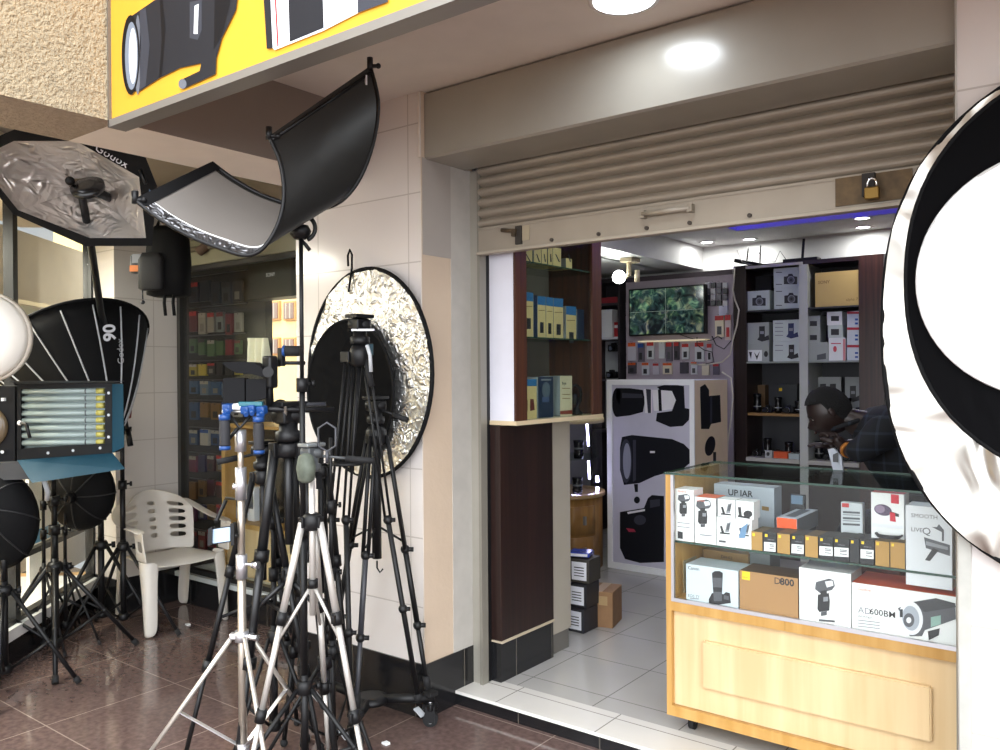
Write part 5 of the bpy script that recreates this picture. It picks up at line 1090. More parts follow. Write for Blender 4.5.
area('left_window_fill', ob(1.2, .45, 2.3), 1.0, 60, (1, .95, .82), (.1, .05, -1), size_y=.15)  # added fill light that brightens the left display, no fixture there

# ================================================================== STANDS AND TRIPODS
RTh = Vector((RT.x, RT.y, 0)).normalized(); FWh = Vector((FW.x, FW.y, 0)).normalized()
def az(d): a = math.radians(d); return RTh * math.cos(a) + FWh * math.sin(a)
def G(px, t, z=0.0):
    """point at picture column px, depth t, height z"""
    q = P(px, 375, t=t); return Vector((q.x, q.y, z))
def light_stand(label, px, t, ztop, zhub, rf, azs, r=.014, mc=BLK, mj=None, group=None, lower=.10, T_=None, top=None, zf=0):
    mj = mj or mc
    b = G(px, t); th = Thing('light_stand', label, 'light stand', (b.x, b.y, zf), group=group)
    L = lambda v: Vector(v) - Vector((b.x, b.y, zf))
    hub = Vector((0, 0, zhub)); low = Vector((0, 0, lower))
    m = MB(); top_ = L(top) if top is not None else Vector((0, 0, ztop))
    m.cyl(low, hub + Vector((0, 0, .05)), r, mc, n=14)
    n = 3; p0 = hub + Vector((0, 0, .05))
    for i in range(n):
        p1 = (hub + Vector((0, 0, .05))).lerp(top_, (i + 1) / n); m.cyl(p0, p1, r * (.95 - .2 * i), mc, n=12)
        p0 = p1
    col = th.part('column', m)
    for i in range(1, n):
        p1 = (hub + Vector((0, 0, .05))).lerp(top_, i / n); m = MB(); m.cyl(p1 - Vector((0, 0, .03)), p1 + Vector((0, 0, .02)), r * 1.5, mj, n=12); m.cyl(p1, p1 + az(20) * (r * 2.6), r * .4, mj, n=8); m.cyl(p1 + az(20) * (r * 2.4), p1 + az(20) * (r * 3.2), r * .9, mj, n=10); th.part('locking_collar', m)
    m = MB(); m.lathe([(r * 1.6, -.02), (r * 2.1, -.015), (r * 2.1, .015), (r * 1.6, .03)], mj, p=hub, n=14)
    m.cyl(hub, hub + az(30) * (r * 3.4), r * .45, mj, n=8); m.cyl(hub + az(30) * (r * 3.1), hub + az(30) * (r * 4.2), r, mj, n=10); th.part('hub', m)
    m = MB(); m.lathe([(r * 1.5, -.02), (r * 1.9, -.012), (r * 1.9, .012), (r * 1.5, .02)], mj, p=low, n=14); th.part('lower_collar', m)
    for a in azs:
        d = az(a); f = d * rf + Vector((0, 0, .012)); s = hub + d * (r * 1.9)
        m = MB(); m.tube([s, s.lerp(f, .5), f], r * .62, mc, 8)
        lg = th.part('leg', m)
        m = MB(); m.cyl(s.lerp(f, .94), f + (f - s).normalized() * .0, r * .85, RUB, n=10); th.part('rubber_foot', m, lg)
        mid = s.lerp(f, .55); m = MB(); m.tube([low + d * r * 1.5, mid], r * .45, mc, 6); m.sph(mid, r * .8, mj, 8, 6); th.part('brace', m)
    return th
Aq = 20
light_stand('black light stand carrying the fluorescent light panel', 53, 4.35, 1.0, .49, .40, (-62, 35, 178), r=.019)
light_stand('black light stand with thick column left of the plastic chair', 99.5, 4.85, 1.0, .50, .34, (-5, 118, 235), r=.018)
light_stand('black light stand nearest the plastic chair, with a boom up to the octagonal softbox', 121.5, 4.80, 1.50, .50, .36, (-12, 140, 228), r=.016)
light_stand('thin black light stand between the panel stand and the far left window', 42, 4.55, .95, .42, .27, (-40, 80, 200), r=.011)
light_stand('thin black light stand behind the panel stand', 63.5, 4.65, .95, .42, .25, (-20, 100, 220), r=.010)
light_stand('black light stand at the left edge of the photo, carrying the black spotlight', 2, 3.95, 1.05, .47, .33, (-65, 10, 170), r=.017)

# boom and octagonal softbox
c_ = lambda x, y: 3.56 + (y - 183) * .0022
def PT(x, y, dt=0): return P(x, y, t=c_(x, y) + dt)
outer = [(32, 122), (142, 148), (157, 186), (152, 246), (85, 246), (13, 214), (-16, 178), (-6, 138)]
cc = (80, 186)
t = Thing('octagonal_softbox', 'large black octagonal softbox with crinkled silver inside, hanging at the upper left', 'softbox', PT(80, 186))
def subd(pts, n=4):
    o = []
    for i in range(len(pts)):
        a, b = pts[i], pts[(i + 1) % len(pts)]
        o += [(a[0] + (b[0] - a[0]) * k / n, a[1] + (b[1] - a[1]) * k / n) for k in range(n)]
    return o
m = MB(); FAB = mat('0a0a0c', .75, name='black_fabric', spec=.2)
inn = [(14, 141), (76, 141), (139, 177), (146, 238), (90, 238), (18, 210), (-9, 176), (-5, 150)]
ro = [m.V(PT(*p)) for p in outer]; ri = [m.V(PT(*p)) for p in inn]; ri2 = [m.V(PT(*p, .03)) for p in inn]; bk = [m.V(PT(cc[0] + 8 + (x - cc[0]) * .26, cc[1] + 2 + (y - cc[1]) * .26, .46)) for x, y in outer]; ro2 = [m.V(PT(*p, .05)) for p in outer]
n = 8
for i in range(n):
    j = (i + 1) % n; m.face([ro[i], ro[j], ri[j], ri[i]], FAB); m.face([ri[i], ri[j], ri2[j], ri2[i]], FAB); m.face([ro[i], ro2[i], ro2[j], ro[j]], FAB); m.face([ro2[i], bk[i], bk[j], ro2[j]], FAB)
t.part('fabric_shell', m, world=True)
SILF = crinkle_mat('crinkled_silver_lining', 'e2dcd6', .33, .7, .7, 12)
m = MB()
for i in range(n):
    j = (i + 1) % n; K2_ = 8; pr = None
    for k in range(K2_ + 1):
        f = k / K2_; row = []
        for q_ in range(5):
            g_ = q_ / 4; a = Vector(inn[i]).lerp(Vector(inn[j]), g_); b = Vector((cc[0] + 8, cc[1] + 2)).lerp(Vector((a.x, a.y)), .2)
            x = a.x + (b.x - a.x) * f; y = a.y + (b.y - a.y) * f
            row.append(m.V(PT(x, y, .03 + .24 * (f ** .9) + random.uniform(-.004, .004) * (0 < f < 1))))
        if pr:
            for q_ in range(4): m.face([pr[q_], pr[q_ + 1], row[q_ + 1], row[q_]], SILF)
        pr = row
t.part('silver_lining', m, world=True, label='crinkled silver lining')
m = MB(); c0 = PT(88, 188, .05); m.lathe([(.05, -.02), (.07, -.01), (.072, .01), (.03, .02)], BLKG, p=c0, d=-FW + UP * .9, n=20); m.lathe([(.02, .05), (.02, .28)], BLK, p=c0, d=FW, n=12); m.sph(PT(70, 181, .05), .02, BLK); t.part('mounting_ring', m, world=True)
m = MB(); xo = (PT(139, 177) - PT(76, 141)).normalized(); yo = Vector((0, 0, 1)); nn_ = xo.cross(yo).normalized(); yo = nn_.cross(xo)
o_ = PT(95, 150.5); m.text('Godox', .05, o_ - FW * .012, xo, yo, LBL); t.part('lettering', m, world=True)
sb_ = P(121.5, 380, t=4.80)
t = Thing('boom_arm', 'long thin black boom arm slanting down from the octagonal softbox', 'boom', sb_)
m = MB(); m.tube([PT(80, 186, .04), P(91, 245, t=3.9), P(101, 312, t=4.35), P(121.5, 386, t=4.78)], .017, BLK, 10); t.part('tube', m, world=True)
m = MB(); m.sph(P(121.5, 386, t=4.80), .03, BLK); m.cyl(P(121.5, 378, t=4.80) - az(0) * .05, P(121.5, 378, t=4.80) + az(0) * .05, .012, BLK); t.part('swivel_joint', m, world=True)
# blue strip bracket right of the octabox
m = MB(); m.tube([PT(146, 176, .02), PT(152, 196, .0), PT(158, 214, .0)], .008, mat('3a5872', .4), 6); m.tube([P(140, 170, t=3.5), P(146, 184, t=3.5)], .008, BLK, 6)
t = bpy.data.objects['octagonal_softbox']; o = m.build('corner_strap', t, Matrix.Translation(t.location)); o['label'] = 'blue grey corner strap'

from mathutils.bvhtree import BVHTree
def decal_text(obj_bm, s, px, py, size, ang, mt, bold=0, fallback=None):
    """lettering printed on a curved surface: each vertex lies on the surface"""
    bv = BVHTree.FromBMesh(obj_bm); cu = bpy.data.curves.new('lettering', 'FONT'); cu.body = s; cu.size = 1; cu.resolution_u = 4; cu.offset = bold
    ob_ = bpy.data.objects.new('lettering', cu); me = ob_.to_mesh(); m = MB(); vs = []
    c, sn = math.cos(ang), math.sin(ang)
    for v in me.vertices:
        x = px + size * (v.co.x * c + v.co.y * sn); y = py + size * (v.co.x * sn - v.co.y * c)
        d = (FW + RT * ((x - 500) / F) - UP * ((y - 375) / F)).normalized(); h = bv.ray_cast(CAMP, d)
        vs.append(m.V((h[0] if h[0] is not None else CAMP + d * 4.3) - d * .006))
    for p in me.polygons: m.face([vs[i] for i in p.vertices], mt)
    ob_.to_mesh_clear(); bpy.data.objects.remove(ob_); bpy.data.curves.remove(cu); return m
# deep parabolic softbox marked 90
ap = P(112, 440, t=4.42); rc = P(72, 347, t=4.62); axd = (rc - ap).normalized(); Lp = (rc - ap).length; rp = .415
t = Thing('parabolic_softbox', 'deep black parabolic softbox with white seams and the number 90, left of the tiled column', 'softbox', ap)
m = MB(); prof = [(rp * (f ** .72), Lp * f) for f in [.02, .06, .12, .2, .3, .42, .55, .7, .85, 1.0]]
NR = 16; x_, y_, d_ = frame_from(axd)
rings = [m.ring(ap + d_ * z, x_, y_, r, NR * 3) for r, z in prof]; m.skin(rings, FAB)
rings2 = [m.ring(ap + d_ * z, x_, y_, max(r - .012, .005), NR * 3) for r, z in prof[::-1]]; m.skin([rings[-1], rings2[0]], FAB); m.skin(rings2, mat('b8b6b2', .35, .6)); 
m.face(rings[0][::-1], FAB)
bmc = m.bm.copy(); t.part('fabric_shell', m, world=True)
for i in range(NR):
    a = 2 * PI * (i + .5) / NR; m = MB(); pts = [ap + d_ * z + (x_ * math.cos(a) + y_ * math.sin(a)) * (r + .003) for r, z in prof]
    pts = pts[2:-1] + [pts[-2].lerp(pts[-1], .7)]; m.tube(pts, .0045, LGR, 5); t.part('white_seam', m, world=True)
m = MB(); m.tube([ap + d_ * Lp + (x_ * math.cos(2 * PI * i / 48) + y_ * math.sin(2 * PI * i / 48)) * rp for i in range(48)], .009, FAB, 6, closed=True); t.part('rim', m, world=True)
m = decal_text(bmc, '90', 115.5, 341, 17, -PI / 2 - .05, LBL, .03); t.part('number', m, world=True, label='white number 90')
m = decal_text(bmc, 'Godox', 124, 364, 9, -PI / 2 - .05, LGR); t.part('lettering', m, world=True)
bmc.free()
# white round diffuser at the far left
q = P(-18, 337, t=3.6)
t = Thing('round_diffuser', 'round white diffuser dome cut by the left edge of the photo', 'diffuser', q)
m = MB(); m.lathe([(.03, .10), (.13, .085), (.185, .03), (.192, 0), (.185, -.01)], mat('f1ece2', .6, name='white_diffuser_cloth'), d=-FW + RT * .1, n=40); t.part('diffuser_cloth', m)
m = MB(); m.lathe([(.19, 0), (.2, -.005), (.2, -.03), (.06, -.14)], mat('cfc6b8', .5), d=-FW + RT * .1, n=40); t.part('dish', m)
m = MB(); a, b = q + FW * .1, G(-30, 3.7, 1.0); m.tube([a, b, G(-30, 3.7, 0)], .014, BLK); t.part('stand', m, world=True)

# fluorescent light panel
tp = 3.93
t = Thing('fluorescent_light_panel', 'teal studio light panel with fluorescent tubes, on a black stand at the left', 'studio light', P(66, 425, t=tp + .1))
TEAL = mat('12394b', .65, spec=.15, name='teal_paint')
Q_ = lambda x, y, d=0: P(x, y, t=tp + d)
def slab(m, pts, dep, mt, d0=0): m.prism([Q_(x, y, d0) for x, y in pts], FW * dep, mt)
m = MB(); slab(m, [(17, 384), (112, 383), (112, 453), (17, 460)], .10, mat('1a1b1e', .5), .02); slab(m, [(30, 392), (100, 391), (100, 446), (30, 450)], .1, mat('222326', .5), .12); t.part('housing', m, world=True)
m = MB()
for pts in ([(17, 384), (112, 383), (112, 387.5), (17, 389)], [(17, 449), (112, 443), (112, 453), (17, 460)], [(17, 388), (21, 388), (21, 450), (17, 450)], [(105, 386), (112, 386), (112, 445), (105, 446)]): slab(m, pts, .03, mat('101012', .6, spec=.2), -.012)
for (x, y) in ((48, 453), (73, 450.5), (100, 448), (108.5, 393), (108.5, 415), (108.5, 437)): m.disc(Q_(x, y, -.0135), .007, LGR, -FW, 10)
fr_ = t.part('bezel', m, world=True)
m = MB(); slab(m, [(20, 388), (106, 386.5), (106, 446), (20, 450)], .004, mat('5d6766', .3, .6), .016); t.part('reflector', m, world=True)
for k in range(8):
    y = 391.5 + k * 7.3; sk = (445.5 - 450) / 60 * k * .9
    m = MB(); m.cyl(Q_(21, y + .6 * k * .07, .005), Q_(97, y - .5 + sk * .5, .005), .0135, mat('93a19e', .25, name='fluorescent_tube'), n=10); m.cyl(Q_(97, y - .5 + sk * .5, .005), Q_(104.5, y - .6 + sk * .5, .005), .0135, mat('a8a052', .4), n=10); m.cyl(Q_(86, y - .4 + sk * .45, .0045), Q_(87, y - .4 + sk * .45, .0045), .0138, DGR, n=10); t.part('tube', m, world=True)
m = MB(); m.tube([Q_(20, 423, -.03), Q_(26, 424, -.05), Q_(30, 438, -.06)], .008, BLK); m.sph(Q_(20, 423, -.03), .012, WHT); t.part('locking_lever', m, world=True)
m = MB(); m.prism([Q_(17, 460, -.01), Q_(112, 453, -.01), P(125, 469, t=tp - .22), P(32, 483, t=tp - .22)], FW * .004, TEAL); t.part('barn_door', m, world=True)
m = MB(); m.prism([Q_(17, 384, -.01), Q_(112, 383, -.01), P(124, 381, t=tp - .05), P(8, 381, t=tp - .05)], FW * .004, mat('45484c', .4)); t.part('barn_door', m, world=True)
m = MB(); m.prism([Q_(112, 384, -.01), Q_(123, 384, -.06), Q_(124, 447, -.06), Q_(112, 453, -.01)], FW * .004, TEAL); t.part('barn_door', m, world=True)
m = MB(); m.tube([Q_(44, 480, .08), Q_(48, 492, .1), Q_(47, 500, .12)], .012, LGR); m.tube([Q_(53, 458, .12), P(52, 478, t=4.15), P(52.5, 492, t=4.33)], .018, BLK); t.part('yoke', m, world=True)
# dark spotlight at the far left
t = Thing('spotlight', 'black square studio spotlight at the left edge beside the fluorescent panel', 'studio light', P(-4, 425, t=4.0))
m = MB(); m.prism([P(x, y, t=4.0) for x, y in ((-26, 386), (15, 386), (15, 462), (-26, 466))], FW * .14, mat('141418', .6, spec=.2)); m.prism([P(x, y, t=3.9) for x, y in ((-24, 464), (22, 462), (36, 479), (-20, 481))], (FW * .08), mat('3a3b3e', .5)); t.part('housing', m, world=True)
m = MB(); m.lathe([(.10, 0), (.1, .01), (.085, .02), (.04, .028), (.005, .03)], mat('6a5a44', .15), p=P(-12, 427, t=4.0), d=-FW, n=28); t.part('lens', m, world=True)
m = MB(); m.disc(P(2, 452, t=3.978), .008, LBL, -FW, 10, th=.004); m.bx(P(1, 398, t=3.975), P(6, 401, t=3.97), LBL); t.part('switch', m, world=True)
m = MB(); m.tube([P(-2, 455, t=4.1), P(1, 480, t=3.98), G(2, 3.95, 1.02)], .015, BLK); t.part('bracket', m, world=True)
# dark domes under the lights
def dome(label, cx, cy, t_, rx, ry, dvec, depth, rim=LGR):
    q = P(cx, cy, t=t_); th = Thing('dome_softbox', label, 'softbox', q); m = MB(); x, y, d = frame_from(dvec); R0 = rx * t_ / F; R1 = ry * t_ / F
    rings = []
    for k in range(9):
        a = PI / 2 * k / 8.3; rings.append([m.V(RT * (R0 * math.cos(a) * math.cos(2 * PI * i / 32)) + UP * (R1 * math.cos(a) * math.sin(2 * PI * i / 32)) + Vector(dvec) * (depth * math.sin(a))) for i in range(32)])
    m.skin(rings, FAB); m.face(rings[-1], FAB); m.face(rings[0][::-1], mat('5b5d60', .5)); th.part('fabric_shell', m)
    for i in range(0, 32, 4):
        m = MB(); pts = []
        for k in range(9):
            a = PI / 2 * k / 8.3; pts.append((RT * (R0 * math.cos(a) * math.cos(2 * PI * i / 32)) + UP * (R1 * math.cos(a) * math.sin(2 * PI * i / 32)) + Vector(dvec) * (depth * math.sin(a))) * 1.01)
        m.tube(pts, .004, mat('202022', .5), 5); th.part('rib', m)
    m = MB(); m.cyl(Vector(dvec) * depth * .9, Vector(dvec) * (depth + .06), .03, BLK); th.part('mounting_ring', m)
    return th
dome('big black dome softbox low at the left edge, seen from behind', -2, 520, 4.0, 42, 50, -FW + UP * .5, .16)
dome('black round softbox between the light stands, below the fluorescent panel', 82, 492, 4.75, 34, 38, -FW - UP * .1, .12)
# red and black grip on the stand
t = Thing('clamp_grip', 'small black grip with a red block clamped to the stand beside the teal panel', 'clamp', P(126, 415, t=4.78))
m = MB(); m.box(P(126.5, 413, t=4.76), (.045, .04, .06), mat('7d2a30', .5), (0, .1, .6), .006); t.part('clamp_block', m, world=True)
m = MB(); m.tube([P(122, 400, t=4.78), P(126, 422, t=4.76), P(128, 432, t=4.76)], .010, BLK); m.cyl(P(127.5, 430, t=4.76), P(130.5, 446, t=4.75), .016, BLK); t.part('handle', m, world=True)

# ================================================================== PLASTIC CHAIR
WPL = mat('cfc9c0', .35, name='white_moulded_plastic')
t = Thing('plastic_chair', 'white moulded plastic armchair between the light stands and the display window', 'chair', (-4.68, 2.775, 0), (0, 0, math.radians(-7)))
S_ = lambda v: Vector(v)
def grid_part(pts, holes, th, name, parent=None, sub=2):
    """pts[j][i] grid of points (thing frame), cells in holes left out, thickened and smoothed"""
    me = bpy.data.meshes.new(name); R, Cn = len(pts), len(pts[0]); vs = [p for r in pts for p in r]
    fs = [(j * Cn + i, j * Cn + i + 1, (j + 1) * Cn + i + 1, (j + 1) * Cn + i) for j in range(R - 1) for i in range(Cn - 1) if (j, i) not in holes]
    me.from_pydata([tuple(v) for v in vs], [], fs); me.materials.append(WPL); o = bpy.data.objects.new(name, me); COL.objects.link(o); o.parent = parent or t.o
    so_ = o.modifiers.new('thick', 'SOLIDIFY'); so_.thickness = th; so_.offset = 0
    sb2 = o.modifiers.new('smooth', 'SUBSURF'); sb2.levels = sub; sb2.render_levels = sub
    for p in me.polygons: p.use_smooth = True
    return o
# +x = front of chair
pts = []
for j in range(7):
    v = j / 6; row = []
    for i in range(9):
        u = i / 8 * 2 - 1; x = -.20 + .43 * v; y = u * (.20 + .03 * v)
        z = .425 - .02 * (1 - u * u) - .02 * (1 - v) + (-.03 if j == 6 else 0) + (-.02 if abs(u) == 1 else 0); row.append(Vector((x, y, z)))
    pts.append(row)
grid_part(pts, set(), .012, 'seat')
pts = []; holes = set()
for j in range(16):
    v = j / 15; row = []
    wdt = .20 + .03 * math.sin(v * PI * .6) - (.07 * max(0, v - .75) / .25) ** 1
    for i in range(12):
        u = i / 11 * 2 - 1; z = .40 + .37 * v - .05 * u * u * v * v; x = -.20 - .10 * v + .10 * u * u; row.append(Vector((x, u * wdt, z)))
    pts.append(row)
for j in (3, 5, 7, 9, 11):
    for i in (1, 2, 8, 9): holes.add((j, i))
    holes.add((j, 5))
grid_part(pts, holes, .010, 'backrest')
for s in (-1, 1):
    y = s * .245
    # front leg, wide and tapering
    pts = [[Vector((x + fx_, y + s * dy, z)) for (x, dy) in ((.23 - w_, -.02 + .0), (.23 - w_ * .5, .006), (.23, .006), (.235, -.035 - .3 * w_))] for z, w_, fx_ in ((.0, .075, .03), (.12, .085, .025), (.25, .10, .015), (.36, .125, .005), (.425, .16, 0))]
    grid_part(pts, set(), .008, 'leg')
    pts = [[Vector((-.22 - fx_, y * .9 + s * dy, z)) + Vector((dx, 0, 0)) for (dx, dy) in ((.05, .0), (.0, .006), (-.012, -.045))] for z, fx_ in ((.0, .07), (.15, .05), (.3, .025), (.42, 0))]
    grid_part(pts, set(), .008, 'leg')
    # arm: flat band from backrest forward, down to the front leg, with an oval opening
    path = [(-.25, .195, .70), (-.20, .245, .66), (-.12, .268, .63), (-.02, .275, .61), (.10, .272, .605), (.19, .268, .605), (.225, .262, .59)]
    pts = [[Vector((x, s * (yy - o2), z - (o2 > .03) * .0)) for o2 in (-.03, 0, .03)] for x, yy, z in path]
    grid_part(pts, set(), .010, 'arm')
    pts = []
    for j in range(7):
        v = j / 6; w_ = .055 + .03 * v ** 2 + .02 * (1 - v) ** 2
        row = [Vector((.20 + .0 * v - w_ + 2 * w_ * i / 4 * .9, s * (.268 - .02 * v), .60 - .175 * v)) for i in range(5)]
        pts.append(row)
    grid_part(pts, {(2, 1), (2, 2), (3, 1), (3, 2)}, .010, 'arm_support')

# ================================================================== BACKPACK ON THE COLUMN
q = P(165, 262, t=4.72)
t = Thing('backpack', 'black camera backpack with a small orange pocket, hanging in front of the tiled column', 'backpack', q, (0, 0, .62))
def blob(m, rows, mt, n=20):
    rings = []
    for (z, rx, ry, cx, cy) in rows:
        rings.append([m.V((cx + rx * (abs(math.cos(2 * PI * i / n)) ** .6) * math.copysign(1, math.cos(2 * PI * i / n)), cy + ry * (abs(math.sin(2 * PI * i / n)) ** .6) * math.copysign(1, math.sin(2 * PI * i / n)), z)) for i in range(n)])
    m.skin(rings, mt); m.face(rings[0][::-1], mt); m.face(rings[-1], mt)
m = MB(); blob(m, [(-.2, .08, .05, .02, 0), (-.19, .115, .075, .02, 0), (0, .12, .08, .02, 0), (.15, .11, .07, .02, 0), (.2, .07, .05, .02, 0)], FAB); t.part('bag_body', m)
m = MB(); blob(m, [(-.17, .05, .02, -.04, -.085), (-.16, .07, .03, -.04, -.085), (0, .07, .03, -.04, -.085), (.04, .05, .02, -.04, -.085)], mat('17171a', .7)); t.part('front_pocket', m)
m = MB(); m.box((-.125, -.05, -.02), (.08, .06, .10), INK, None, .008); m.box((-.125, -.082, -.045), (.078, .006, .035), mat('d87c3a', .5)); m.box((-.125, -.083, .01), (.05, .004, .05), GRY); t.part('side_pocket', m, label='small black pocket with an orange band')
for dx in (.02, .07):
    m = MB(); m.tube([(dx, -.05, -.17), (dx + .005, -.07, -.24), (dx + .012, -.07, -.31)], .009, FAB, 6); t.part('strap', m)
m = MB(); m.tube([(-.05, 0, .19), (-.02, 0, .26), (.01, 0, .3), (.04, 0, .26), (.06, 0, .19)], .008, FAB, 6); t.part('carry_loop', m)
m = MB(); m.tube([(-.09, -.09, -.17), (-.088, -.09, -.22)], .004, INK, 5); m.sph((-.088, -.09, -.235), .012, INK); t.part('zip_pull', m)
# ================================================================== CURVED REFLECTOR ON ITS STAND
near = [(135, 200), (160, 219), (190, 236), (220, 248), (243, 255), (258, 252), (271, 238), (281, 215), (284, 190), (280, 162), (269, 136)]
far = [(212, 163), (232, 178), (258, 193), (285, 203), (312, 209), (332, 206), (349, 194), (364, 170), (375, 135), (378, 100), (370, 66)]
def sm(pts, n=41):
    """Catmull-Rom through the points"""
    o = []; k = len(pts) - 1
    for j in range(n):
        f = j / (n - 1) * k; i = min(int(f), k - 1); u = f - i
        p0, p1, p2, p3 = [Vector(pts[max(0, min(k, i + d))]) for d in (-1, 0, 1, 2)]
        o.append(.5 * ((2 * p1) + (p2 - p0) * u + (2 * p0 - 5 * p1 + 4 * p2 - p3) * u * u + (3 * p1 - p0 - 3 * p2 + p3) * u ** 3))
    return o
N3 = [P(x, y, t=2.78) for x, y in sm(near)]; F3 = [P(x, y, t=3.02) for x, y in sm(far)]
ctr = sum(N3, Vector()) / len(N3)
t = Thing('curved_reflector', 'curved reflector panel, dark outside and grey inside, bent like a U below the porch ceiling', 'reflector', (N3[20] + F3[20]) / 2)
GREYF = mat('736e69', .5, .0, name='grey_translucent_fabric', var=.1, vscale=5); DKS = crinkle_mat('dark_satin_fabric', '343433', .42, .55, .08, 5, (1, 1, 1)); SLB = crinkle_mat('silver_border_fabric', '77777a', .35, .9, .8, 25)
KV = 12
def shell(m, off, fn, u0=0, u1=1, v0=0, v1=1):
    g = []
    for j in range(len(N3)):
        if not (u0 <= j / (len(N3) - 1) <= u1 + 1e-6): continue
        row = []
        jj = max(1, min(len(N3) - 2, j)); tg = N3[jj + 1] - N3[jj - 1]
        for k in range(KV + 1):
            v = v0 + (v1 - v0) * k / KV; p = N3[j].lerp(F3[j], v); nr = tg.cross(F3[j] - N3[j]).normalized()
            if (ctr + (F3[20] - N3[20]) * .5 - p).dot(nr) < 0: nr = -nr
            row.append(m.V(p + nr * off))
        g.append(row)
    for j in range(len(g) - 1):
        for k in range(KV): m.face([g[j][k], g[j][k + 1], g[j + 1][k + 1], g[j + 1][k]], fn, True)
m = MB(); shell(m, 0, DKS); t.part('outer_fabric', m, world=True, label='dark satin outer side')
m = MB(); shell(m, .006, GREYF, v0=.1, v1=.93); t.part('inner_fabric', m, world=True, label='grey inner side')
m = MB(); shell(m, .0075, SLB, v0=0, v1=.10); t.part('silver_border', m, world=True)
m = MB(); j0 = 2
shell(m, .009, FAB, u0=0, u1=.06); t.part('end_strip', m, world=True)
for L_ in (N3, F3):
    m = MB(); m.tube(L_, .0075, BLK, 8)
    rod = t.part('edge_rod', m, world=True)
m = MB(); m.tube([N3[j].lerp(F3[j], .10) + (ctr - N3[j]).normalized() * .010 for j in range(0, 41)], .003, WHT, 6); t.part('piping', m, world=True, label='white piping')
m = MB(); m.tube([N3[1].lerp(F3[1], f) for f in (0, .5, 1)], .007, BLK); t.part('edge_rod', m, world=True)
m = MB(); m.tube([N3[39].lerp(F3[39], f) for f in (0, .5, 1)], .007, BLK); t.part('edge_rod', m, world=True)
for q in (N3[0], N3[40], F3[40]):
    m = MB(); m.cyl(q - Vector((0, 0, .012)), q + Vector((0, 0, .03)), .011, BLK); m.cyl(q, q + RTh * .03, .007, BLK); m.sph(q + RTh * .03, .010, BLK); t.part('end_knob', m, world=True)
m = MB(); m.box(P(366, 80, t=3.0), (.006, .006, .035), LBL); t.part('care_tag', m, world=True)
# its stand
ts = 3.0
st = light_stand('tall black light stand holding the curved reflector', 302, ts, P(300, 238, t=ts).z, .36, .33, (-15, 105, 215), r=.014)
t = Thing('reflector_clamp', 'black swivel grip between the curved reflector and its stand', 'clamp', P(300, 232, t=ts))
q = P(300, 231, t=ts); m = MB(); m.lathe([(.02, -.03), (.035, -.015), (.04, 0), (.03, .02)], BLK, p=q, n=20); t.part('swivel', m, world=True)
m = MB(); m.tube([q + RTh * .045 * math.cos(a) + RTh * .01 + Vector((0, 0, .045 * math.sin(a) + .01)) for a in [-1.2 + 2.6 * i / 12 for i in range(13)]], .008, BLK); t.part('ring_handle', m, world=True)
m = MB(); m.tube([q - Vector((0, 0, .03)), q + RTh * .02 - Vector((0, 0, .05)), q + RTh * .035 - Vector((0, 0, .07))], .007, BLK); t.part('lever', m, world=True)

# ================================================================== ROUND REFLECTORS
def SE(a, p): return (abs(math.cos(a)) ** p + abs(math.sin(a)) ** p) ** (-1 / p)
def wr_disc(m, c, r, mt, th=.012, amp=.012, r0=0, seed=0, ex=1, n=72, k=16, p=2):
    """wrinkled disc facing -Y"""
    rg = random.Random(seed); ph = [rg.uniform(0, 6.28) for _ in range(8)]
    def h(a, q): return amp * (.5 * math.sin(3 * a + ph[0] + 3 * q) * q + .4 * math.sin(7 * a + ph[1] + 6 * q) * q + .35 * math.sin(19 * a + ph[2] + 4 * q) * q ** 3 + .25 * math.sin(31 * a + ph[3]) * q ** 6)
    rings = []
    for j in range(k + 1):
        q = r0 / r + (1 - r0 / r) * j / k
        rings.append([m.V((c[0] + r * ex * q * math.cos(2 * PI * i / n) * SE(2 * PI * i / n, p), c[1] - abs(h(2 * PI * i / n, q)) * 1.0, c[2] + r * q * math.sin(2 * PI * i / n) * SE(2 * PI * i / n, p))) for i in range(n)] if q > 0 else None)
    if rings[0] is None:
        cv = m.V(c)
        for i in range(n): m.face([cv, rings[1][(i + 1) % n], rings[1][i]], mt, True)
        rings = rings[1:]
    m.skin(rings, mt)
SILR = crinkle_mat('crinkled_silver_cloth', 'd9d9d8', .36, .95, .55, 24); SILR2 = crinkle_mat('crinkled_bright_silver_cloth', 'c2beb6', .3, .97, 1.0, 5)
BLC = crinkle_mat('black_nylon_cloth', '060608', .8, 0, .3, 6, spec=.08); WHC = crinkle_mat('white_reflector_cloth', 'fbfbfb', .5, .1, .35, 3)
c = Vector((-2.755, 2.60, 1.50))
t = Thing('round_reflector', 'round silver reflector with black rim hanging on the left tiled pillar', 'reflector', c)
m = MB(); wr_disc(m, c, .465, SILR, seed=3, ex=.845); m.disc(c + Vector((0, .012, 0)), .46, FAB, (0, 1, 0), 48, ry=.40) if 0 else None; t.part('silver_cloth', m, world=True)
m = MB(); m.tube([(c.x + .395 * math.cos(2 * PI * i / 64), c.y, c.z + .468 * math.sin(2 * PI * i / 64)) for i in range(64)], .010, FAB, 8, closed=True); t.part('rim', m, world=True)
m = MB(); q = P(350, 266, Y=2.59); m.tube([q + Vector((-.012, 0, 0)), q + Vector((-.014, 0, .05)), q + Vector((0, 0, .075)), q + Vector((.014, 0, .05)), q + Vector((.012, 0, -.01)), q + Vector((.0, -.01, -.12))], .005, FAB, 6); t.part('hanging_loop', m, world=True)
c2 = Vector((-2.838, 2.565, 1.415))
t = Thing('round_reflector', 'smaller black round reflector disc in front of the silver one on the left pillar', 'reflector', c2)
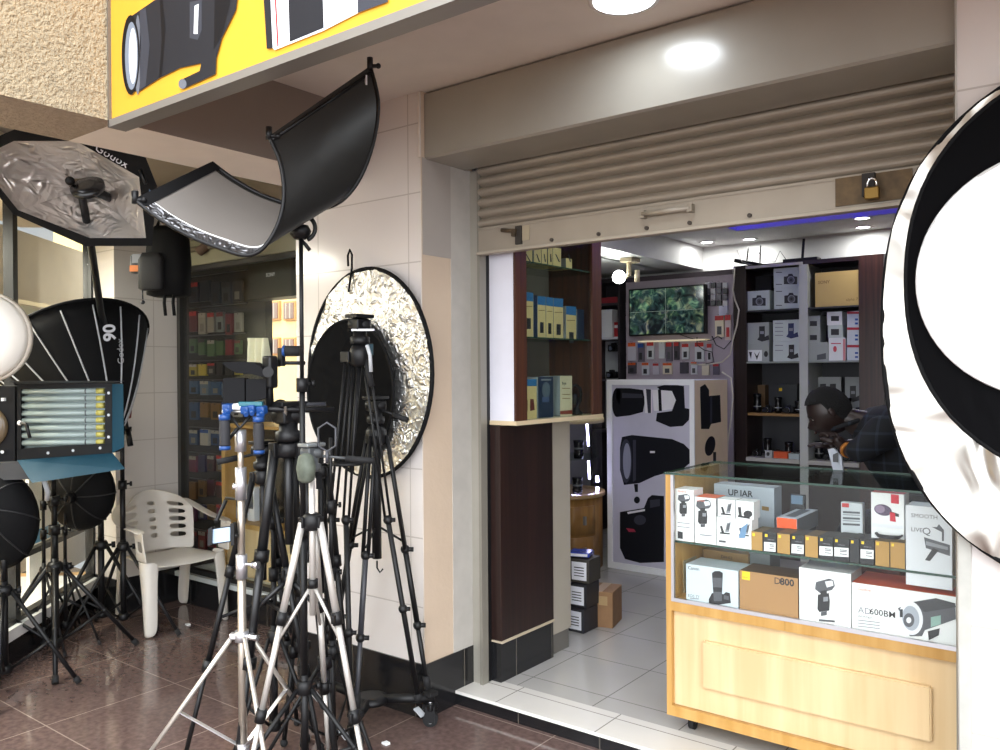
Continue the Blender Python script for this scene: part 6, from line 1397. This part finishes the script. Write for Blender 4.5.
m = MB(); wr_disc(m, c2, .325, BLC, seed=5, ex=.87, amp=.006); t.part('black_cloth', m, world=True)
m = MB(); m.tube([(c2.x + .283 * math.cos(2 * PI * i / 56), c2.y, c2.z + .325 * math.sin(2 * PI * i / 56)) for i in range(56)], .007, FAB, 8, closed=True); t.part('rim', m, world=True)
c = Vector((.133, 2.595, 1.615))
t = Thing('round_reflector', 'very large crinkled silver reflector at the right edge, leaning on the right pillar', 'reflector', c)
m = MB(); wr_disc(m, c, .72, SILR2, seed=9, amp=.02, k=24, n=110, p=2.5); t.part('silver_cloth', m, world=True)
m = MB(); m.tube([(c.x + .722 * math.cos(2 * PI * i / 90) * SE(2 * PI * i / 90, 2.5), c.y, c.z + .722 * math.sin(2 * PI * i / 90) * SE(2 * PI * i / 90, 2.5)) for i in range(90)], .007, FAB, 8, closed=True); t.part('rim', m, world=True)
m = MB(); m.tube([c + Vector((.0, .0, .72)), c + Vector((.0, .03, .88))], .006, FAB); t.part('hanging_loop', m, world=True)
c = Vector((.033, 2.545, 1.742))
t = Thing('round_reflector', 'black disc with wide black band in front of the very large silver reflector', 'reflector', c)
m = MB(); wr_disc(m, c, .55, BLC, seed=2, amp=.004, p=2.3); t.part('black_cloth', m, world=True)
m = MB(); m.tube([(c.x + .55 * math.cos(2 * PI * i / 80) * SE(2 * PI * i / 80, 2.3), c.y, c.z + .55 * math.sin(2 * PI * i / 80) * SE(2 * PI * i / 80, 2.3)) for i in range(80)], .006, FAB, 8, closed=True); t.part('rim', m, world=True)
c = Vector((-.168, 2.53, 1.741))
t = Thing('round_reflector', 'bright white round diffuser disc in front of the black band at the right edge', 'reflector', c)
m = MB(); wr_disc(m, c, .318, WHC, seed=4, amp=.008); t.part('white_cloth', m, world=True)
m = MB(); m.tube([(c.x + .318 * math.cos(2 * PI * i / 64), c.y, c.z + .318 * math.sin(2 * PI * i / 64)) for i in range(64)], .004, mat('cfcfcf', .5), 8, closed=True); t.part('rim', m, world=True)

# ================================================================== TRIPODS
def tripod(label, px, t_, zhub, rf, azs, r=.013, mt=BLK, mj=BLK, ztop=None, zlow=None, spread=None, zf=0, off=(0, 0), caps=None, double=False, name='tripod', nsec=3, mt2=None):
    b = G(px, t_); th = Thing(name, label, 'tripod', (b.x, b.y, zf)); zf_ = 0
    hub = Vector((off[0], off[1], zhub - zf)); mt2 = mt2 or mt
    m = MB(); m.lathe([(r * 1.6, -.03), (r * 2.6, -.02), (r * 2.6, .02), (r * 1.6, .03)], mj, p=hub, n=16)
    for a in azs: m.box(hub + az(a) * r * 2.6, (r * 2, r * 2, r * 3), mj, None, .003)
    th.part('hub', m)
    ztop = (ztop or zhub + .1) - zf; zlow = (zlow if zlow is not None else zhub - .3) - zf
    m = MB(); m.cyl(Vector((hub.x, hub.y, zlow)), Vector((hub.x, hub.y, ztop)), r * .9, mt2, n=12); th.part('centre_column', m)
    for a in azs:
        d = az(a); f = d * rf + Vector((0, 0, .02)); s = hub + d * (r * 2.8); m = MB()
        sd = d.cross(Vector((0, 0, 1)))
        for k in range(nsec):
            p0, p1 = s.lerp(f, k / nsec), s.lerp(f, (k + 1) / nsec); rr_ = r * (1 - .16 * k)
            if double and k < nsec - 1:
                for e in (-1, 1): m.cyl(p0 + sd * e * r * .9, p1 + sd * e * r * .9, rr_ * .55, mt, n=8)
            else: m.cyl(p0, p1, rr_, mt, n=10)
        lg = th.part('leg', m)
        for k in range(1, nsec):
            q = s.lerp(f, k / nsec); m = MB(); dd = (f - s).normalized(); m.cyl(q - dd * .022, q + dd * .022, r * 1.45, mj, n=10); m.box(q + sd * r * 1.6, (.014, .014, .03), mj, None, .003); th.part('leg_lock', m, lg)
        m = MB(); m.sph(f, r * 1.15, RUB, 10, 8); th.part('rubber_foot', m, lg)
        if spread:
            q = s.lerp(f, spread[1]); m = MB(); m.tube([Vector((hub.x, hub.y, spread[0] - zf)), q], r * .5, mt2, 6); m.sph(q, r * .8, mj, 8, 6); th.part('spreader_arm', m)
    if spread: m = MB(); m.cyl(Vector((hub.x, hub.y, spread[0] - zf - .015)), Vector((hub.x, hub.y, spread[0] - zf + .015)), r * 1.5, mj); th.part('spreader_hub', m)
    return th, b
def pan_head(th, b, z, s=1, mt=BLK, handle=(1, -.3, -.1), grey=None):
    """fluid head drawn in world space above (b, z)"""
    c = Vector((b.x, b.y, z)); m = MB()
    m.lathe([(.035 * s, 0), (.04 * s, .01 * s), (.04 * s, .03 * s), (.028 * s, .035 * s), (.028 * s, .06 * s)], mt, p=c, n=18)
    m.box(c + Vector((0, 0, .08 * s)), (.05 * s, .07 * s, .05 * s), mt, None, .006 * s); m.cyl(c + Vector((0, 0, .08 * s)) - RTh * .045 * s, c + Vector((0, 0, .08 * s)) + RTh * .045 * s, .022 * s, mt, n=16)
    hd = th.part('head', m, world=True)
    m = MB(); m.box(c + Vector((0, 0, .115 * s)), (.07 * s, .1 * s, .015 * s), grey or mt, None, .003); th.part('quick_release_plate', m, hd, world=True)
    h = Vector(handle); h = RTh * h.x + FWh * h.y + Vector((0, 0, h.z)); m = MB(); p0 = c + Vector((0, 0, .07 * s)); m.cyl(p0, p0 + h * .6, .006 * s, mt, n=8); m.cyl(p0 + h * .55, p0 + h, .013 * s, RUB, n=10); th.part('pan_handle', m, hd, world=True)
# three-wheeled dolly
dc = Vector((-2.60, 2.40, 0))
wh = [Vector((-2.385, 2.60, 0)), Vector((-2.87, 2.45, 0)), Vector((-2.479, 2.262, 0))]
dc = (wh[0] + wh[1] + wh[2]) / 3
t = Thing('tripod_dolly', 'black three-armed wheeled dolly under a tripod at the foot of the left pillar', 'dolly', dc)
m = MB(); m.lathe([(.06, .105), (.075, .11), (.075, .13), (.05, .14)], BLK, p=dc, n=20); t.part('centre_plate', m, world=True)
for w_ in wh:
    d = (w_ - dc).normalized(); e = w_ + Vector((0, 0, .12)); m = MB(); m.tube([dc + Vector((0, 0, .12)) + d * .05, e + d * .02], .02, BLK, 10); m.box(e + Vector((0, 0, .018)), (.05, .05, .02), RUB, None, .004); a = t.part('arm', m, world=True)
    m = MB(); m.box(w_ + Vector((0, 0, .085)), (.05, .05, .03), BLK, None, .006); m.cyl(w_ + Vector((0, 0, .09)), w_ + Vector((0, 0, .115)), .012, CHR); sd = RTh
    for s in (-1, 1): m.box(w_ + FWh * s * .02 + Vector((.0, 0, .055)), (.04, .006, .07), BLK, Matrix.Rotation(math.atan2(RTh.y, RTh.x), 3, 'Z'))
    cst = t.part('castor', m, a, world=True) if False else t.part('castor', m, world=True)
    m = MB(); m.cyl(w_ + Vector((0, 0, .032)) - FWh * .012, w_ + Vector((0, 0, .032)) + FWh * .012, .032, RUB, n=24); m.cyl(w_ + Vector((0, 0, .032)) - FWh * .0135, w_ + Vector((0, 0, .032)) + FWh * .0135, .018, LGR, n=18); t.part('wheel', m, cst, world=True)
    m = MB(); m.box(w_ + RTh * -.045 + Vector((0, 0, .06)), (.05, .03, .006), LGR, (0, .5, 0)); t.part('brake_pedal', m, cst, world=True)
# tripod standing on the dolly
zf = .15
th = Thing('tripod', 'black video tripod standing on the wheeled dolly in front of the left pillar', 'tripod', (dc.x, dc.y, zf))
hb = Vector((dc.x, dc.y, 1.235)); q = P(376, 432, t=(dc - CAMP).dot(FW)); hb = Vector((q.x, q.y, 1.235))
m = MB(); m.lathe([(.03, -.04), (.045, -.03), (.045, .02), (.03, .04)], BLK, p=hb, n=18); th.part('hub', m, world=True)
m = MB(); m.cyl(hb - Vector((0, 0, .52)), hb + Vector((0, 0, .06)), .02, BLK, n=14); q = hb - Vector((0, 0, .53)); m.tube([q, q - Vector((0, 0, .03)), q + RTh * .012 - Vector((0, 0, .05)), q + RTh * .025 - Vector((0, 0, .035))], .004, BLK, 6); th.part('centre_column', m, world=True)
for i, w_ in enumerate(wh):
    f = w_ + Vector((0, 0, .16)) + (dc - w_).normalized() * .01; s = hb + (w_ - dc).normalized() * .045; m = MB(); sd = (f - s).cross(Vector((0, 0, 1))).normalized(); M2 = BLK if i < 2 else DGR
    p1, p2 = s.lerp(f, .45), s.lerp(f, .75)
    for e in (-1, 1): m.cyl(s + sd * e * .012, p1 + sd * e * .012, .0085, BLK, n=8)
    m.cyl(p1, p2, .012, M2, n=10); m.cyl(p2, f, .010, M2, n=10); lg = th.part('leg', m, world=True)
    for q in (p1, p2): m = MB(); m.sph(q, .02, BLK, 10, 8); m.cyl(q, q + RTh * .035, .01, BLK); th.part('leg_lock', m, lg, world=True)
    m = MB(); m.cyl(f.lerp(s, .05), f, .016, RUB, n=10); th.part('rubber_foot', m, lg, world=True)
    m = MB(); m.tube([hb - Vector((0, 0, .38)), s.lerp(f, .42)], .005, BLK, 6); th.part('spreader_arm', m, world=True)
pan_head(th, hb, hb.z + .05, .95, handle=(.14, -.05, -.05))
# tall narrow tripod
tt = 3.38; hb = P(360, 352, t=tt); th = Thing('tripod', 'tall black tripod with legs held close together, head before the black disc', 'tripod', G(342, tt))
m = MB(); m.lathe([(.025, -.06), (.04, -.05), (.045, 0), (.03, .03)], BLK, p=hb, n=18); m.box(hb - RTh * .05 - Vector((0, 0, .02)), (.05, .04, .045), BLK, None, .004); m.box(hb + RTh * .035 + Vector((0, 0, .01)), (.03, .03, .05), mat('3c5560', .4), None, .004); th.part('hub', m, world=True)
for i, (topx, midx, botx, dt) in enumerate(((348, 332, 327, -.02), (356, 346, 349, -.1), (366, 388, 360, .08))):
    a, b_, c = P(topx, 360, t=tt), P(midx, 520, t=tt + dt * .5), (G(botx, tt + dt, .02) if i < 2 else P(418, 697, Z=.15))
    m = MB(); sd = RTh * .011
    for e in (-1, 1): m.cyl(a + sd * e, b_ + sd * e, .0055, BLK, n=8)
    m.cyl(b_, c, .011, BLK, n=10); lg = th.part('leg', m, world=True)
    for f in (0, .5): q = b_.lerp(c, f); m = MB(); m.sph(q, .02, BLK, 10, 8); m.cyl(q, q + RTh * .03, .009, BLK); th.part('leg_lock', m, lg, world=True)
    m = MB(); m.sph(c, .018, RUB, 10, 8); th.part('rubber_foot', m, lg, world=True)
m = MB(); m.lathe([(.02, 0), (.075, .006), (.075, .016), (.02, .022)], BLK, p=P(346, 466, t=tt), n=20); th.part('spreader_plate', m, world=True)
pan_head(th, hb, hb.z + .03, 1.0, handle=(.05, -.03, -.24))
m = MB(); q = P(363, 330, t=tt - .03); m.box(q, (.09, .02, .008), LBL, Matrix.Rotation(math.atan2(RTh.y, RTh.x), 3, 'Z')); th.part('white_level', m, world=True)
m = MB(); m.tube([P(367, 345, t=tt - .06), P(370, 355, t=tt - .06), P(371, 372, t=tt - .06)], .008, LGR, 6); th.part('hanging_strap', m, world=True)
m = MB(); m.tube([hb + Vector((0, 0, -.03)), G(352, tt, 1.2), G(351, tt, 1.1)], .010, BLK, 8); th.part('centre_column', m, world=True)
# silver tripod with pan head
th, b = tripod('silver aluminium tripod in the foreground middle, with black leg locks', 311, 2.88, .985, .25, (205, -28, 90), r=.0125, mt=mat('c9c5bf', .3, .5, name='silver_tube'), mj=BLK, ztop=1.22, zlow=.66, spread=(.77, .42))
pan_head(th, b, 1.16, .8, mt=mat('4a4d4f', .4), handle=(.22, -.02, -.02), grey=mat('8a8f90', .3, .5))
m = MB(); q = P(327, 437, t=2.86); m.tube([q + Vector((0, 0, .05)), q + RTh * -.03 + Vector((0, 0, .03)), q + RTh * -.03 - Vector((0, 0, .03)), q + RTh * .0 - Vector((0, 0, .05)), q + RTh * .03 - Vector((0, 0, .03)), q + RTh * .03 + Vector((0, 0, .03))], .004, DGR, 6, closed=True); m.tube([q - Vector((0, 0, .05)), q - Vector((0, 0, .09))], .006, DGR); th.part('phone_holder', m, world=True)
# grey green pouch
q = P(306, 468, t=2.84); m = MB(); blob(m, [(-.05, .015, .012, 0, 0), (-.04, .03, .02, 0, 0), (.0, .035, .025, 0, 0), (.04, .025, .02, 0, 0), (.05, .01, .01, 0, 0)], mat('5d6458', .7, name='grey_green_cloth', var=.4, vscale=40), 14)
solo('cloth_pouch', m, 'small grey green cloth pouch hanging below the head of the silver tripod', 'pouch', q)
m = MB(); m.prism([P(x, y, t=2.95) for x, y in ((316, 476), (321, 474), (323, 490), (316, 489))], FW * .01, FAB); solo('hanging_tag', m, 'small black strap end hanging behind the silver tripod head', 'strap', P(319, 480, t=2.95), world=True)
# heavy black video tripod
th, b = tripod('heavy black video tripod with thick legs, left of the silver tripod', 288, 3.16, 1.21, .2, (200, -20, 88), r=.019, ztop=1.26, zlow=.85, spread=(.72, .5), mt=mat('141517', .4))
pan_head(th, b, 1.24, 1.25, handle=(-.05, .1, -.12))
m = MB(); c = Vector((b.x, b.y, 1.37)); m.sph(c - RTh * .03, .032, BLK, 12, 8); m.cyl(c - RTh * .06, c + RTh * .06, .018, BLK); m.box(c + Vector((0, 0, -.03)) - FWh * .04, (.01, .005, .09), SILV, (.6, .3, .5)); th.part('tilt_knob', m, world=True)
# second black tripod further left with phone clamp
th, b = tripod('lean black tripod behind the thick silver stand, holding a phone clamp', 262, 3.22, 1.10, .30, (190, -30, 80), r=.013, ztop=1.16, zlow=.7, spread=(.62, .5))
pan_head(th, b, 1.13, .9, handle=(-.16, -.05, -.03))
light_stand('slim black light stand in the dark cluster between the tripods', 330, 3.2, 1.25, .42, .28, (200, -40, 80), r=.012)
light_stand('folded black light stand standing right behind the silver stand', 272, 3.3, 1.12, .45, .2, (230, -10, 110), r=.013)
th, b = tripod('small black tripod at the back of the cluster, beside the pillar corner', 320, 3.4, 1.1, .16, (210, -30, 90), r=.014, ztop=1.2, zlow=.6)
# phone on clamp
tphn = 3.08
t = Thing('phone_clamp', 'black clamp holding a phone with a pale blue screen, left of the thick silver stand', 'clamp', P(220, 535, t=tphn))
m = MB(); m.prism([P(x, y, t=tphn) for x, y in ((210.5, 529), (231, 526), (231.5, 542), (210.5, 545))], FW * .012, BLK); m.prism([P(x, y, t=tphn - .015) for x, y in ((208, 529), (212, 527), (211.5, 545), (207.5, 546))], FW * .03, BLK); m.prism([P(x, y, t=tphn - .015) for x, y in ((230, 524), (234, 523), (234, 545), (231, 546))], FW * .03, BLK); m.tube([P(232, 535, t=tphn), P(238, 536, t=3.08)], .008, BLK); t.part('clamp', m, world=True)
m = MB(); m.prism([P(x, y, t=tphn - .004) for x, y in ((212, 529.5), (230, 527), (230, 541), (212, 543.5))], FW * .003, mat('9fb3cc', .15, emit=.25)); t.part('phone_screen', m, world=True, label='pale blue phone screen')
m = MB(); m.tube([P(236, 535, t=3.09), P(243, 500, t=3.15), P(226, 498, t=3.2)], .006, BLK); m.tube([P(226, 500, t=3.2), P(220, 513, t=3.2), P(216, 522, t=3.15)], .008, BLK); t.part('arm', m, world=True)
# thick silver stand
SB = mat('bdb3a6', .3, .75, name='satin_steel')
b = G(240, 3.10); th = Thing('light_stand', 'thick silver steel light stand in the left foreground', 'light stand', b)
m = MB(); m.cyl(b + Vector((0, 0, .08)), b + Vector((0, 0, .80)), .0155, SB, n=18); m.cyl(b + Vector((0, 0, .78)), b + Vector((0, 0, 1.10)), .0135, SB, n=18); m.cyl(b + Vector((0, 0, 1.08)), b + Vector((0, 0, 1.28)), .011, SB, n=18); th.part('column', m, world=True)
for z, h in ((.78, .045), (1.09, .06), (1.25, .04)):
    m = MB(); c = b + Vector((0, 0, z)); m.cyl(c - Vector((0, 0, h)), c + Vector((0, 0, h)), .021, ALU, n=18); th.part('locking_collar', m, world=True)
m = MB(); c = b + Vector((0, 0, .79)); m.cyl(c, c + az(-20) * .055, .006, CHR); m.cyl(c + az(-20) * .05, c + az(-20) * .075, .014, CHR, n=14); m.cyl(b + Vector((0, 0, 1.08)), b + Vector((0, 0, 1.08)) + az(200) * .03, .012, CHR, n=12); th.part('knob', m, world=True)
m = MB(); c = b + Vector((0, 0, .52)); m.cyl(c - Vector((0, 0, .02)), c + Vector((0, 0, .02)), .026, ALU, n=18); m.box(c + RTh * .0, (.09, .03, .022), ALU, Matrix.Rotation(math.atan2(RTh.y, RTh.x), 3, 'Z'), .004); m.cyl(c, c + az(-20) * .07, .012, CHR, n=14); hb_ = th.part('hub', m, world=True)
m = MB(); c2_ = b + Vector((0, 0, .10)); m.cyl(c2_ - Vector((0, 0, .02)), c2_ + Vector((0, 0, .02)), .024, ALU, n=18); th.part('lower_collar', m, world=True)
for a in (182, -58, 62):
    d = az(a); s = c + d * .035; f = b + d * .40 + Vector((0, 0, .012)); m = MB(); m.cyl(s, f, .0085, mat('cfc8bf', .3, .6), n=12); lg = th.part('leg', m, world=True)
    m = MB(); m.cyl(s.lerp(f, .95), f, .013, RUB, n=10); th.part('rubber_foot', m, lg, world=True)
    mid = s.lerp(f, .55); m = MB(); dv = mid - c2_; sd = dv.cross(Vector((0, 0, 1))).normalized() * .009; up_ = sd.cross(dv).normalized() * .003
    m.prism([c2_ + sd, c2_ - sd, mid - sd, mid + sd], up_, ALU); th.part('brace', m, world=True)
# shoulder rig on top
tr = 3.08
t = Thing('shoulder_rig', 'camera shoulder rig with blue clamps and black handgrips on the thick silver stand', 'camera rig', P(240, 418, t=tr))
m = MB(); m.cyl(P(222, 412, t=tr), P(264, 411.5, t=tr), .0055, SILV, n=10); m.cyl(P(250, 409, t=tr), P(334, 410, t=tr + .1), .012, BLK, n=10); m.cyl(P(262, 406, t=tr + .06), P(326, 404, t=tr + .12), .008, DGR, n=8); m.cyl(P(228, 440, t=tr), P(238, 428, t=tr), .007, BLK); m.tube([P(228, 413, t=tr), P(240, 428, t=tr), P(252, 414, t=tr)], .007, BLK); rod = t.part('rods', m, world=True)
BLC2 = mat('1b4583', .35, name='blue_anodised')
for (x, y0, y1) in ((224.5, 420, 446), (258.5, 422, 450)):
    m = MB(); a, b2 = P(x, y0, t=tr - .03), P(x + .5, y1, t=tr - .03); m.lathe([(.018, 0), (.02, .006), (.019, .03), (.021, .06), (.019, .09), (.018, .1)], mat('26262a', .7), p=b2, d=a - b2, n=16); g_ = t.part('handgrip', m, world=True)
    m = MB(); m.cyl(a, a + Vector((0, 0, .02)), .021, BLC2, n=16); m.cyl(a + Vector((0, 0, .018)), P(x, 412, t=tr), .008, BLC2); t.part('blue_ring', m, g_, world=True); m = MB(); m.cyl(b2 - Vector((0, 0, .014)), b2, .021, BLC2, n=16); t.part('blue_ring', m, g_, world=True)
for (x, y) in ((228, 408), (246, 410), (252, 409), (262, 410)):
    m = MB(); m.box(P(x, y, t=tr), (.035, .03, .032), BLC2, (.1, 0, .3), .006); m.cyl(P(x, y, t=tr), P(x, y + 5, t=tr - .03), .009, BLC2); t.part('blue_clamp', m, world=True)
m = MB(); m.box(P(251, 404, t=tr), (.09, .02, .018), mat('1c626e', .35), Matrix.Rotation(math.atan2(RTh.y, RTh.x), 3, 'Z'), .004); t.part('follow_focus', m, world=True, label='turquoise clamp bar')
m = MB(); m.lathe([(.01, 0), (.04, .004), (.04, .02), (.01, .03)], WHT, p=P(240, 410, t=tr + .03), d=(0, 0, 1), n=20) ; m.sph(P(241, 405, t=tr + .02), .02, WHT, 12, 8); t.part('white_socket', m, world=True)
# top handle
m = MB(); m.cyl(P(284, 351, t=tr + .05), P(302, 351, t=tr + .05), .02, RUB, n=14); m.cyl(P(283, 351, t=tr + .05), P(285.5, 351, t=tr + .05), .0215, BLC2, n=14); m.box(P(281.5, 357, t=tr + .05), (.025, .02, .07), BLK, None, .003); m.cyl(P(277, 363, t=tr + .05), P(305, 363, t=tr + .05), .007, BLK); t.part('top_handle', m, world=True)
m = MB(); m.tube([P(270, 409, t=tr + .05), P(269, 390, t=tr + .05), P(271, 365, t=tr + .05), P(279, 363, t=tr + .05)], .016, BLK, 8); t.part('upright', m, world=True)
# matte box / flags
t = Thing('matte_box', 'black matte box with a curved top flag above the blue shoulder rig', 'matte box', P(243, 388, t=tr + .03))
K_ = mat('141416', .8, spec=.2)
m = MB(); m.prism([P(x, y, t=tr) for x, y in ((223, 378), (244.5, 378), (244.5, 403), (223, 403))], FW * .05, K_); m.prism([P(x, y, t=tr) for x, y in ((246, 379), (266, 379), (266, 398), (246, 403))], FW * .05, K_); t.part('side_flag', m, world=True)
m = MB(); m.prism([P(x, y, t=tr - .02) for x, y in ((222, 362.5), (238, 361.5), (252, 362), (261, 367), (267, 376), (262, 377), (252, 374), (236, 373), (226, 367))], FW * .1, K_); t.part('top_flag', m, world=True)
m = MB(); m.box(P(270, 372, t=tr + .02), (.05, .04, .12), BLK, None, .008); m.cyl(P(268, 372, t=tr), P(268, 372, t=tr - .04), .02, BLK); t.part('arm_bracket', m, world=True)
# small wrapper scraps on the porch floor
for i, (x, y) in enumerate(((213, 609), (188, 625), (386, 744))):
    q = P(x, y, Z=0.0); m = MB(); m.prism([(-.015, -.01, 0), (.012, -.012, 0), (.016, .008, 0), (-.008, .012, 0)], (0, 0, .008), WHT)
    solo('paper_scrap', m, ['small crumpled white paper scrap beside the chair leg', 'tiny white paper scrap on the tiles in front of the display window', 'small pale paper scrap on the tiles below the dolly'][i], 'paper scrap', q)
